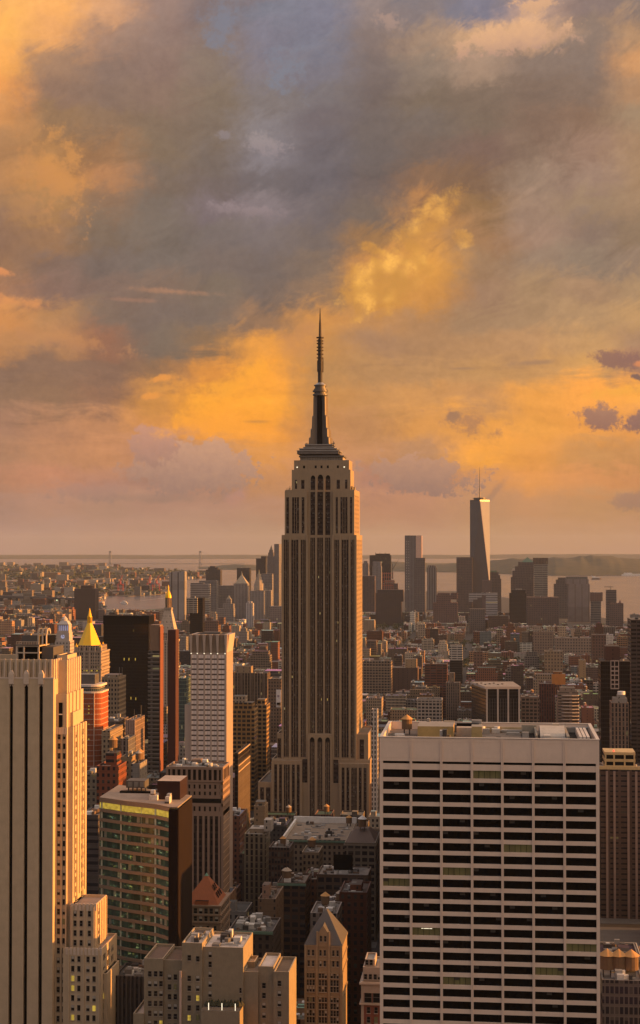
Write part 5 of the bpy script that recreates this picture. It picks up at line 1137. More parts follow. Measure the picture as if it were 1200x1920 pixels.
def parapet_hall():
    t = G_('department_store', 'broad low building with a tan roof, white parapet and green copper cornice', 'white parapet hall', 531, 652, 1574, 1010, 66, (.32, .25, .185), 'punch', 1600, roofc=(.36, .27, .19), equip=9, cornice=1.5, tankn=1,
       top=lambda t, X, Z, Y, D, zt: (part(t, 'white_parapet', lambda m: (m.box(X(527), X(652), Y+D-1.2, Y+D+.3, zt-1, zt+3.2, WHITE), m.box(X(531)-.4, X(531)+.7, Y, Y+D, zt-1, zt+1.8, WHITE))), part(t, 'green_cornice', lambda m: m.box(X(531)-.6, X(652)+.3, Y-.9, Y-.02, zt-1.8, zt-.6, plain('verdigris', (.12, .20, .15), .7)))))
parapet_hall()
def hip_hall():
    def top(t, X, Z, Y, D, zt):
        part(t, 'hip_roof', lambda m: m.loft([(X(646), Y+3), (X(704), Y+3), (X(704), Y+D-2), (X(646), Y+D-2)], [(X(662), Y+16), (X(688), Y+16), (X(688), Y+24), (X(662), Y+24)], zt-.9, zt+6, plain('brown_roof', (.16, .12, .10), .8), cap=True))
        tank(t, X(676), Y+14, zt+5, 1.25, rm=WHITE)
    G_('hall_building', 'stone building with a brown hipped roof carrying a white capped water tank', 'hip roofed hall', 646, 704, 1580, 1000, 40, (.30, .25, .19), 'loft', 1625, top=top, equip=0, cornice=2)
hip_hall()
G_('brick_building', 'dark red brick building with crenellated white topped parapet beside the avenue', 'crenellated brick building', 636, 688, 1673, 770, 26, (.13, .05, .035), 'punch', 1800, roofc=(.08, .06, .055), tiers=((655, 676, 1662, 4, 12, (.20, .08, .05), 'blank'), (636, 640, 1667, 0.5, 3, LG, 'blank'), (679, 684, 1666, .5, 4, (.35, .18, .12), 'blank')))
def board_building():
    def top(t, X, Z, Y, D, zt):
        part(t, 'billboard', lambda m: (m.box(X(624), X(660), Y+4, Y+4.6, Z(1634), Z(1605), BLACK), [m.box(X(p)-.15, X(p)+.15, Y+4.6, Y+8, zt-1, Z(1610), METAL) for p in (627, 635, 643, 651, 658)]))
    G_('loft_building', 'brown loft building carrying a big black roof billboard seen from behind', 'black billboard loft', 594, 690, 1640, 880, 24, (.15, .10, .075), 'loft', 1690, roofc=(.3, .27, .24), top=top, equip=9, tankn=1)
board_building()
G_('loft_building', 'buff building with regular dark square windows under two roof water tanks', 'buff square window loft', 566, 598, 1598, 960, 22, (.34, .26, .18), 'pair', 1645, tankn=2)
G_('flat_building', 'dark roofed building with white ducts and green trimmed eaves', 'green eaved roof building', 428, 512, 1745, 700, 26, (.12, .09, .075), 'punch', 1800, roofc=(.09, .085, .085), equip=14,
   top=lambda t, X, Z, Y, D, zt: part(t, 'green_eaves', lambda m: m.box(X(428), X(512), Y-.7, Y-.02, zt-1.4, zt-.2, plain('verdigris', (.12, .20, .15), .7))))
G_('loft_building', 'buff brick loft with a cylindrical pinkish tank house and sunlit west wall', 'pink tank house loft', 484, 517, 1685, 790, 30, (.26, .17, .11), 'blank', 1740, roofc=(.16, .12, .1), tiers=((490, 503, 1662, 3, 8, (.42, .26, .19), 'blank'),), equip=5)
G_('loft_building', 'dark brick loft with green cornice and white flues on its roof', 'green cornice brick loft', 520, 572, 1655, 860, 26, (.12, .07, .05), 'loft', 1710, equip=9, tankn=2,
   top=lambda t, X, Z, Y, D, zt: part(t, 'green_cornice', lambda m: m.box(X(520)-.5, X(572)+.5, Y-.7, Y-.02, zt-1.6, zt-.4, plain('verdigris', (.12, .20, .15), .7))))
G_('flat_building', 'pale framed roof terrace building behind the gothic slate roof', 'pale framed terrace building', 582, 632, 1712, 730, 24, (.30, .25, .22), 'punch', 1745, roofc=(.2, .18, .17), equip=6, tankn=1)
G_('office_building', 'dark service building with ribbed pale vents below the curved glass block', 'ribbed vent building', 215, 270, 1830, 620, 20, (.07, .06, .055), 'piers', 1920, fins=7, equip=4)

# right hand edge
def crown_tower():
    def top(t, X, Z, Y, D, zt):
        c = (.55, .40, .20)
        for py in (1411, 1424, 1436): part(t, 'gold_band', lambda m: m.box(X(1134), X(1192), Y+1.2, Y+22, Z(py+5), Z(py), ROOF, c))
        part(t, 'crown', lambda m: (m.box(X(1134)+.4, X(1192)-.4, Y+2, Y+21, zt-1, Z(1411)-.3, BLACK), [m.box(X(p)-.5, X(p)+.5, Y+1.1, Y+2.2, zt-1, Z(1411), ROOF, c) for p in (1136, 1152, 1172, 1190)]))
        part(t, 'gold_band', lambda m: m.box(X(1124)-.4, X(1215), Y-.4, Y+.8, Z(1443), Z(1437), ROOF, c))
        part(t, 'roof_lamp', lambda m: m.cyl(X(1152), Y+4, .5, Z(1411), Z(1408), litmat('red_beacon', (1, .05, .03), 1.5), n=6))
    G_('office_tower', 'brown brick office tower with golden banded crown and four long pale piers', 'golden banded crown tower', 1126, 1215, 1443, 1080, 30, (.15, .10, .085), facade('brown_ribbed', 7.2, 3.45, .12, .88, .38, .72, blind=.2, lit=.006), 1775, 'skyscraper', top=top, equip=2,
       tiers=())
    Y = 1080; t = ALLROOTS[-1]; X = lambda p: W(p, Y, 1500)
    for p in (1138, 1152, 1178, 1193): part(t, 'pier', lambda m: m.box(X(p)-.75, X(p)+.75, Y-.9, Y-.02, 0, PZ(1446, Y, 1160), plain('pale_pier', (.30, .22, .19), .85)))
crown_tower()
G_('office_tower', 'dark banded glass tower at the right edge rising above the golden banded crown tower', 'dark edge tower', 1183, 1230, 1162, 1500, 40, (.10, .075, .07), facade('edge_bands', 30, 3.8, .01, .99, .3, .80, glass=(.015, .012, .012), lit=0), 1405, 'skyscraper', par=False)
G_('apartment_tower', 'near black tower with stepped top and a pale lattice of small windows', 'black stepped tower', 1126, 1181, 1240, 1420, 34, (.035, .026, .026), 'dark', 1400, 'skyscraper', par=False, tiers=((1136, 1163, 1213, 8, 20, (.12, .065, .055), 'blank'),), roofc=(.06, .05, .05),
   top=lambda t, X, Z, Y, D, zt: part(t, 'pale_lattice', lambda m: ([m.box(X(p)-.35, X(p)+.35, Y-.6, Y-.02, Z(1292), Z(1238), ROOF, (.42, .33, .29)) for p in (1145, 1152, 1159.5)], [m.box(X(1145), X(1159.5), Y-.5, Y-.02, Z(q)-.5, Z(q)+.5, ROOF, (.42, .33, .29)) for q in (1239, 1250, 1258, 1266, 1275, 1283, 1291)])))
G_('apartment_tower', 'tan apartment tower with ribbed front and a pale round rooftop drum', 'tan drum topped tower', 1146, 1178, 1318, 1330, 24, (.27, .185, .14), 'piers', 1408, tiers=((1150, 1176, 1310, 3, 15, LG, 'blank'), (1158, 1173, 1304, 5, 9, LG, 'blank')),
   top=lambda t, X, Z, Y, D, zt: part(t, 'roof_drum', lambda m: m.cyl(X(1166), Y+9, 3.2, Z(1304), Z(1298), WHITE, n=14)))
G_('loft_building', 'grey service building low right with round brick tanks and yellow lit windows', 'yellow lit service building', 1128, 1205, 1838, 620, 24, (.17, .145, .13), 'office', 1920, roofc=(.3, .25, .22), equip=5,
   top=lambda t, X, Z, Y, D, zt: [tank(t, X(p), Y+9, zt-1, 1.35, rm=TANKROOF2) for p in (1140, 1162, 1186)])
def fin_box():
    Y = 1750; X = lambda p: W(p, Y, 1300); Z = lambda p: PZ(p, Y, 940)
    t = thing('office_building', (X(940), Y+25, 0), 'black box office building with tall white vertical fins under a flat pale roof', 'office building')
    reg(882, 976, 1276, 1365, Y, 'white finned black box', (X(880), X(980), Y-3, Y+75))
    A, B, C_, D_ = (X(911.5), Y), (X(974.5), Y+4), (W(960, Y+66, 1300), Y+66), (W(884, Y+60, 1300), Y+60)
    part(t, 'wall', lambda m: m.prism([A, B, C_, D_], 0, Z(1292), STY['dark'], (.035, .028, .028)))
    cap = plain('pale_slab', (.52, .42, .36), .8); e = 1.2
    part(t, 'roof', lambda m: m.prism([(A[0]-e, A[1]-e), (B[0]+e, B[1]-e), (C_[0]+e, C_[1]+e), (D_[0]-e, D_[1]+e)], Z(1292), Z(1287.5), cap, None, ROOF, (.3, .25, .21)))
    for k, p in enumerate((913, 933.5, 953, 973.5)): part(t, 'fin', lambda m: m.box(X(p)-.9, X(p)+.9, Y-1.3+k*.8, Y+.3+k*1.3, 0, Z(1292), cap))
    for p in (918.5, 923, 928, 938.5, 943.5, 948.5, 958, 963, 968): part(t, 'mullion', lambda m: m.box(X(p)-.25, X(p)+.25, Y-.4+(p-911)*.07, Y+.1+(p-911)*.07, 0, Z(1310), METAL))
    part(t, 'roof_edge', lambda m: [m.box(X(884+k*8), X(888+k*8), Y+20+(k % 3)*9, Y+24+(k % 3)*9, Z(1287.5), Z(1286), ROOF, (.15, .12, .1)) for k in range(8)])
fin_box()
G_('brick_tower', 'dark red brick apartment tower with an orange round tank house', 'orange tank house tower', 1011, 1040, 1282, 1900, 26, (.15, .055, .045), 'piers', 1360, tiers=((1035, 1060, 1264, 2, 16, (.50, .20, .06), plain('orange_panel', (.50, .20, .06), .8)), (1037, 1054, 1260, 4, 10, (.35, .14, .05), 'blank')), equip=1)
G_('apartment_tower', 'beige apartment tower with rows of curved white balconies', 'curved balcony tower', 1046, 1084, 1298, 1850, 26, (.30, .23, .19), facade('balcony_rows', 16, 3.3, .1, .9, .45, .95, glass=(.06, .05, .045), lit=.0), 1362, tiers=((1050, 1078, 1290, 5, 14, None, 'blank'),),
   top=lambda t, X, Z, Y, D, zt: [part(t, 'balcony', lambda m: m.prism([(X(1052), Y), (X(1056), Y-2.5), (X(1072), Y-3.5), (X(1084), Y-1.5), (X(1085), Y), (X(1085), Y+3)], Z(1304+6.4*k)-.5, Z(1304+6.4*k)+.5, ROOF, (.46, .38, .33))) for k in range(10)])
G_('stone_building', 'stone building with tall dark windows between the black box and red tower', 'tall windowed stone building', 977, 1010, 1307, 1800, 26, (.25, .18, .145), 'loft', 1362, cornice=5)
G_('thin_tower', 'thin white ribbed stair tower standing beyond the roof edge of the grid slab', 'thin white ribbed tower', 697, 708, 1330, 1250, 8, (.62, .54, .48), facade('slit_pairs', 2.3, 3.7, .3, .75, .2, .85, lit=0), 1395)
G_('warehouse', 'tan loft warehouse with an arcade of arched top windows beside the orange lit west face', 'arched warehouse', 679, 733, 1240, 2350, 30, (.31, .24, .185), 'loft', 1300, roofc=(.07, .06, .06), cornice=9)
G_('warehouse', 'dark brick warehouse with a tan stair block on its roof', 'tan stair warehouse', 735, 783, 1252, 2450, 40, (.12, .08, .07), 'blank', 1275, tiers=((760, 781, 1236, 2, 16, (.42, .29, .18), 'blank'),))
G_('warehouse', 'dark red brick warehouse with banded windows in the low district', 'banded brick warehouse', 796, 838, 1245, 2300, 30, (.16, .07, .055), 'ribbon', 1283)
G_('office_building', 'small office tower with a white boxed top over a dark glass base', 'white boxed top tower', 843, 867, 1238, 2600, 24, (.06, .055, .06), 'dark', 1280, tiers=((843, 867, 1210, 0.5, 20, WH, 'ribbon'),), equip=1)
G_('loft_building', 'white grid fronted loft building with black roof box beyond the slab roof', 'white grid loft', 781, 828, 1311, 1900, 24, (.50, .42, .36), 'loft', 1350, roofc=(.08, .07, .07), cornice=2)
G_('theatre_building', 'narrow stone building with a sculpted twin gabled top amid low roofs', 'twin gabled stone building', 836, 862, 1280, 2150, 20, (.26, .19, .15), 'piers', 1312, tiers=((842, 852, 1262, 3, 10, None, 'blank'),))
G_('apartment_block', 'wide cream apartment block with regular rows of small windows', 'wide cream block', 1041, 1109, 1196, 3300, 40, (.36, .27, .22), 'far', 1222, equip=8)
G_('apartment_tower', 'tan tower block above low roofs near the wide cream block', 'tan tower block', 1021, 1055, 1221, 2900, 30, (.33, .24, .165), 'far', 1265, tiers=((1030, 1036, 1217, 5, 8, None, 'blank'),))
G_('apartment_tower', 'pair of joined beige slab blocks left of the wide cream block', 'joined beige slabs', 1000, 1038, 1184, 3500, 30, (.30, .22, .18), 'far', 1222)
G_('brick_tower', 'brown brick slab block behind the wide cream block', 'brown slab block', 1110, 1136, 1190, 3200, 36, (.17, .10, .085), 'far', 1240)
G_('warehouse', 'golden lit narrow wall standing out of dark roofs in the west side', 'golden lit narrow building', 1086, 1098, 1238, 2500, 26, (.42, .28, .16), 'blank', 1268)
G_('brick_tower', 'brown red tower block with one bright sunlit corner in the low district', 'sunlit corner block', 888, 905, 1222, 2900, 26, (.20, .12, .095), 'far', 1255)

# ---------------------------------------------------------------- downtown, seen through haze
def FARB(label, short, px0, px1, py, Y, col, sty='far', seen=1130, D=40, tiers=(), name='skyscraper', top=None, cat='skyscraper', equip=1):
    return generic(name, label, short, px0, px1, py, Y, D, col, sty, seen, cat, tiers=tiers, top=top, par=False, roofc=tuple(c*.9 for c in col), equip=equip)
def spirecap(px, w, p0, p1, dy=15, c=(.2, .3, .24)):
    return lambda t, X, Z, Y, D, zt: part(t, 'spire', lambda m: m.pyr([(X(px)-w, Y+dy-w), (X(px)+w, Y+dy-w), (X(px)+w, Y+dy+w), (X(px)-w, Y+dy+w)], Z(p0), (X(px), Y+dy, Z(p1)), ROOF, c))
# east cluster
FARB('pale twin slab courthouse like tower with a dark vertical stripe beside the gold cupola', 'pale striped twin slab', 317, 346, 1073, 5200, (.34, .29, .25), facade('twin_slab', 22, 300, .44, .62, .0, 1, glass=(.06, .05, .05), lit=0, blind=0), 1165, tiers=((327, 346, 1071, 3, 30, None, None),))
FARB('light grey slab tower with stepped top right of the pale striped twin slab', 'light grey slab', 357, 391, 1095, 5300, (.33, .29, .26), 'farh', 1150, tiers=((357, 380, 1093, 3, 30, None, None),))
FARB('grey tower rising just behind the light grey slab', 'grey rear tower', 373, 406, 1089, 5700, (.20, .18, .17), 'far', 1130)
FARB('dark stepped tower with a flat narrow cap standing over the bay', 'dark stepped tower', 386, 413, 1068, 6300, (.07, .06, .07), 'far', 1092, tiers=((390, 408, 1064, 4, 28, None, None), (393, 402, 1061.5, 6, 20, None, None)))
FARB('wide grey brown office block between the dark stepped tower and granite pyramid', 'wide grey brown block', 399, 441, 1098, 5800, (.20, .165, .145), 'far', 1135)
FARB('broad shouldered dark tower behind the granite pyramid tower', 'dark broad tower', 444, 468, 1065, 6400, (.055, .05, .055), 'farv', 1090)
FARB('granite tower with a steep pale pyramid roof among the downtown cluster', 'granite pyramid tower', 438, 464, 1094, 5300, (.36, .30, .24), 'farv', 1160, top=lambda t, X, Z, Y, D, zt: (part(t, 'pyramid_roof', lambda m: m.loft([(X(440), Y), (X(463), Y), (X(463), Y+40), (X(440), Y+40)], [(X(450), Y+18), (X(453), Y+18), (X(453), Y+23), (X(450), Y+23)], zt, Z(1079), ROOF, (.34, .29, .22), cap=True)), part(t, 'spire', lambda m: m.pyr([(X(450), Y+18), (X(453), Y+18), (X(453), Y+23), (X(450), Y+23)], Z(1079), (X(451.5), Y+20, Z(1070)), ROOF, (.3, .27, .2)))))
def municipal():
    def top(t, X, Z, Y, D, zt):
        cx = X(484); y = Y+20
        part(t, 'drum_tower', lambda m: [m.cyl(cx, y, r, Z(a), Z(b), ROOF, (.36, .30, .25), n=12) for r, a, b in ((17, 1107, 1094), (13, 1094, 1088), (9, 1088, 1082), (6, 1082, 1077))])
        part(t, 'spire', lambda m: m.cone(cx, y, 4, Z(1077), Z(1068), ROOF, (.4, .33, .2), n=8))
    FARB('pale wide civic tower with a tiered round wedding cake top', 'wedding cake tower', 468, 495, 1108, 5250, (.36, .30, .25), 'farv', 1160, top=top)
municipal()
FARB('pale round cornered tower to the right of the wedding cake tower', 'round cornered tower', 495, 508, 1107, 5350, (.36, .30, .25), 'farv', 1155)
FARB('white slab tower with dark strips standing in front of downtown', 'white striped slab', 460, 474, 1131, 4700, (.55, .50, .48), 'farv', 1175, tiers=((463, 471, 1128, 5, 20, None, None),), D=25)
FARB('cone topped stepped stone building at the foot of the granite pyramid', 'cone topped building', 407, 438, 1141, 5000, (.30, .25, .21), 'far', 1165, tiers=((418, 437, 1132, 5, 26, None, None), (423, 432, 1123, 9, 18, None, None)), top=spirecap(427.5, 6, 1123, 1116, 17, (.3, .26, .2)), D=30)
FARB('black tower with vertical ribs and pale top line beside the needle tower', 'black ribbed tower', 480, 498, 1047, 6500, (.05, .045, .05), 'farv', 1080, tiers=((489, 499, 1043, 4, 28, None, None),))
FARB('slender stone tower tapering to a pointed green spire', 'needle spire tower', 501, 514, 1043, 6450, (.24, .19, .17), 'farv', 1100, tiers=((502.5, 512.5, 1036, 4, 28, None, None), (504, 511, 1031, 8, 22, None, None)), top=spirecap(507.5, 6, 1031, 1022, 18, (.14, .13, .12)))
FARB('grey tower filling the gap below the needle spire tower', 'grey gap tower', 488, 510, 1076, 5900, (.24, .21, .19), 'far', 1120)
FARB('tall slender tower with a bright orange lit edge touching the tallest tower', 'orange edged tower', 514, 523, 1020, 6200, (.26, .22, .2), 'farv', 1140, D=95)
FARB('low brown block at the foot of the round cornered tower', 'low brown downtown block', 505, 528, 1137, 4900, (.28, .20, .16), 'far', 1165)
FARB('brown apartment block with one golden lit side above the pale fluted tower', 'golden side apartment block', 380, 409, 1164, 3700, (.19, .12, .10), 'far', 1185, D=38, tiers=((386, 396, 1158, 5, 20, None, None), (409, 419, 1171, 6, 24, None, None)))
FARB('black glass tower with a lower banded pale wing', 'black tower with banded wing', 356, 380, 1121, 3000, (.02, .017, .018), 'dark', 1190, D=24, tiers=((351, 371, 1150, -6, 6, (.42, .37, .32), 'ribbon'),))
FARB('dark brown monolith slab by the water at left of the gold pyramid', 'dark brown monolith', 139, 178, 1104, 5200, (.075, .042, .038), facade('monolith', 3.4, 400, .3, .6, 0, 1, glass=(.05, .03, .028), lit=0, blind=0), 1165, D=50, tiers=((150, 171, 1098, 8, 30, (.07, .04, .035), 'blank'),))
FARB('reddish housing slab with flat roof left of the black glass slab', 'reddish housing slab', 184, 196, 1143, 5000, (.19, .11, .09), 'far', 1165, D=20)
FARB('grey housing slab on the far Brooklyn shore with a golden end wall', 'grey shore housing slab', 15, 46, 1108, 7600, (.22, .19, .18), 'farv', 1128, D=60)
FARB('dark cube tower on the far Brooklyn shore right of the bridge tower foot', 'far dark cube tower', 115, 133, 1061, 13500, (.10, .06, .055), 'far', 1075, D=120)
FARB('wide dark cube tower beside the other cube on the far shore', 'far wide dark cube', 161, 179, 1060, 13700, (.10, .06, .055), 'far', 1075, D=120)
FARB('long golden lit warehouse on the far shore under the bridge', 'far golden warehouse', 190, 261, 1077, 13000, (.45, .30, .2), 'farh', 1086, D=200, name='warehouse', cat='warehouse')
# west cluster
FARB('dark flat topped office slab with roof masts right of the orange lit face', 'dark flat topped slab', 693, 733, 1041, 6300, (.035, .032, .042), 'farv', 1100, tiers=((704, 731, 1038, 3, 30, None, None),), top=lambda t, X, Z, Y, D, zt: parts(t, 'roof_mast', lambda m: [m.box(X(p)-1, X(p)+1, Y+8, Y+10, zt, Z(1036), METAL) for p in (704, 712, 722)]))
FARB('small rounded pinkish tower at the edge of the orange lit face', 'small rounded pink tower', 680, 691, 1056, 6500, (.32, .25, .22), 'farv', 1078, tiers=((682, 689, 1052, 4, 20, None, None),), D=25)
FARB('pale grey tower with recessed top in front of the dark flat topped slab', 'pale recessed top tower', 698, 715, 1062, 5900, (.34, .29, .26), 'farv', 1110, tiers=((699, 714, 1053, 3, 26, None, None),), D=30)
FARB('brown slab with a sunlit orange right edge beside the tallest tower', 'brown slab with lit edge', 678, 702, 1080, 5300, (.15, .085, .075), 'farv', 1145, D=60)
FARB('huge dark brown windowless block with flat top', 'huge dark brown block', 704, 752, 1112, 4900, (.09, .05, .045), 'blank', 1180, D=50, tiers=((707, 746, 1106, 4, 30, None, None), (746, 756, 1128, 3, 30, None, None)))
def frame_tower():
    def top(t, X, Z, Y, D, zt):
        red = plain('red_steel', (.40, .13, .09), .7)
        part(t, 'steel_frame', lambda m: ([m.box(X(p)-1, X(p)+1, Y-1, Y+1, Z(1106), Z(1073), red) for p in (717, 721, 725, 729, 733, 737)], [m.box(X(717), X(737), Y-.8, Y+.8, Z(q)-1, Z(q)+1, red) for q in (1075, 1082, 1090, 1098)]))
        part(t, 'crane', lambda m: (m.box(X(736)-1, X(736)+1, Y-3, Y-1, Z(1085), Z(1058), METAL, (.5, .3, .2)), m.loft([(X(736)-1, Y-3), (X(736)+1, Y-3), (X(736)+1, Y-1), (X(736)-1, Y-1)], [(X(748)-.6, Y-3), (X(748)+.6, Y-3), (X(748)+.6, Y-1), (X(748)-.6, Y-1)], Z(1068), Z(1048), METAL, (.5, .32, .2), cap=True)))
    FARB('tower under construction in red steel with a leaning crane', 'red steel frame tower', 716, 746, 1094, 5600, (.22, .12, .10), 'far', 1110, D=30, tiers=((722, 740, 1088, 3, 20, LG, None),), top=top)
frame_tower()
FARB('tall rippled silver apartment tower with a peach lit upper right half', 'tall silver tower', 759, 780, 1006, 5500, (.22, .20, .21), 'farv', 1105, D=36, tiers=((759, 790, 1004, 2, 30, None, None),), top=lambda t, X, Z, Y, D, zt: (part(t, 'painted_sunlit_half', lambda m: m.box(X(780), X(791), Y-.5, Y+30, Z(1110), Z(1004)-.5, plain('painted_sunlit_peach', (.62, .42, .34), .4))), parts(t, 'painted_glint', lambda m: [m.box(X(p)-.6, X(p)+.6, Y-1, Y-.5, Z(q), Z(q)+3, WHITE) for p in (762.5, 766.5) for q in range(1016, 1108, 5)])))  # peach half carries sunlight in its colour; white specks are painted glints
FARB('brown glass tower with a flat top right of the tall silver tower', 'brown flat topped tower', 777, 797, 1046, 5300, (.17, .13, .125), 'far', 1120, D=34)
FARB('vertically striped grey tower with a small crown between the silver tower and dark slab', 'striped grey tower', 801, 819, 1064, 6100, (.26, .23, .215), facade('wide_stripes', 9, 400, .25, .7, 0, 1, glass=(.08, .07, .07), lit=0, blind=0), 1105, D=30, tiers=((803, 817, 1060, 3, 20, None, None),))
FARB('brick red stepped pyramid shaped office building', 'brick red stepped building', 812, 858, 1130, 4900, (.22, .085, .065), 'far', 1165, D=45, tiers=((818, 845, 1116, 4, 30, None, None), (820, 843, 1112, 6, 24, None, None), (845, 858, 1124, 5, 30, None, None)))
FARB('broad plain brown slab tower standing left of the tapering glass tower', 'plain brown slab', 856, 886, 1045, 5700, (.15, .105, .095), 'far', 1135, D=50, tiers=((845.5, 856, 1045, -1, 40, (.07, .055, .055), 'blank'),))
def tapering():
    Y = 5750; X = lambda p: W(p, Y, 1000); Z = lambda p: PZ(p, Y, 900)
    t = thing('skyscraper', (X(899), Y+30, 0), 'tall tapering glass tower with triangular facets and a thin mast', 'skyscraper')
    reg(881, 919, 875, 1115, Y, 'tapering glass tower', (X(878), X(922), Y-3, Y+75))
    cx, cy = X(899.5), Y+34; h = (X(918)-X(881))/2; z0, z1 = Z(1108), Z(940); rot = R(2)
    rt = lambda x, y: (cx+x*math.cos(rot)-y*math.sin(rot), cy+x*math.sin(rot)+y*math.cos(rot))
    B = [rt(-h, -h), rt(h, -h), rt(h, h), rt(-h, h)]; T = [rt(0, -h), rt(h, 0), rt(0, h), rt(-h, 0)]
    ga = plain('facet_glass', (.08, .078, .092), .3, .1, var=.12, scale=.02); gb = plain('lit_facet_glass', (.27, .28, .33), .6, .0, spec=.1, var=.12, scale=.02)  # second glass is a brighter copy, light on the facet put into its colour
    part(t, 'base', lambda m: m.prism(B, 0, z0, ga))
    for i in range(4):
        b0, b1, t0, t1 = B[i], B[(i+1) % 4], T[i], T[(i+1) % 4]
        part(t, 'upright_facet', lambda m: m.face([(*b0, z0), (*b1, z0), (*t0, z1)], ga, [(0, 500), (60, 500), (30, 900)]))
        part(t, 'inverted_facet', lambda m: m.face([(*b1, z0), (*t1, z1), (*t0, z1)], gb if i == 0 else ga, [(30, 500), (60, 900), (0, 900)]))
        part(t, 'lit_edge', lambda m: m.face([(b1[0], b1[1]-.3, z0), (b1[0]+.8, b1[1]-.3, z0), (t0[0]+1.0, t0[1]-.5, z1), (t0[0]-1.0, t0[1]-.5, z1)], plain('painted_edge_light', (.75, .42, .30), .4))) if i == 0 else None  # strip on the facet edge, its sunlit gleam put into the colour
    part(t, 'parapet', lambda m: (m.prism(T, z1, z1+6, ga), m.cyl(cx, cy, h*.62, z1+6, z1+14, METAL, n=16), m.cyl(cx, cy, h*.75, z1+10, z1+11.5, METAL, n=16)))
    part(t, 'mast', lambda m: (m.cyl(cx, cy, 2.2, z1+6, Z(905), METAL, n=8, r1=1.4), m.cyl(cx, cy, 3.0, Z(918), Z(916), METAL, n=8), m.cyl(cx, cy, 1.4, Z(905), Z(875), METAL, n=6, r1=.6)))
tapering()
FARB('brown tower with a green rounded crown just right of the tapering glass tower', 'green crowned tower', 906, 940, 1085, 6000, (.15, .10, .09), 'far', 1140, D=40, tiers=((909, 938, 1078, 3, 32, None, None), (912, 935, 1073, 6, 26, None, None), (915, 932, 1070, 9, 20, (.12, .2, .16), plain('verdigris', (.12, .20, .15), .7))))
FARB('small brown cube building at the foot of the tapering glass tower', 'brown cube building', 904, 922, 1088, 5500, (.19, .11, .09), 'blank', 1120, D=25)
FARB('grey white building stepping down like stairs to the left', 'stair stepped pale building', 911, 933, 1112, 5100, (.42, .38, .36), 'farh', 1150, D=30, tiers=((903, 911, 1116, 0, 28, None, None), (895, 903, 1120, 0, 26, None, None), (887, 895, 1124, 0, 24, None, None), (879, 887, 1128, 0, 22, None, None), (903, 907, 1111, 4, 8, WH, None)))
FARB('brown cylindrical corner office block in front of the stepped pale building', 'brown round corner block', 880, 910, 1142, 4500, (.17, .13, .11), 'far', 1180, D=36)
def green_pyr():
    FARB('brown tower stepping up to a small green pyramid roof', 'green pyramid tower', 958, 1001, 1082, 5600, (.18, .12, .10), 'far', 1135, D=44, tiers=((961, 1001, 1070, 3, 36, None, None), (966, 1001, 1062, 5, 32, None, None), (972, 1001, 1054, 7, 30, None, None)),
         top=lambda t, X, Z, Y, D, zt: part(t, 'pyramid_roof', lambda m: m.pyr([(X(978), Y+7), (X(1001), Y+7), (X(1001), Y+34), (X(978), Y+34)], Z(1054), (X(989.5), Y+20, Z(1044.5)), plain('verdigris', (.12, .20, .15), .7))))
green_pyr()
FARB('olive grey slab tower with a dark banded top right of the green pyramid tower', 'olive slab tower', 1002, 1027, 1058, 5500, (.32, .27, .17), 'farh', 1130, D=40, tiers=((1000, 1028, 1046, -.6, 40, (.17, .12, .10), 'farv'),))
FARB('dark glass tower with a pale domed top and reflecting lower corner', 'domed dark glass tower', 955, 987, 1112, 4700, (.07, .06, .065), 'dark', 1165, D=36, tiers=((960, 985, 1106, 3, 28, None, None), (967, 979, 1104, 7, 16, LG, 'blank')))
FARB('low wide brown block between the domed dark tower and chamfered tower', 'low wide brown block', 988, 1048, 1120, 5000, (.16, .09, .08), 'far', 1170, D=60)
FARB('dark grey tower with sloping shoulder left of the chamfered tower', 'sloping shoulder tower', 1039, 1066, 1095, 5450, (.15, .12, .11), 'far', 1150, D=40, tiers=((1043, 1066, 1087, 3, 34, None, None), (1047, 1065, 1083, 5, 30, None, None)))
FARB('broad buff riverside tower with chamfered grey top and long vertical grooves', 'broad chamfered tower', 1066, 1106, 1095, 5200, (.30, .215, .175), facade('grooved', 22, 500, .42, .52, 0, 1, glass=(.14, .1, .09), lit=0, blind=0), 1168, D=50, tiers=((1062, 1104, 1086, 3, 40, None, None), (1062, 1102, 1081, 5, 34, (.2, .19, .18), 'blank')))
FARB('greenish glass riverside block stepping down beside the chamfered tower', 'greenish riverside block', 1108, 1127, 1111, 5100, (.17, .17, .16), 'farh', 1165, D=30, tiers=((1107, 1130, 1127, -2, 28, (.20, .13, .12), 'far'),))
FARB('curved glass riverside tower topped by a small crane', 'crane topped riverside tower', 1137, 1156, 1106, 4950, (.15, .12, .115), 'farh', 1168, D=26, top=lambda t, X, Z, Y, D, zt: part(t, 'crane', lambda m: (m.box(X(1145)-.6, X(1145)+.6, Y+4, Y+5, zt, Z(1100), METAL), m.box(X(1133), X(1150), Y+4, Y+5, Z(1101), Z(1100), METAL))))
FARB('red brick riverside building with a pointed corner turret at the water edge', 'pointed turret building', 1144, 1169, 1131, 4850, (.20, .10, .08), 'far', 1170, D=30, top=spirecap(1163, 4, 1131, 1124, 10, (.2, .1, .08)))

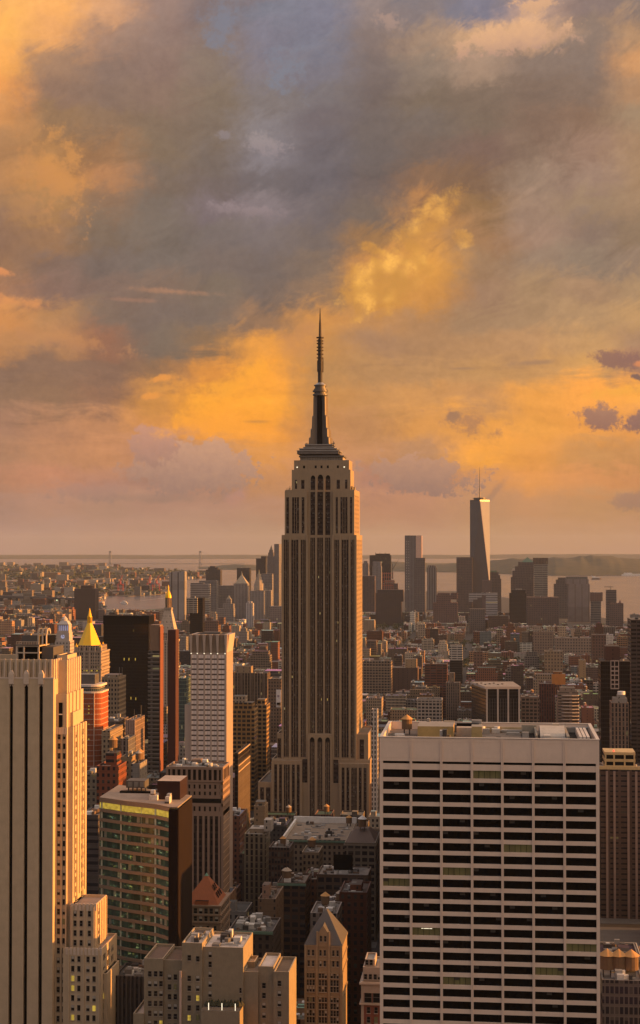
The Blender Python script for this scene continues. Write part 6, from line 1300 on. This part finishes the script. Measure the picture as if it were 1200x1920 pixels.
# ---------------------------------------------------------------- suspension bridge, cranes, ships, low bridge
def bridge():
    Y = 17600; X = lambda p: W(p, Y, 1050); Z = lambda p: PZ(p, Y, 290); st = plain('bridge_steel', (.22, .22, .23), .7)
    t = thing('suspension_bridge', (X(290), Y, 0), 'long suspension bridge with two tall grey towers across the distant bay', 'bridge')
    for p in (206.5, 375.5):
        def f(m):
            for s_ in (-1, 1): m.loft([(X(p)+s_*11-4, Y-6), (X(p)+s_*11+4, Y-6), (X(p)+s_*11+4, Y+6), (X(p)+s_*11-4, Y+6)], [(X(p)+s_*9-3, Y-5), (X(p)+s_*9+3, Y-5), (X(p)+s_*9+3, Y+5), (X(p)+s_*9-3, Y+5)], -2, Z(1033), st, cap=True)
            m.box(X(p)-10, X(p)+10, Y-4, Y+4, Z(1036.5), Z(1033), st); m.box(X(p)-10, X(p)+10, Y-4, Y+4, Z(1056), Z(1054.5), st)
        part(t, 'tower', f)
    part(t, 'deck', lambda m: m.box(X(120), X(460), Y-14, Y+14, Z(1057.6), Z(1056.6), st))
    def cab(m):
        n = 30
        seg = [(206.5, 375.5, 1033.5, 1033.5, 1055), (375.5, 460, 1033.5, 1056.5, None), (120, 206.5, 1056.5, 1033.5, None)]
        for a, b, za, zb, zm in seg:
            for k in range(n):
                u0, u1 = k/n, (k+1)/n; f = lambda u: (za*(1-u)+zb*u)+(4*u*(1-u)*(zm-za) if zm else 2.2*u*(1-u)*4)
                x0, x1 = X(a+(b-a)*u0), X(a+(b-a)*u1); q0, q1 = Z(f(u0)), Z(f(u1))
                m.face([(x0, Y, q0-.8), (x1, Y, q1-.8), (x1, Y, q1+.8), (x0, Y, q0+.8)], st)
                m.face([(x0, Y+2, q0+.8), (x0, Y, q0+.8), (x1, Y, q1+.8), (x1, Y+2, q1+.8)], st)
    part(t, 'cable', cab)
bridge()
def port_crane(px, py, col, label, k):
    gx, gy = G(px, py); s = 1.0; red = plain('crane_'+col[0], col[1], .6)
    t = thing('port_crane', (gx, gy, .5), label, 'crane', 'harbour cranes across the bay')
    part(t, 'legs', lambda m: ([m.box(gx+a-1.3, gx+a+1.3, gy+b-1.3, gy+b+1.3, .5, 52, red) for a in (-13, 13) for b in (-9, 9)], m.box(gx-14, gx+14, gy-10, gy-8, 28, 31, red), m.box(gx-14, gx+14, gy-10, gy-8, 50, 53, red)))
    part(t, 'boom', lambda m: (m.loft([(gx-14, gy-2), (gx-10, gy-2), (gx-10, gy+2), (gx-14, gy+2)], [(gx+k*34-1.5, gy-2), (gx+k*34+1.5, gy-2), (gx+k*34+1.5, gy+2), (gx+k*34-1.5, gy+2)], 50, 96, red, cap=True), m.box(gx-20, gx+16, gy-2, gy+2, 47, 50, red)))
    part(t, 'apex_frame', lambda m: m.loft([(gx-2, gy-8), (gx+2, gy-8), (gx+2, gy+8), (gx-2, gy+8)], [(gx-1, gy-1), (gx+1, gy-1), (gx+1, gy+1), (gx-1, gy+1)], 50, 76, red, cap=True))
RC = ('red', (.42, .08, .06)); BC = ('grey', (.12, .15, .22))
port_crane(226, 1114, RC, 'red harbour crane leftmost on the pier behind the ferry', .3); port_crane(231, 1113, BC, 'grey harbour crane with raised boom beside the red one on the pier', .5)
port_crane(281, 1112, RC, 'red harbour crane in the pair of cranes nearest the gold cupola', .1); port_crane(288, 1113, BC, 'dark harbour crane with raised boom between the two red cranes', .6); port_crane(294, 1113, RC, 'red harbour crane at the tip of the pier by the open water', .4)
def ferry():
    x, y = G(233, 1131); t = thing('ferry_boat', (x, y, -2), 'small white ferry trailing a long pale wake across the river', 'ferry')
    part(t, 'hull', lambda m: m.loft([(x-14, y-5), (x+14, y-5), (x+14, y+5), (x-14, y+5)], [(x-18, y-6), (x+16, y-6), (x+16, y+6), (x-18, y+6)], -2, 2.5, WHITE, cap=True))
    part(t, 'cabin', lambda m: (m.box(x-10, x+10, y-4, y+4, 2.5, 7, WHITE), m.box(x-6, x+4, y-3, y+3, 7, 10, WHITE), m.box(x-9.5, x+9.5, y-4.1, y+4.1, 4, 5.6, GLASS)))
    m = MB(); a, b = [], []
    for k in range(25):
        u = k/24; px = 236+(310-236)*u; py = 1131-10*u**.8; gx, gy = G(px, py, -1.9); w_ = 6+26*u; a.append((gx, gy-w_, -1.9)); b.append((gx, gy+w_, -1.9))
    for k in range(24): m.face([a[k], a[k+1], b[k+1], b[k]], plain('wake_foam', (.55, .47, .42), .7))
    tag(m.build('water_wake'), kind='structure')
ferry()
def ship(px, py, L, label, c):
    x, y = G(px, py, -2); t = thing('cargo_ship', (x, y, -2), label, 'ship')
    part(t, 'hull', lambda m: m.prism([(x-L/2, y-8), (x+L/2-12, y-8), (x+L/2, y), (x+L/2-12, y+8), (x-L/2, y+8)], -2, 9, ROOF, c))
    part(t, 'deckhouse', lambda m: (m.box(x-L*.42, x-L*.1, y-6, y+6, 9, 22, WHITE), m.box(x-L*.1, x+L*.3, y-6, y+6, 9, 14, WHITE), m.cyl(x-L*.3, y, 4, 22, 30, METAL, n=10)))
ship(1190, 1079.5, 210, 'long white cruise ship moored far off along the wooded shore', (.7, .66, .62)); ship(1118, 1086.5, 70, 'tiny dark barge alone on the wide river', (.08, .06, .06)); ship(172, 1113, 120, 'white moored ship by the far pier beside the dark monolith', (.5, .5, .5))
def low_bridge():
    a, b = G(-60, 1133), G(178, 1139); y = (a[1]+b[1])/2; t = thing('road_bridge', (a[0], y, 0), 'low steel road bridge crossing the river behind the stepped tower', 'bridge')
    part(t, 'deck', lambda m: m.prism([(a[0], a[1]), (b[0], b[1]-150), (b[0], b[1]-110), (a[0], a[1]+40)], 32, 41, plain('bridge_dark', (.07, .06, .06), .8), bottom=True))
    part(t, 'pier', lambda m: [m.box(a[0]+(b[0]-a[0])*k/14-5, a[0]+(b[0]-a[0])*k/14+5, a[1]+(b[1]-130-a[1])*k/14+4, a[1]+(b[1]-130-a[1])*k/14+30, -2, 32.05, plain('bridge_dark', (.07, .06, .06), .8)) for k in range(15)])
low_bridge()
def pier_shed():
    x0, y0 = G(72, 1131); x1, _ = G(139, 1131); t = thing('pier_shed', ((x0+x1)/2, y0+40, 0), 'long pale shed lit by a row of greenish lamps on the far river bank', 'warehouse')
    part(t, 'wall', lambda m: m.box(x0, x1, y0+40, y0+120, 0, 16, ROOF, (.2, .15, .12), ROOF, (.55, .47, .42))); part(t, 'roof', lambda m: [m.loft([(x0+(x1-x0)*k/6, y0+45), (x0+(x1-x0)*(k+1)/6, y0+45), (x0+(x1-x0)*(k+1)/6, y0+115), (x0+(x1-x0)*k/6, y0+115)], [(x0+(x1-x0)*(k+.3)/6, y0+70), (x0+(x1-x0)*(k+.7)/6, y0+70), (x0+(x1-x0)*(k+.7)/6, y0+90), (x0+(x1-x0)*(k+.3)/6, y0+90)], 16, 24, ROOF, (.5, .44, .4), cap=True) for k in range(6)])
    parts(t, 'lamp', lambda m: [m.box(x0+(x1-x0)*k/13-1.6, x0+(x1-x0)*k/13+1.6, y0+39, y0+39.9, 9, 13, litmat('green_lamp', (.7, 1, .55), 1.2)) for k in range(14)])
pier_shed()

# ---------------------------------------------------------------- the city's other buildings
PAL = [((.19, .085, .055), 'red brown brick'), ((.24, .11, .075), 'rust brick'), ((.33, .25, .18), 'tan'), ((.27, .22, .175), 'drab stone'), ((.21, .195, .185), 'grey'), ((.44, .37, .29), 'cream'), ((.10, .07, .06), 'dark brown'), ((.55, .50, .45), 'white'), ((.15, .11, .09), 'umber'), ((.34, .20, .12), 'ochre')]
PAL += [((.14, .17, .18), 'blue grey'), ((.06, .055, .06), 'near black')]
PW = [15, 8, 15, 11, 9, 12, 10, 10, 8, 6, 4, 4]
ROOFS = [((.05, .048, .05), 'black'), ((.14, .13, .125), 'dark grey'), ((.28, .26, .25), 'grey'), ((.50, .47, .45), 'silver white'), ((.30, .23, .17), 'tan')]
RWT = [30, 20, 18, 24, 12]
AV = [-3020, -2740, -2460, -2180, -1900, -1620, -1340, -1060, -780, -500, -215, -62, 220, 500, 780, 1060]
STYW = [('punch', 34), ('pair', 18), ('loft', 18), ('ribbon', 6), ('blank', 10), ('office', 8), ('piers', 6)]
def height(x, y, r):
    u = r.random()
    if y < 700: h = r.uniform(38, 62)
    elif y < 1200: h = r.uniform(28, 66) if u < .8 else r.uniform(20, 30)
    elif y < 1700: h = r.uniform(30, 68) if u < .85 else r.uniform(68, 90)
    elif y < 2400: h = r.uniform(22, 50) if u < .85 else r.uniform(50, 70)
    elif y < 3300: h = r.uniform(14, 30) if u < .80 else r.uniform(30, 62)
    elif y < 4400: h = r.uniform(12, 26) if u < .80 else r.uniform(26, 62)
    else: h = r.uniform(16, 42) if u < .8 else r.uniform(42, 75)
    return h
def inside_poly(x, y, P_):
    c = False; j = len(P_)-1
    for i in range(len(P_)):
        if (P_[i][1] > y) != (P_[j][1] > y) and x < (P_[j][0]-P_[i][0])*(y-P_[i][1])/(P_[j][1]-P_[i][1])+P_[i][0]: c = not c
        j = i
    return c
PARKS = [(w_, y_, 130, 150) for w_, y_ in ((W(965, 3250, 1240), 3250), (W(92, 3650, 1210), 3650), (W(60, 4400, 1180), 4400), (W(860, 3900, 1200), 3900), (W(690, 4700, 1170), 4700))]
lots = []; r = random.Random(12)
yy = 500
while yy < 6600:
    for row in range(2):
        y0 = yy+9+row*31
        for ai in range(len(AV)-1):
            xa, xb = AV[ai]+15, AV[ai+1]-15; x = xa
            while x < xb-9:
                wdt = min(r.choice((7, 8, 10, 12, 15, 20, 27, 36)) if y0 > 1200 else r.choice((14, 18, 22, 28, 36)), xb-x)
                if y0 > 4300: wdt = min(wdt*1.6, xb-x)
                D = 30 if r.random() < .6 else r.uniform(19, 29)
                x2 = x+wdt; cx = x+wdt/2
                pxl, _ = proj(x, y0, 20); pxr, _ = proj(x2, y0, 20)
                ok = pxr > -25 and pxl < 1290 and inside_poly(cx, y0+D, pts)  # unseen lots past the right edge are added to cast shade
                if ok and pxl > 1215 and y0 < 900: ok = False
                if ok: ok = not any(x < f[1] and x2 > f[0] and y0 < f[3] and y0+D > f[2] for f in FOOT)
                if ok and any(abs(cx-p[0]) < p[2] and abs(y0-p[1]) < p[3] for p in PARKS): ok = False
                if ok:
                    h = height(cx, y0, r); 
                    if wdt < 13 and y0 > 1800: h = min(h, 26)
                    for a, b, p0, pb, YY, _s in OCC:              # never in front of what the photograph shows open
                        if YY > y0 and pxl < b and pxr > a:
                            h = min(h, CZ-(pb+3-1022)*(y0)/F-.5)
                    lim = 1148 if pxl > 660 else (1150 if pxl > 300 else 1146)
                    if pxl > 1000: lim = 1168 if pxl < 1180 else 1150
                    h = min(h, CZ-(lim-1022)*y0/F)
                    if h > 7:
                        lots.append([x+.15, x2-.15, y0, y0+D, h]); 
                x = x2
    yy += 80
print('lots', len(lots))
# which of them show, and how large: coarse depth sweep from near to far
BW, BH = 400, 640; buf = np.zeros((BH, BW), dtype=bool); ev = []
for i, l in enumerate(lots): ev.append((l[2], 0, i))
for i, o in enumerate(OCC): ev.append((o[4], 1, i))
ev.sort(); vis = [0]*len(lots)
def fillr(a, b, c, d_):
    a, b = int(max(0, a/3)), int(min(BW, b/3+1)); c, d_ = int(max(0, c/3)), int(min(BH, d_/3+1))
    if a >= b or c >= d_: return 0
    s_ = buf[c:d_, a:b]; n_ = int((~s_).sum()); s_[:] = True; return n_
for y_, k_, i in ev:
    if k_: o = OCC[i]; fillr(o[0], o[1], o[2], 1920)
    else:
        x0, x1, y0, y1, h = lots[i]; a, t_ = proj(x0, y0, h); b, _ = proj(x1, y0, h); a2, t2 = proj(x0, y1, h); b2, _ = proj(x1, y1, h)
        if b < 0 or a > 1200: vis[i] = 0; fillr(a, b, t2, 1920); continue
        n1_ = fillr(a, b, t_, 1920); n2_ = fillr(max(a2, min(a, a2)), max(b, b2), t2, 1920); vis[i] = n1_+n2_
order = sorted(range(len(lots)), key=lambda i: -vis[i]); single = set(order[:285])
def bmesh_(m, roof_m, x0, x1, y0, y1, h, c, sty, rc, det, r, extra=None):
    par = 1.0 if y0 < 2600 else .6
    if det: m.pbox(x0, x1, y0, y1, 0, h, sty, c, rc, par, .5)
    else: m.box(x0, x1, y0, y1, 0, h, sty, c, ROOF, rc)
def junk(m, x0, x1, y0, y1, z, r, n, c):
    for _ in range(n):
        a = r.uniform(1.5, 5); b = r.uniform(1.5, 5); hh = r.uniform(1, 3.6)
        if x1-x0 < a+2.2 or y1-y0 < b+2.2: continue
        x = r.uniform(x0+1, x1-1-a); y = r.uniform(y0+1, y1-1-b)
        cc = r.choice((c, (.45, .43, .41), (.3, .29, .28), (.07, .06, .06), (.6, .58, .55), (.2, .16, .13)))
        m.box(x, x+a, y, y+b, z, z+hh, ROOF, cc)
rest = MB(); chosen = []
for i, (x0, x1, y0, y1, h) in enumerate(lots):
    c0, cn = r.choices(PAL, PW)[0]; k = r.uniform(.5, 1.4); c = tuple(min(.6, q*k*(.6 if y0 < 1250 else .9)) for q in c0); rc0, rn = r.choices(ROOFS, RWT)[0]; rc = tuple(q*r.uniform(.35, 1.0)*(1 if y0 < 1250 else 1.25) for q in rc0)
    sn = r.choices([a for a, _ in STYW], [b for _, b in STYW])[0]
    if y0 > 3800: sn = r.choice(('far', 'far', 'farv', 'far', 'blank'))
    sty = STY[sn]; near = y0 < 3000; zr = h-(1.0 if y0 < 2600 else .6)
    has_tank = r.random() < (.30 if y0 < 2400 else .12) and h > 20 and x1-x0 > 11; bulk = r.random() < .75 and x1-x0 > 9; setb = r.random() < .22 and h > 34 and x1-x0 > 16
    if i in single and vis[i] > 0:
        cx = (x0+x1)/2; t = thing('city_building', (cx, (y0+y1)/2, 0), 'x', 'building', 'lower city buildings')
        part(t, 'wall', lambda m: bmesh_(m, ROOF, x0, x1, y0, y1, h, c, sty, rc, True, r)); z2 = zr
        if y0 < 1500 and r.random() < .6: part(t, 'cornice', lambda m: m.box(x0-.05, x1+.05, y0-.7, y0-.02, h-1.6, h-.5, ROOF, tuple(q*.8 for q in c)))
        feats = []
        if setb: part(t, 'setback', lambda m: m.pbox(x0+3, x1-3, y0+5, y1-4, zr, h+7, sty, c, rc, 1, .4)); feats.append('set back top storey'); z2 = h+6
        if bulk:
            bx = r.uniform(x0+(4 if setb else 1.2), x1-(8 if setb else 6)); part(t, 'bulkhead', lambda m: m.box(bx, bx+r.uniform(3, 5), y0+9, y0+15, z2, z2+r.uniform(2.6, 4.6), ROOF, c, ROOF, rc))
        if has_tank: tank(t, r.uniform(x0+4, x1-4), y0+r.uniform(14, 17) if not setb else y0+12, z2, r.uniform(.8, 1.1)); feats.append('roof water tank')
        if not setb: clutter(t, x0+.6, x1-.6, y0+.6, y1-.6, zr, int(4+(x1-x0)*.25) if y0 < 1600 else 4, r)
        chosen.append([t, x0, x1, y0, y1, h, cn, rn, feats, sn])
    else:
        if proj(x1, y0, h)[0] < -5 or vis[i] == 0:
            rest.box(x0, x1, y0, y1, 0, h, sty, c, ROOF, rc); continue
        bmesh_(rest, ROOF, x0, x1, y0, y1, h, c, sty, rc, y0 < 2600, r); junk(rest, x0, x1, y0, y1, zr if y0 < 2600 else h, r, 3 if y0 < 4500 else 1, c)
        if has_tank and y0 < 4500: tx, ty = r.uniform(x0+3.5, x1-3.5), y0+14; rest.cyl(tx, ty, 2, zr+1.5, zr+6, WOOD, n=8); rest.cone(tx, ty, 2.3, zr+6, zr+7.6, TANKROOF, n=8)
for by in range(650, 1080, 42):  # unseen tall blocks added behind the slab to shade the foreground
    for bx in range(int(-.066*by), int(.060*by)-34, 37):
        if not any(bx < f[1] and bx+36 > f[0] and by < f[3] and by+38 > f[2] for f in FOOT):
            hh = rnd.uniform(104, 132); rest.box(bx, bx+rnd.uniform(28, 36), by, by+38, 0, hh, STY[rnd.choice(('punch', 'pair', 'loft'))], rnd.choice(PAL)[0], ROOF, (.1, .1, .1))
# unseen blocks added behind the viewpoint, their height chosen to shade the streets
r3 = random.Random(8)
for by in range(-900, -60, 80):
    for bx in range(-1500, 900, 60):
        if by > -100 and abs(bx) < 40: continue
        hh = r3.uniform(190, 285) if by > -330 else r3.uniform(120, 260)
        rest.box(bx, bx+r3.uniform(44, 58), by, by+60, 0, hh, STY[r3.choice(('punch', 'pair', 'ribbon', 'office'))], r3.choice(PAL)[0], ROOF, (.2, .2, .2))
tag(rest.build('city_buildings_and_shade_blocks'), kind='stuff')
# far shore neighbourhoods: thousands of small roofs
fb = MB(); r = random.Random(4)
def scatter(poly, n, smin, smax, hmin, hmax):
    xs_ = [p[0] for p in poly]; ys_ = [p[1] for p in poly]; k = 0; tries = 0
    while k < n and tries < n*8:
        tries += 1; px = r.uniform(max(-20, min(xs_)), min(1220, max(xs_))); py = r.uniform(min(ys_), max(ys_))
        if not inside_poly(px, py, poly): continue
        x, y = G(px, py); s_ = r.uniform(smin, smax)*(y/8000)**.5; q = s_*r.uniform(.4, .9); h = r.uniform(hmin, hmax)*(3.2 if r.random() < .05 else 1)
        c0 = tuple(q*.7 for q in r.choices(PAL, PW)[0][0]); rc = tuple(q*.8 for q in r.choices(ROOFS, RWT)[0][0]); fb.box(x, x+s_, y, y+q, 0, h, STY['far'] if h > 20 else ROOF, c0, ROOF, rc); k += 1
scatter(BK1, 1500, 16, 60, 7, 18); scatter(BK2, 1900, 20, 80, 8, 20)
scatter([(930, 1064), (1000, 1060), (1200, 1062), (1200, 1077), (940, 1077)], 1, 1, 2, 1, 2)
for k in range(260):
    px = r.uniform(960, 1200); py = r.uniform(1073, 1078); x, y = G(px, py); y += r.uniform(0, 700); s_ = r.uniform(20, 70); z = max(0, (y-G(px, 1078)[1]))*.055+4
    fb.box(x, x+s_, y, y+30, 0, z+r.uniform(5, 14), ROOF, r.choice(((.4, .33, .28), (.25, .2, .17), (.5, .44, .4), (.3, .2, .15))), ROOF, (.35, .3, .27))
tag(fb.build('far_shore_buildings'), kind='stuff')
# trees of the parks and squares: leaf clumps in one mass
def woods():
    m = MB(); r = random.Random(9); n = 0
    def crown(x, y, z, R_):
        for _ in range(26):
            a = r.uniform(0, 6.283); e = r.uniform(-.2, 1.4); q = R_*r.uniform(.45, 1); cx, cy, cz = x+q*math.cos(a)*math.cos(e), y+q*math.sin(a)*math.cos(e), z+q*math.sin(e)*.9
            u = Vector((r.gauss(0, 1), r.gauss(0, 1), r.gauss(0, 1))).normalized(); v = u.orthogonal().normalized(); s_ = R_*r.uniform(.22, .4)
            m.face([tuple(Vector((cx, cy, cz))+v*s_), tuple(Vector((cx, cy, cz))+u.cross(v)*s_), tuple(Vector((cx, cy, cz))-v*s_), tuple(Vector((cx, cy, cz))-u.cross(v)*s_)], ROOF, None, r.choice(((.045, .055, .02), (.06, .07, .025), (.035, .045, .02), (.075, .07, .03))))
        m.box(x-.3, x+.3, y-.3, y+.3, 0, z, ROOF, (.06, .045, .035))
    for px, py, w_, d_ in PARKS:
        for _ in range(130): crown(px+r.uniform(-w_, w_)*.92, py+r.uniform(-d_, d_)*.92, r.uniform(7, 11), r.uniform(4, 7))
    for _ in range(700):
        x = r.uniform(-1500, 350); y = 80*round(r.uniform(2400, 4600)/80)+500-480+r.uniform(-2, 2)
        if 0 < proj(x, y, 5)[0] < 1200 and not any(f[0]-3 < x < f[1]+3 and f[2]-3 < y < f[3]+3 for f in FOOT): crown(x, y, r.uniform(5, 9), r.uniform(3, 5))
    for _ in range(260):
        px, py = r.uniform(30, 330), r.uniform(1084, 1128)
        if inside_poly(px, py, BK1): x, y = G(px, py); crown(x, y, 9, r.uniform(14, 26))
    for _ in range(500):
        px, py = r.uniform(0, 385), r.uniform(1064, 1092)
        if inside_poly(px, py, BK2): x, y = G(px, py); crown(x, y, 9, r.uniform(22, 45))
    tag(m.build('trees'), kind='stuff')
woods()
# streets: pavements, lane lines, cars
sw = MB(); mk = MB()
for j in range(8):
    ys = 500+80*j
    for ai in range(8, 12):
        sw.box(AV[ai]+11, AV[ai+1]-11, ys+5, ys+75, -.1, .15, plain('pavement', (.17, .16, .15), .9))
for ai in (10, 11):
    for k in range(60):
        for o_ in (-3.6, 0, 3.6): y = 500+k*12; mk.face([(AV[ai]+o_-.08, y, .006), (AV[ai]+o_+.08, y, .006), (AV[ai]+o_+.08, y+5, .006), (AV[ai]+o_-.08, y+5, .006)], WHITE)
tag(sw.build('pavement'), kind='structure'); tag(mk.build('road_markings'), kind='structure')
def car(x, y, c, label, taxi=False):
    t = thing('parked_car' if False else 'car', (x, y, 0), label, 'car', 'cars on the avenue'); pm = plain('car_paint_%02d' % int(c[0]*99), c, .3, spec=.6)
    part(t, 'body', lambda m: (m.box(x-.9, x+.9, y-2.3, y+2.3, .35, .95, pm, bottom=True), m.loft([(x-.85, y-1.3), (x+.85, y-1.3), (x+.85, y+1.7), (x-.85, y+1.7)], [(x-.65, y-.6), (x+.65, y-.6), (x+.65, y+1.2), (x-.65, y+1.2)], .95, 1.5, GLASS, cap=True)))
    parts(t, 'wheel', lambda m: [m.box(x+a-.12, x+a+.12, y+b-.33, y+b+.33, 0, .66, BLACK) for a in (-.85, .85) for b in (-1.5, 1.5)])
    parts(t, 'headlight', lambda m: [m.box(x+a-.22, x+a+.22, y-2.36, y-2.3, .55, .85, LAMP) for a in (-.6, .6)])
cols = [((.5, .5, .5), 'silver'), ((.02, .02, .02), 'black'), ((.6, .35, .03), 'yellow'), ((.65, .64, .62), 'white'), ((.15, .03, .03), 'dark red')]
r = random.Random(2); used = set()
for k, (y, o_) in enumerate(((905, -1.8), (930, 1.8), (960, -5.4), (985, 1.8), (1010, -1.8), (1040, 5.4))):
    c, cn = cols[k % 5]; car(AV[11]+o_, y, c, '%s car with lit headlights, %s from the near end of the dark avenue' % (cn, ('first', 'second', 'third', 'fourth', 'fifth', 'sixth')[k]))

# ---------------------------------------------------------------- labels of the lower buildings: by look, then by the landmark they stand next to
SH = [(o[0], o[1], o[2], o[3], o[5]) for o in OCC]
seen = {}
for it in chosen:
    t, x0, x1, y0, y1, h, cn, rn, feats, sn = it
    px, py = proj((x0+x1)/2, y0, h); best = None
    for a, b, p0, pb, s_ in SH:
        cx_, cy_ = min(max(px, a), b), min(max(py, p0), pb); d_ = math.hypot(px-cx_, (py-cy_))
        q = d_+.02*abs((a+b)/2-px)
        if best is None or q < best[0]: best = (q, a, b, p0, pb, s_)
    _, a, b, p0, pb, s_ = best
    rel = 'left of' if px < a-2 else 'right of' if px > b+2 else ('beyond' if py < p0 else 'below')
    wpx = proj(x1, y0, h)[0]-proj(x0, y0, h)[0]; asp = (x1-x0)/h
    size = 'slim' if asp < .4 else 'wide' if asp > 1.1 else 'plain'
    f = (' and '+feats[-1]) if feats else ''
    base = f"{size} {cn} building, {rn} roof{f}, {rel} the {s_}"
    seen.setdefault(base, []).append((py, px, t))
ORD = ['nearest', 'second', 'third', 'fourth', 'fifth', 'sixth', 'seventh', 'eighth', 'ninth', 'tenth', 'eleventh', 'twelfth']
for base, L in seen.items():
    L.sort(key=lambda q: -q[0])
    for i, (py, px, t) in enumerate(L):
        lb = base if len(L) == 1 else (ORD[min(i, 11)]+' '+base)
        ws = lb.split()
        if len(ws) > 16: lb = lb.replace(' and set back top storey', '').replace(' and roof water tank', '')
        t['label'] = lb
from collections import Counter
cnt = Counter(t['label'] for t in ALLROOTS if t.get('label'))
print('dup labels', [k for k, v in cnt.items() if v > 1][:5], 'long', [k for k in cnt if len(k.split()) > 16][:20])
for o in ALLROOTS:
    for k in ('_o', '_nw', '_t'):
        if k in o: del o[k]

# ---------------------------------------------------------------- haze: one box of air round the whole place
hm = bpy.data.materials.new('haze'); hm.use_nodes = True; t_ = hm.node_tree; t_.nodes.clear()
pv = t_.nodes.new('ShaderNodeVolumePrincipled'); pv.inputs['Color'].default_value = (.55, .63, .82, 1); pv.inputs['Density'].default_value = 1.6e-5; pv.inputs['Anisotropy'].default_value = .0
ho = t_.nodes.new('ShaderNodeOutputMaterial'); t_.links.new(pv.outputs[0], ho.inputs['Volume'])
m = MB(); m.box(-43000, 43000, -4000, 43000, -6, 500, ROOF, bottom=True); hz = m.build('haze'); hz.data.materials.clear(); hz.data.materials.append(hm); tag(hz, kind='stuff')
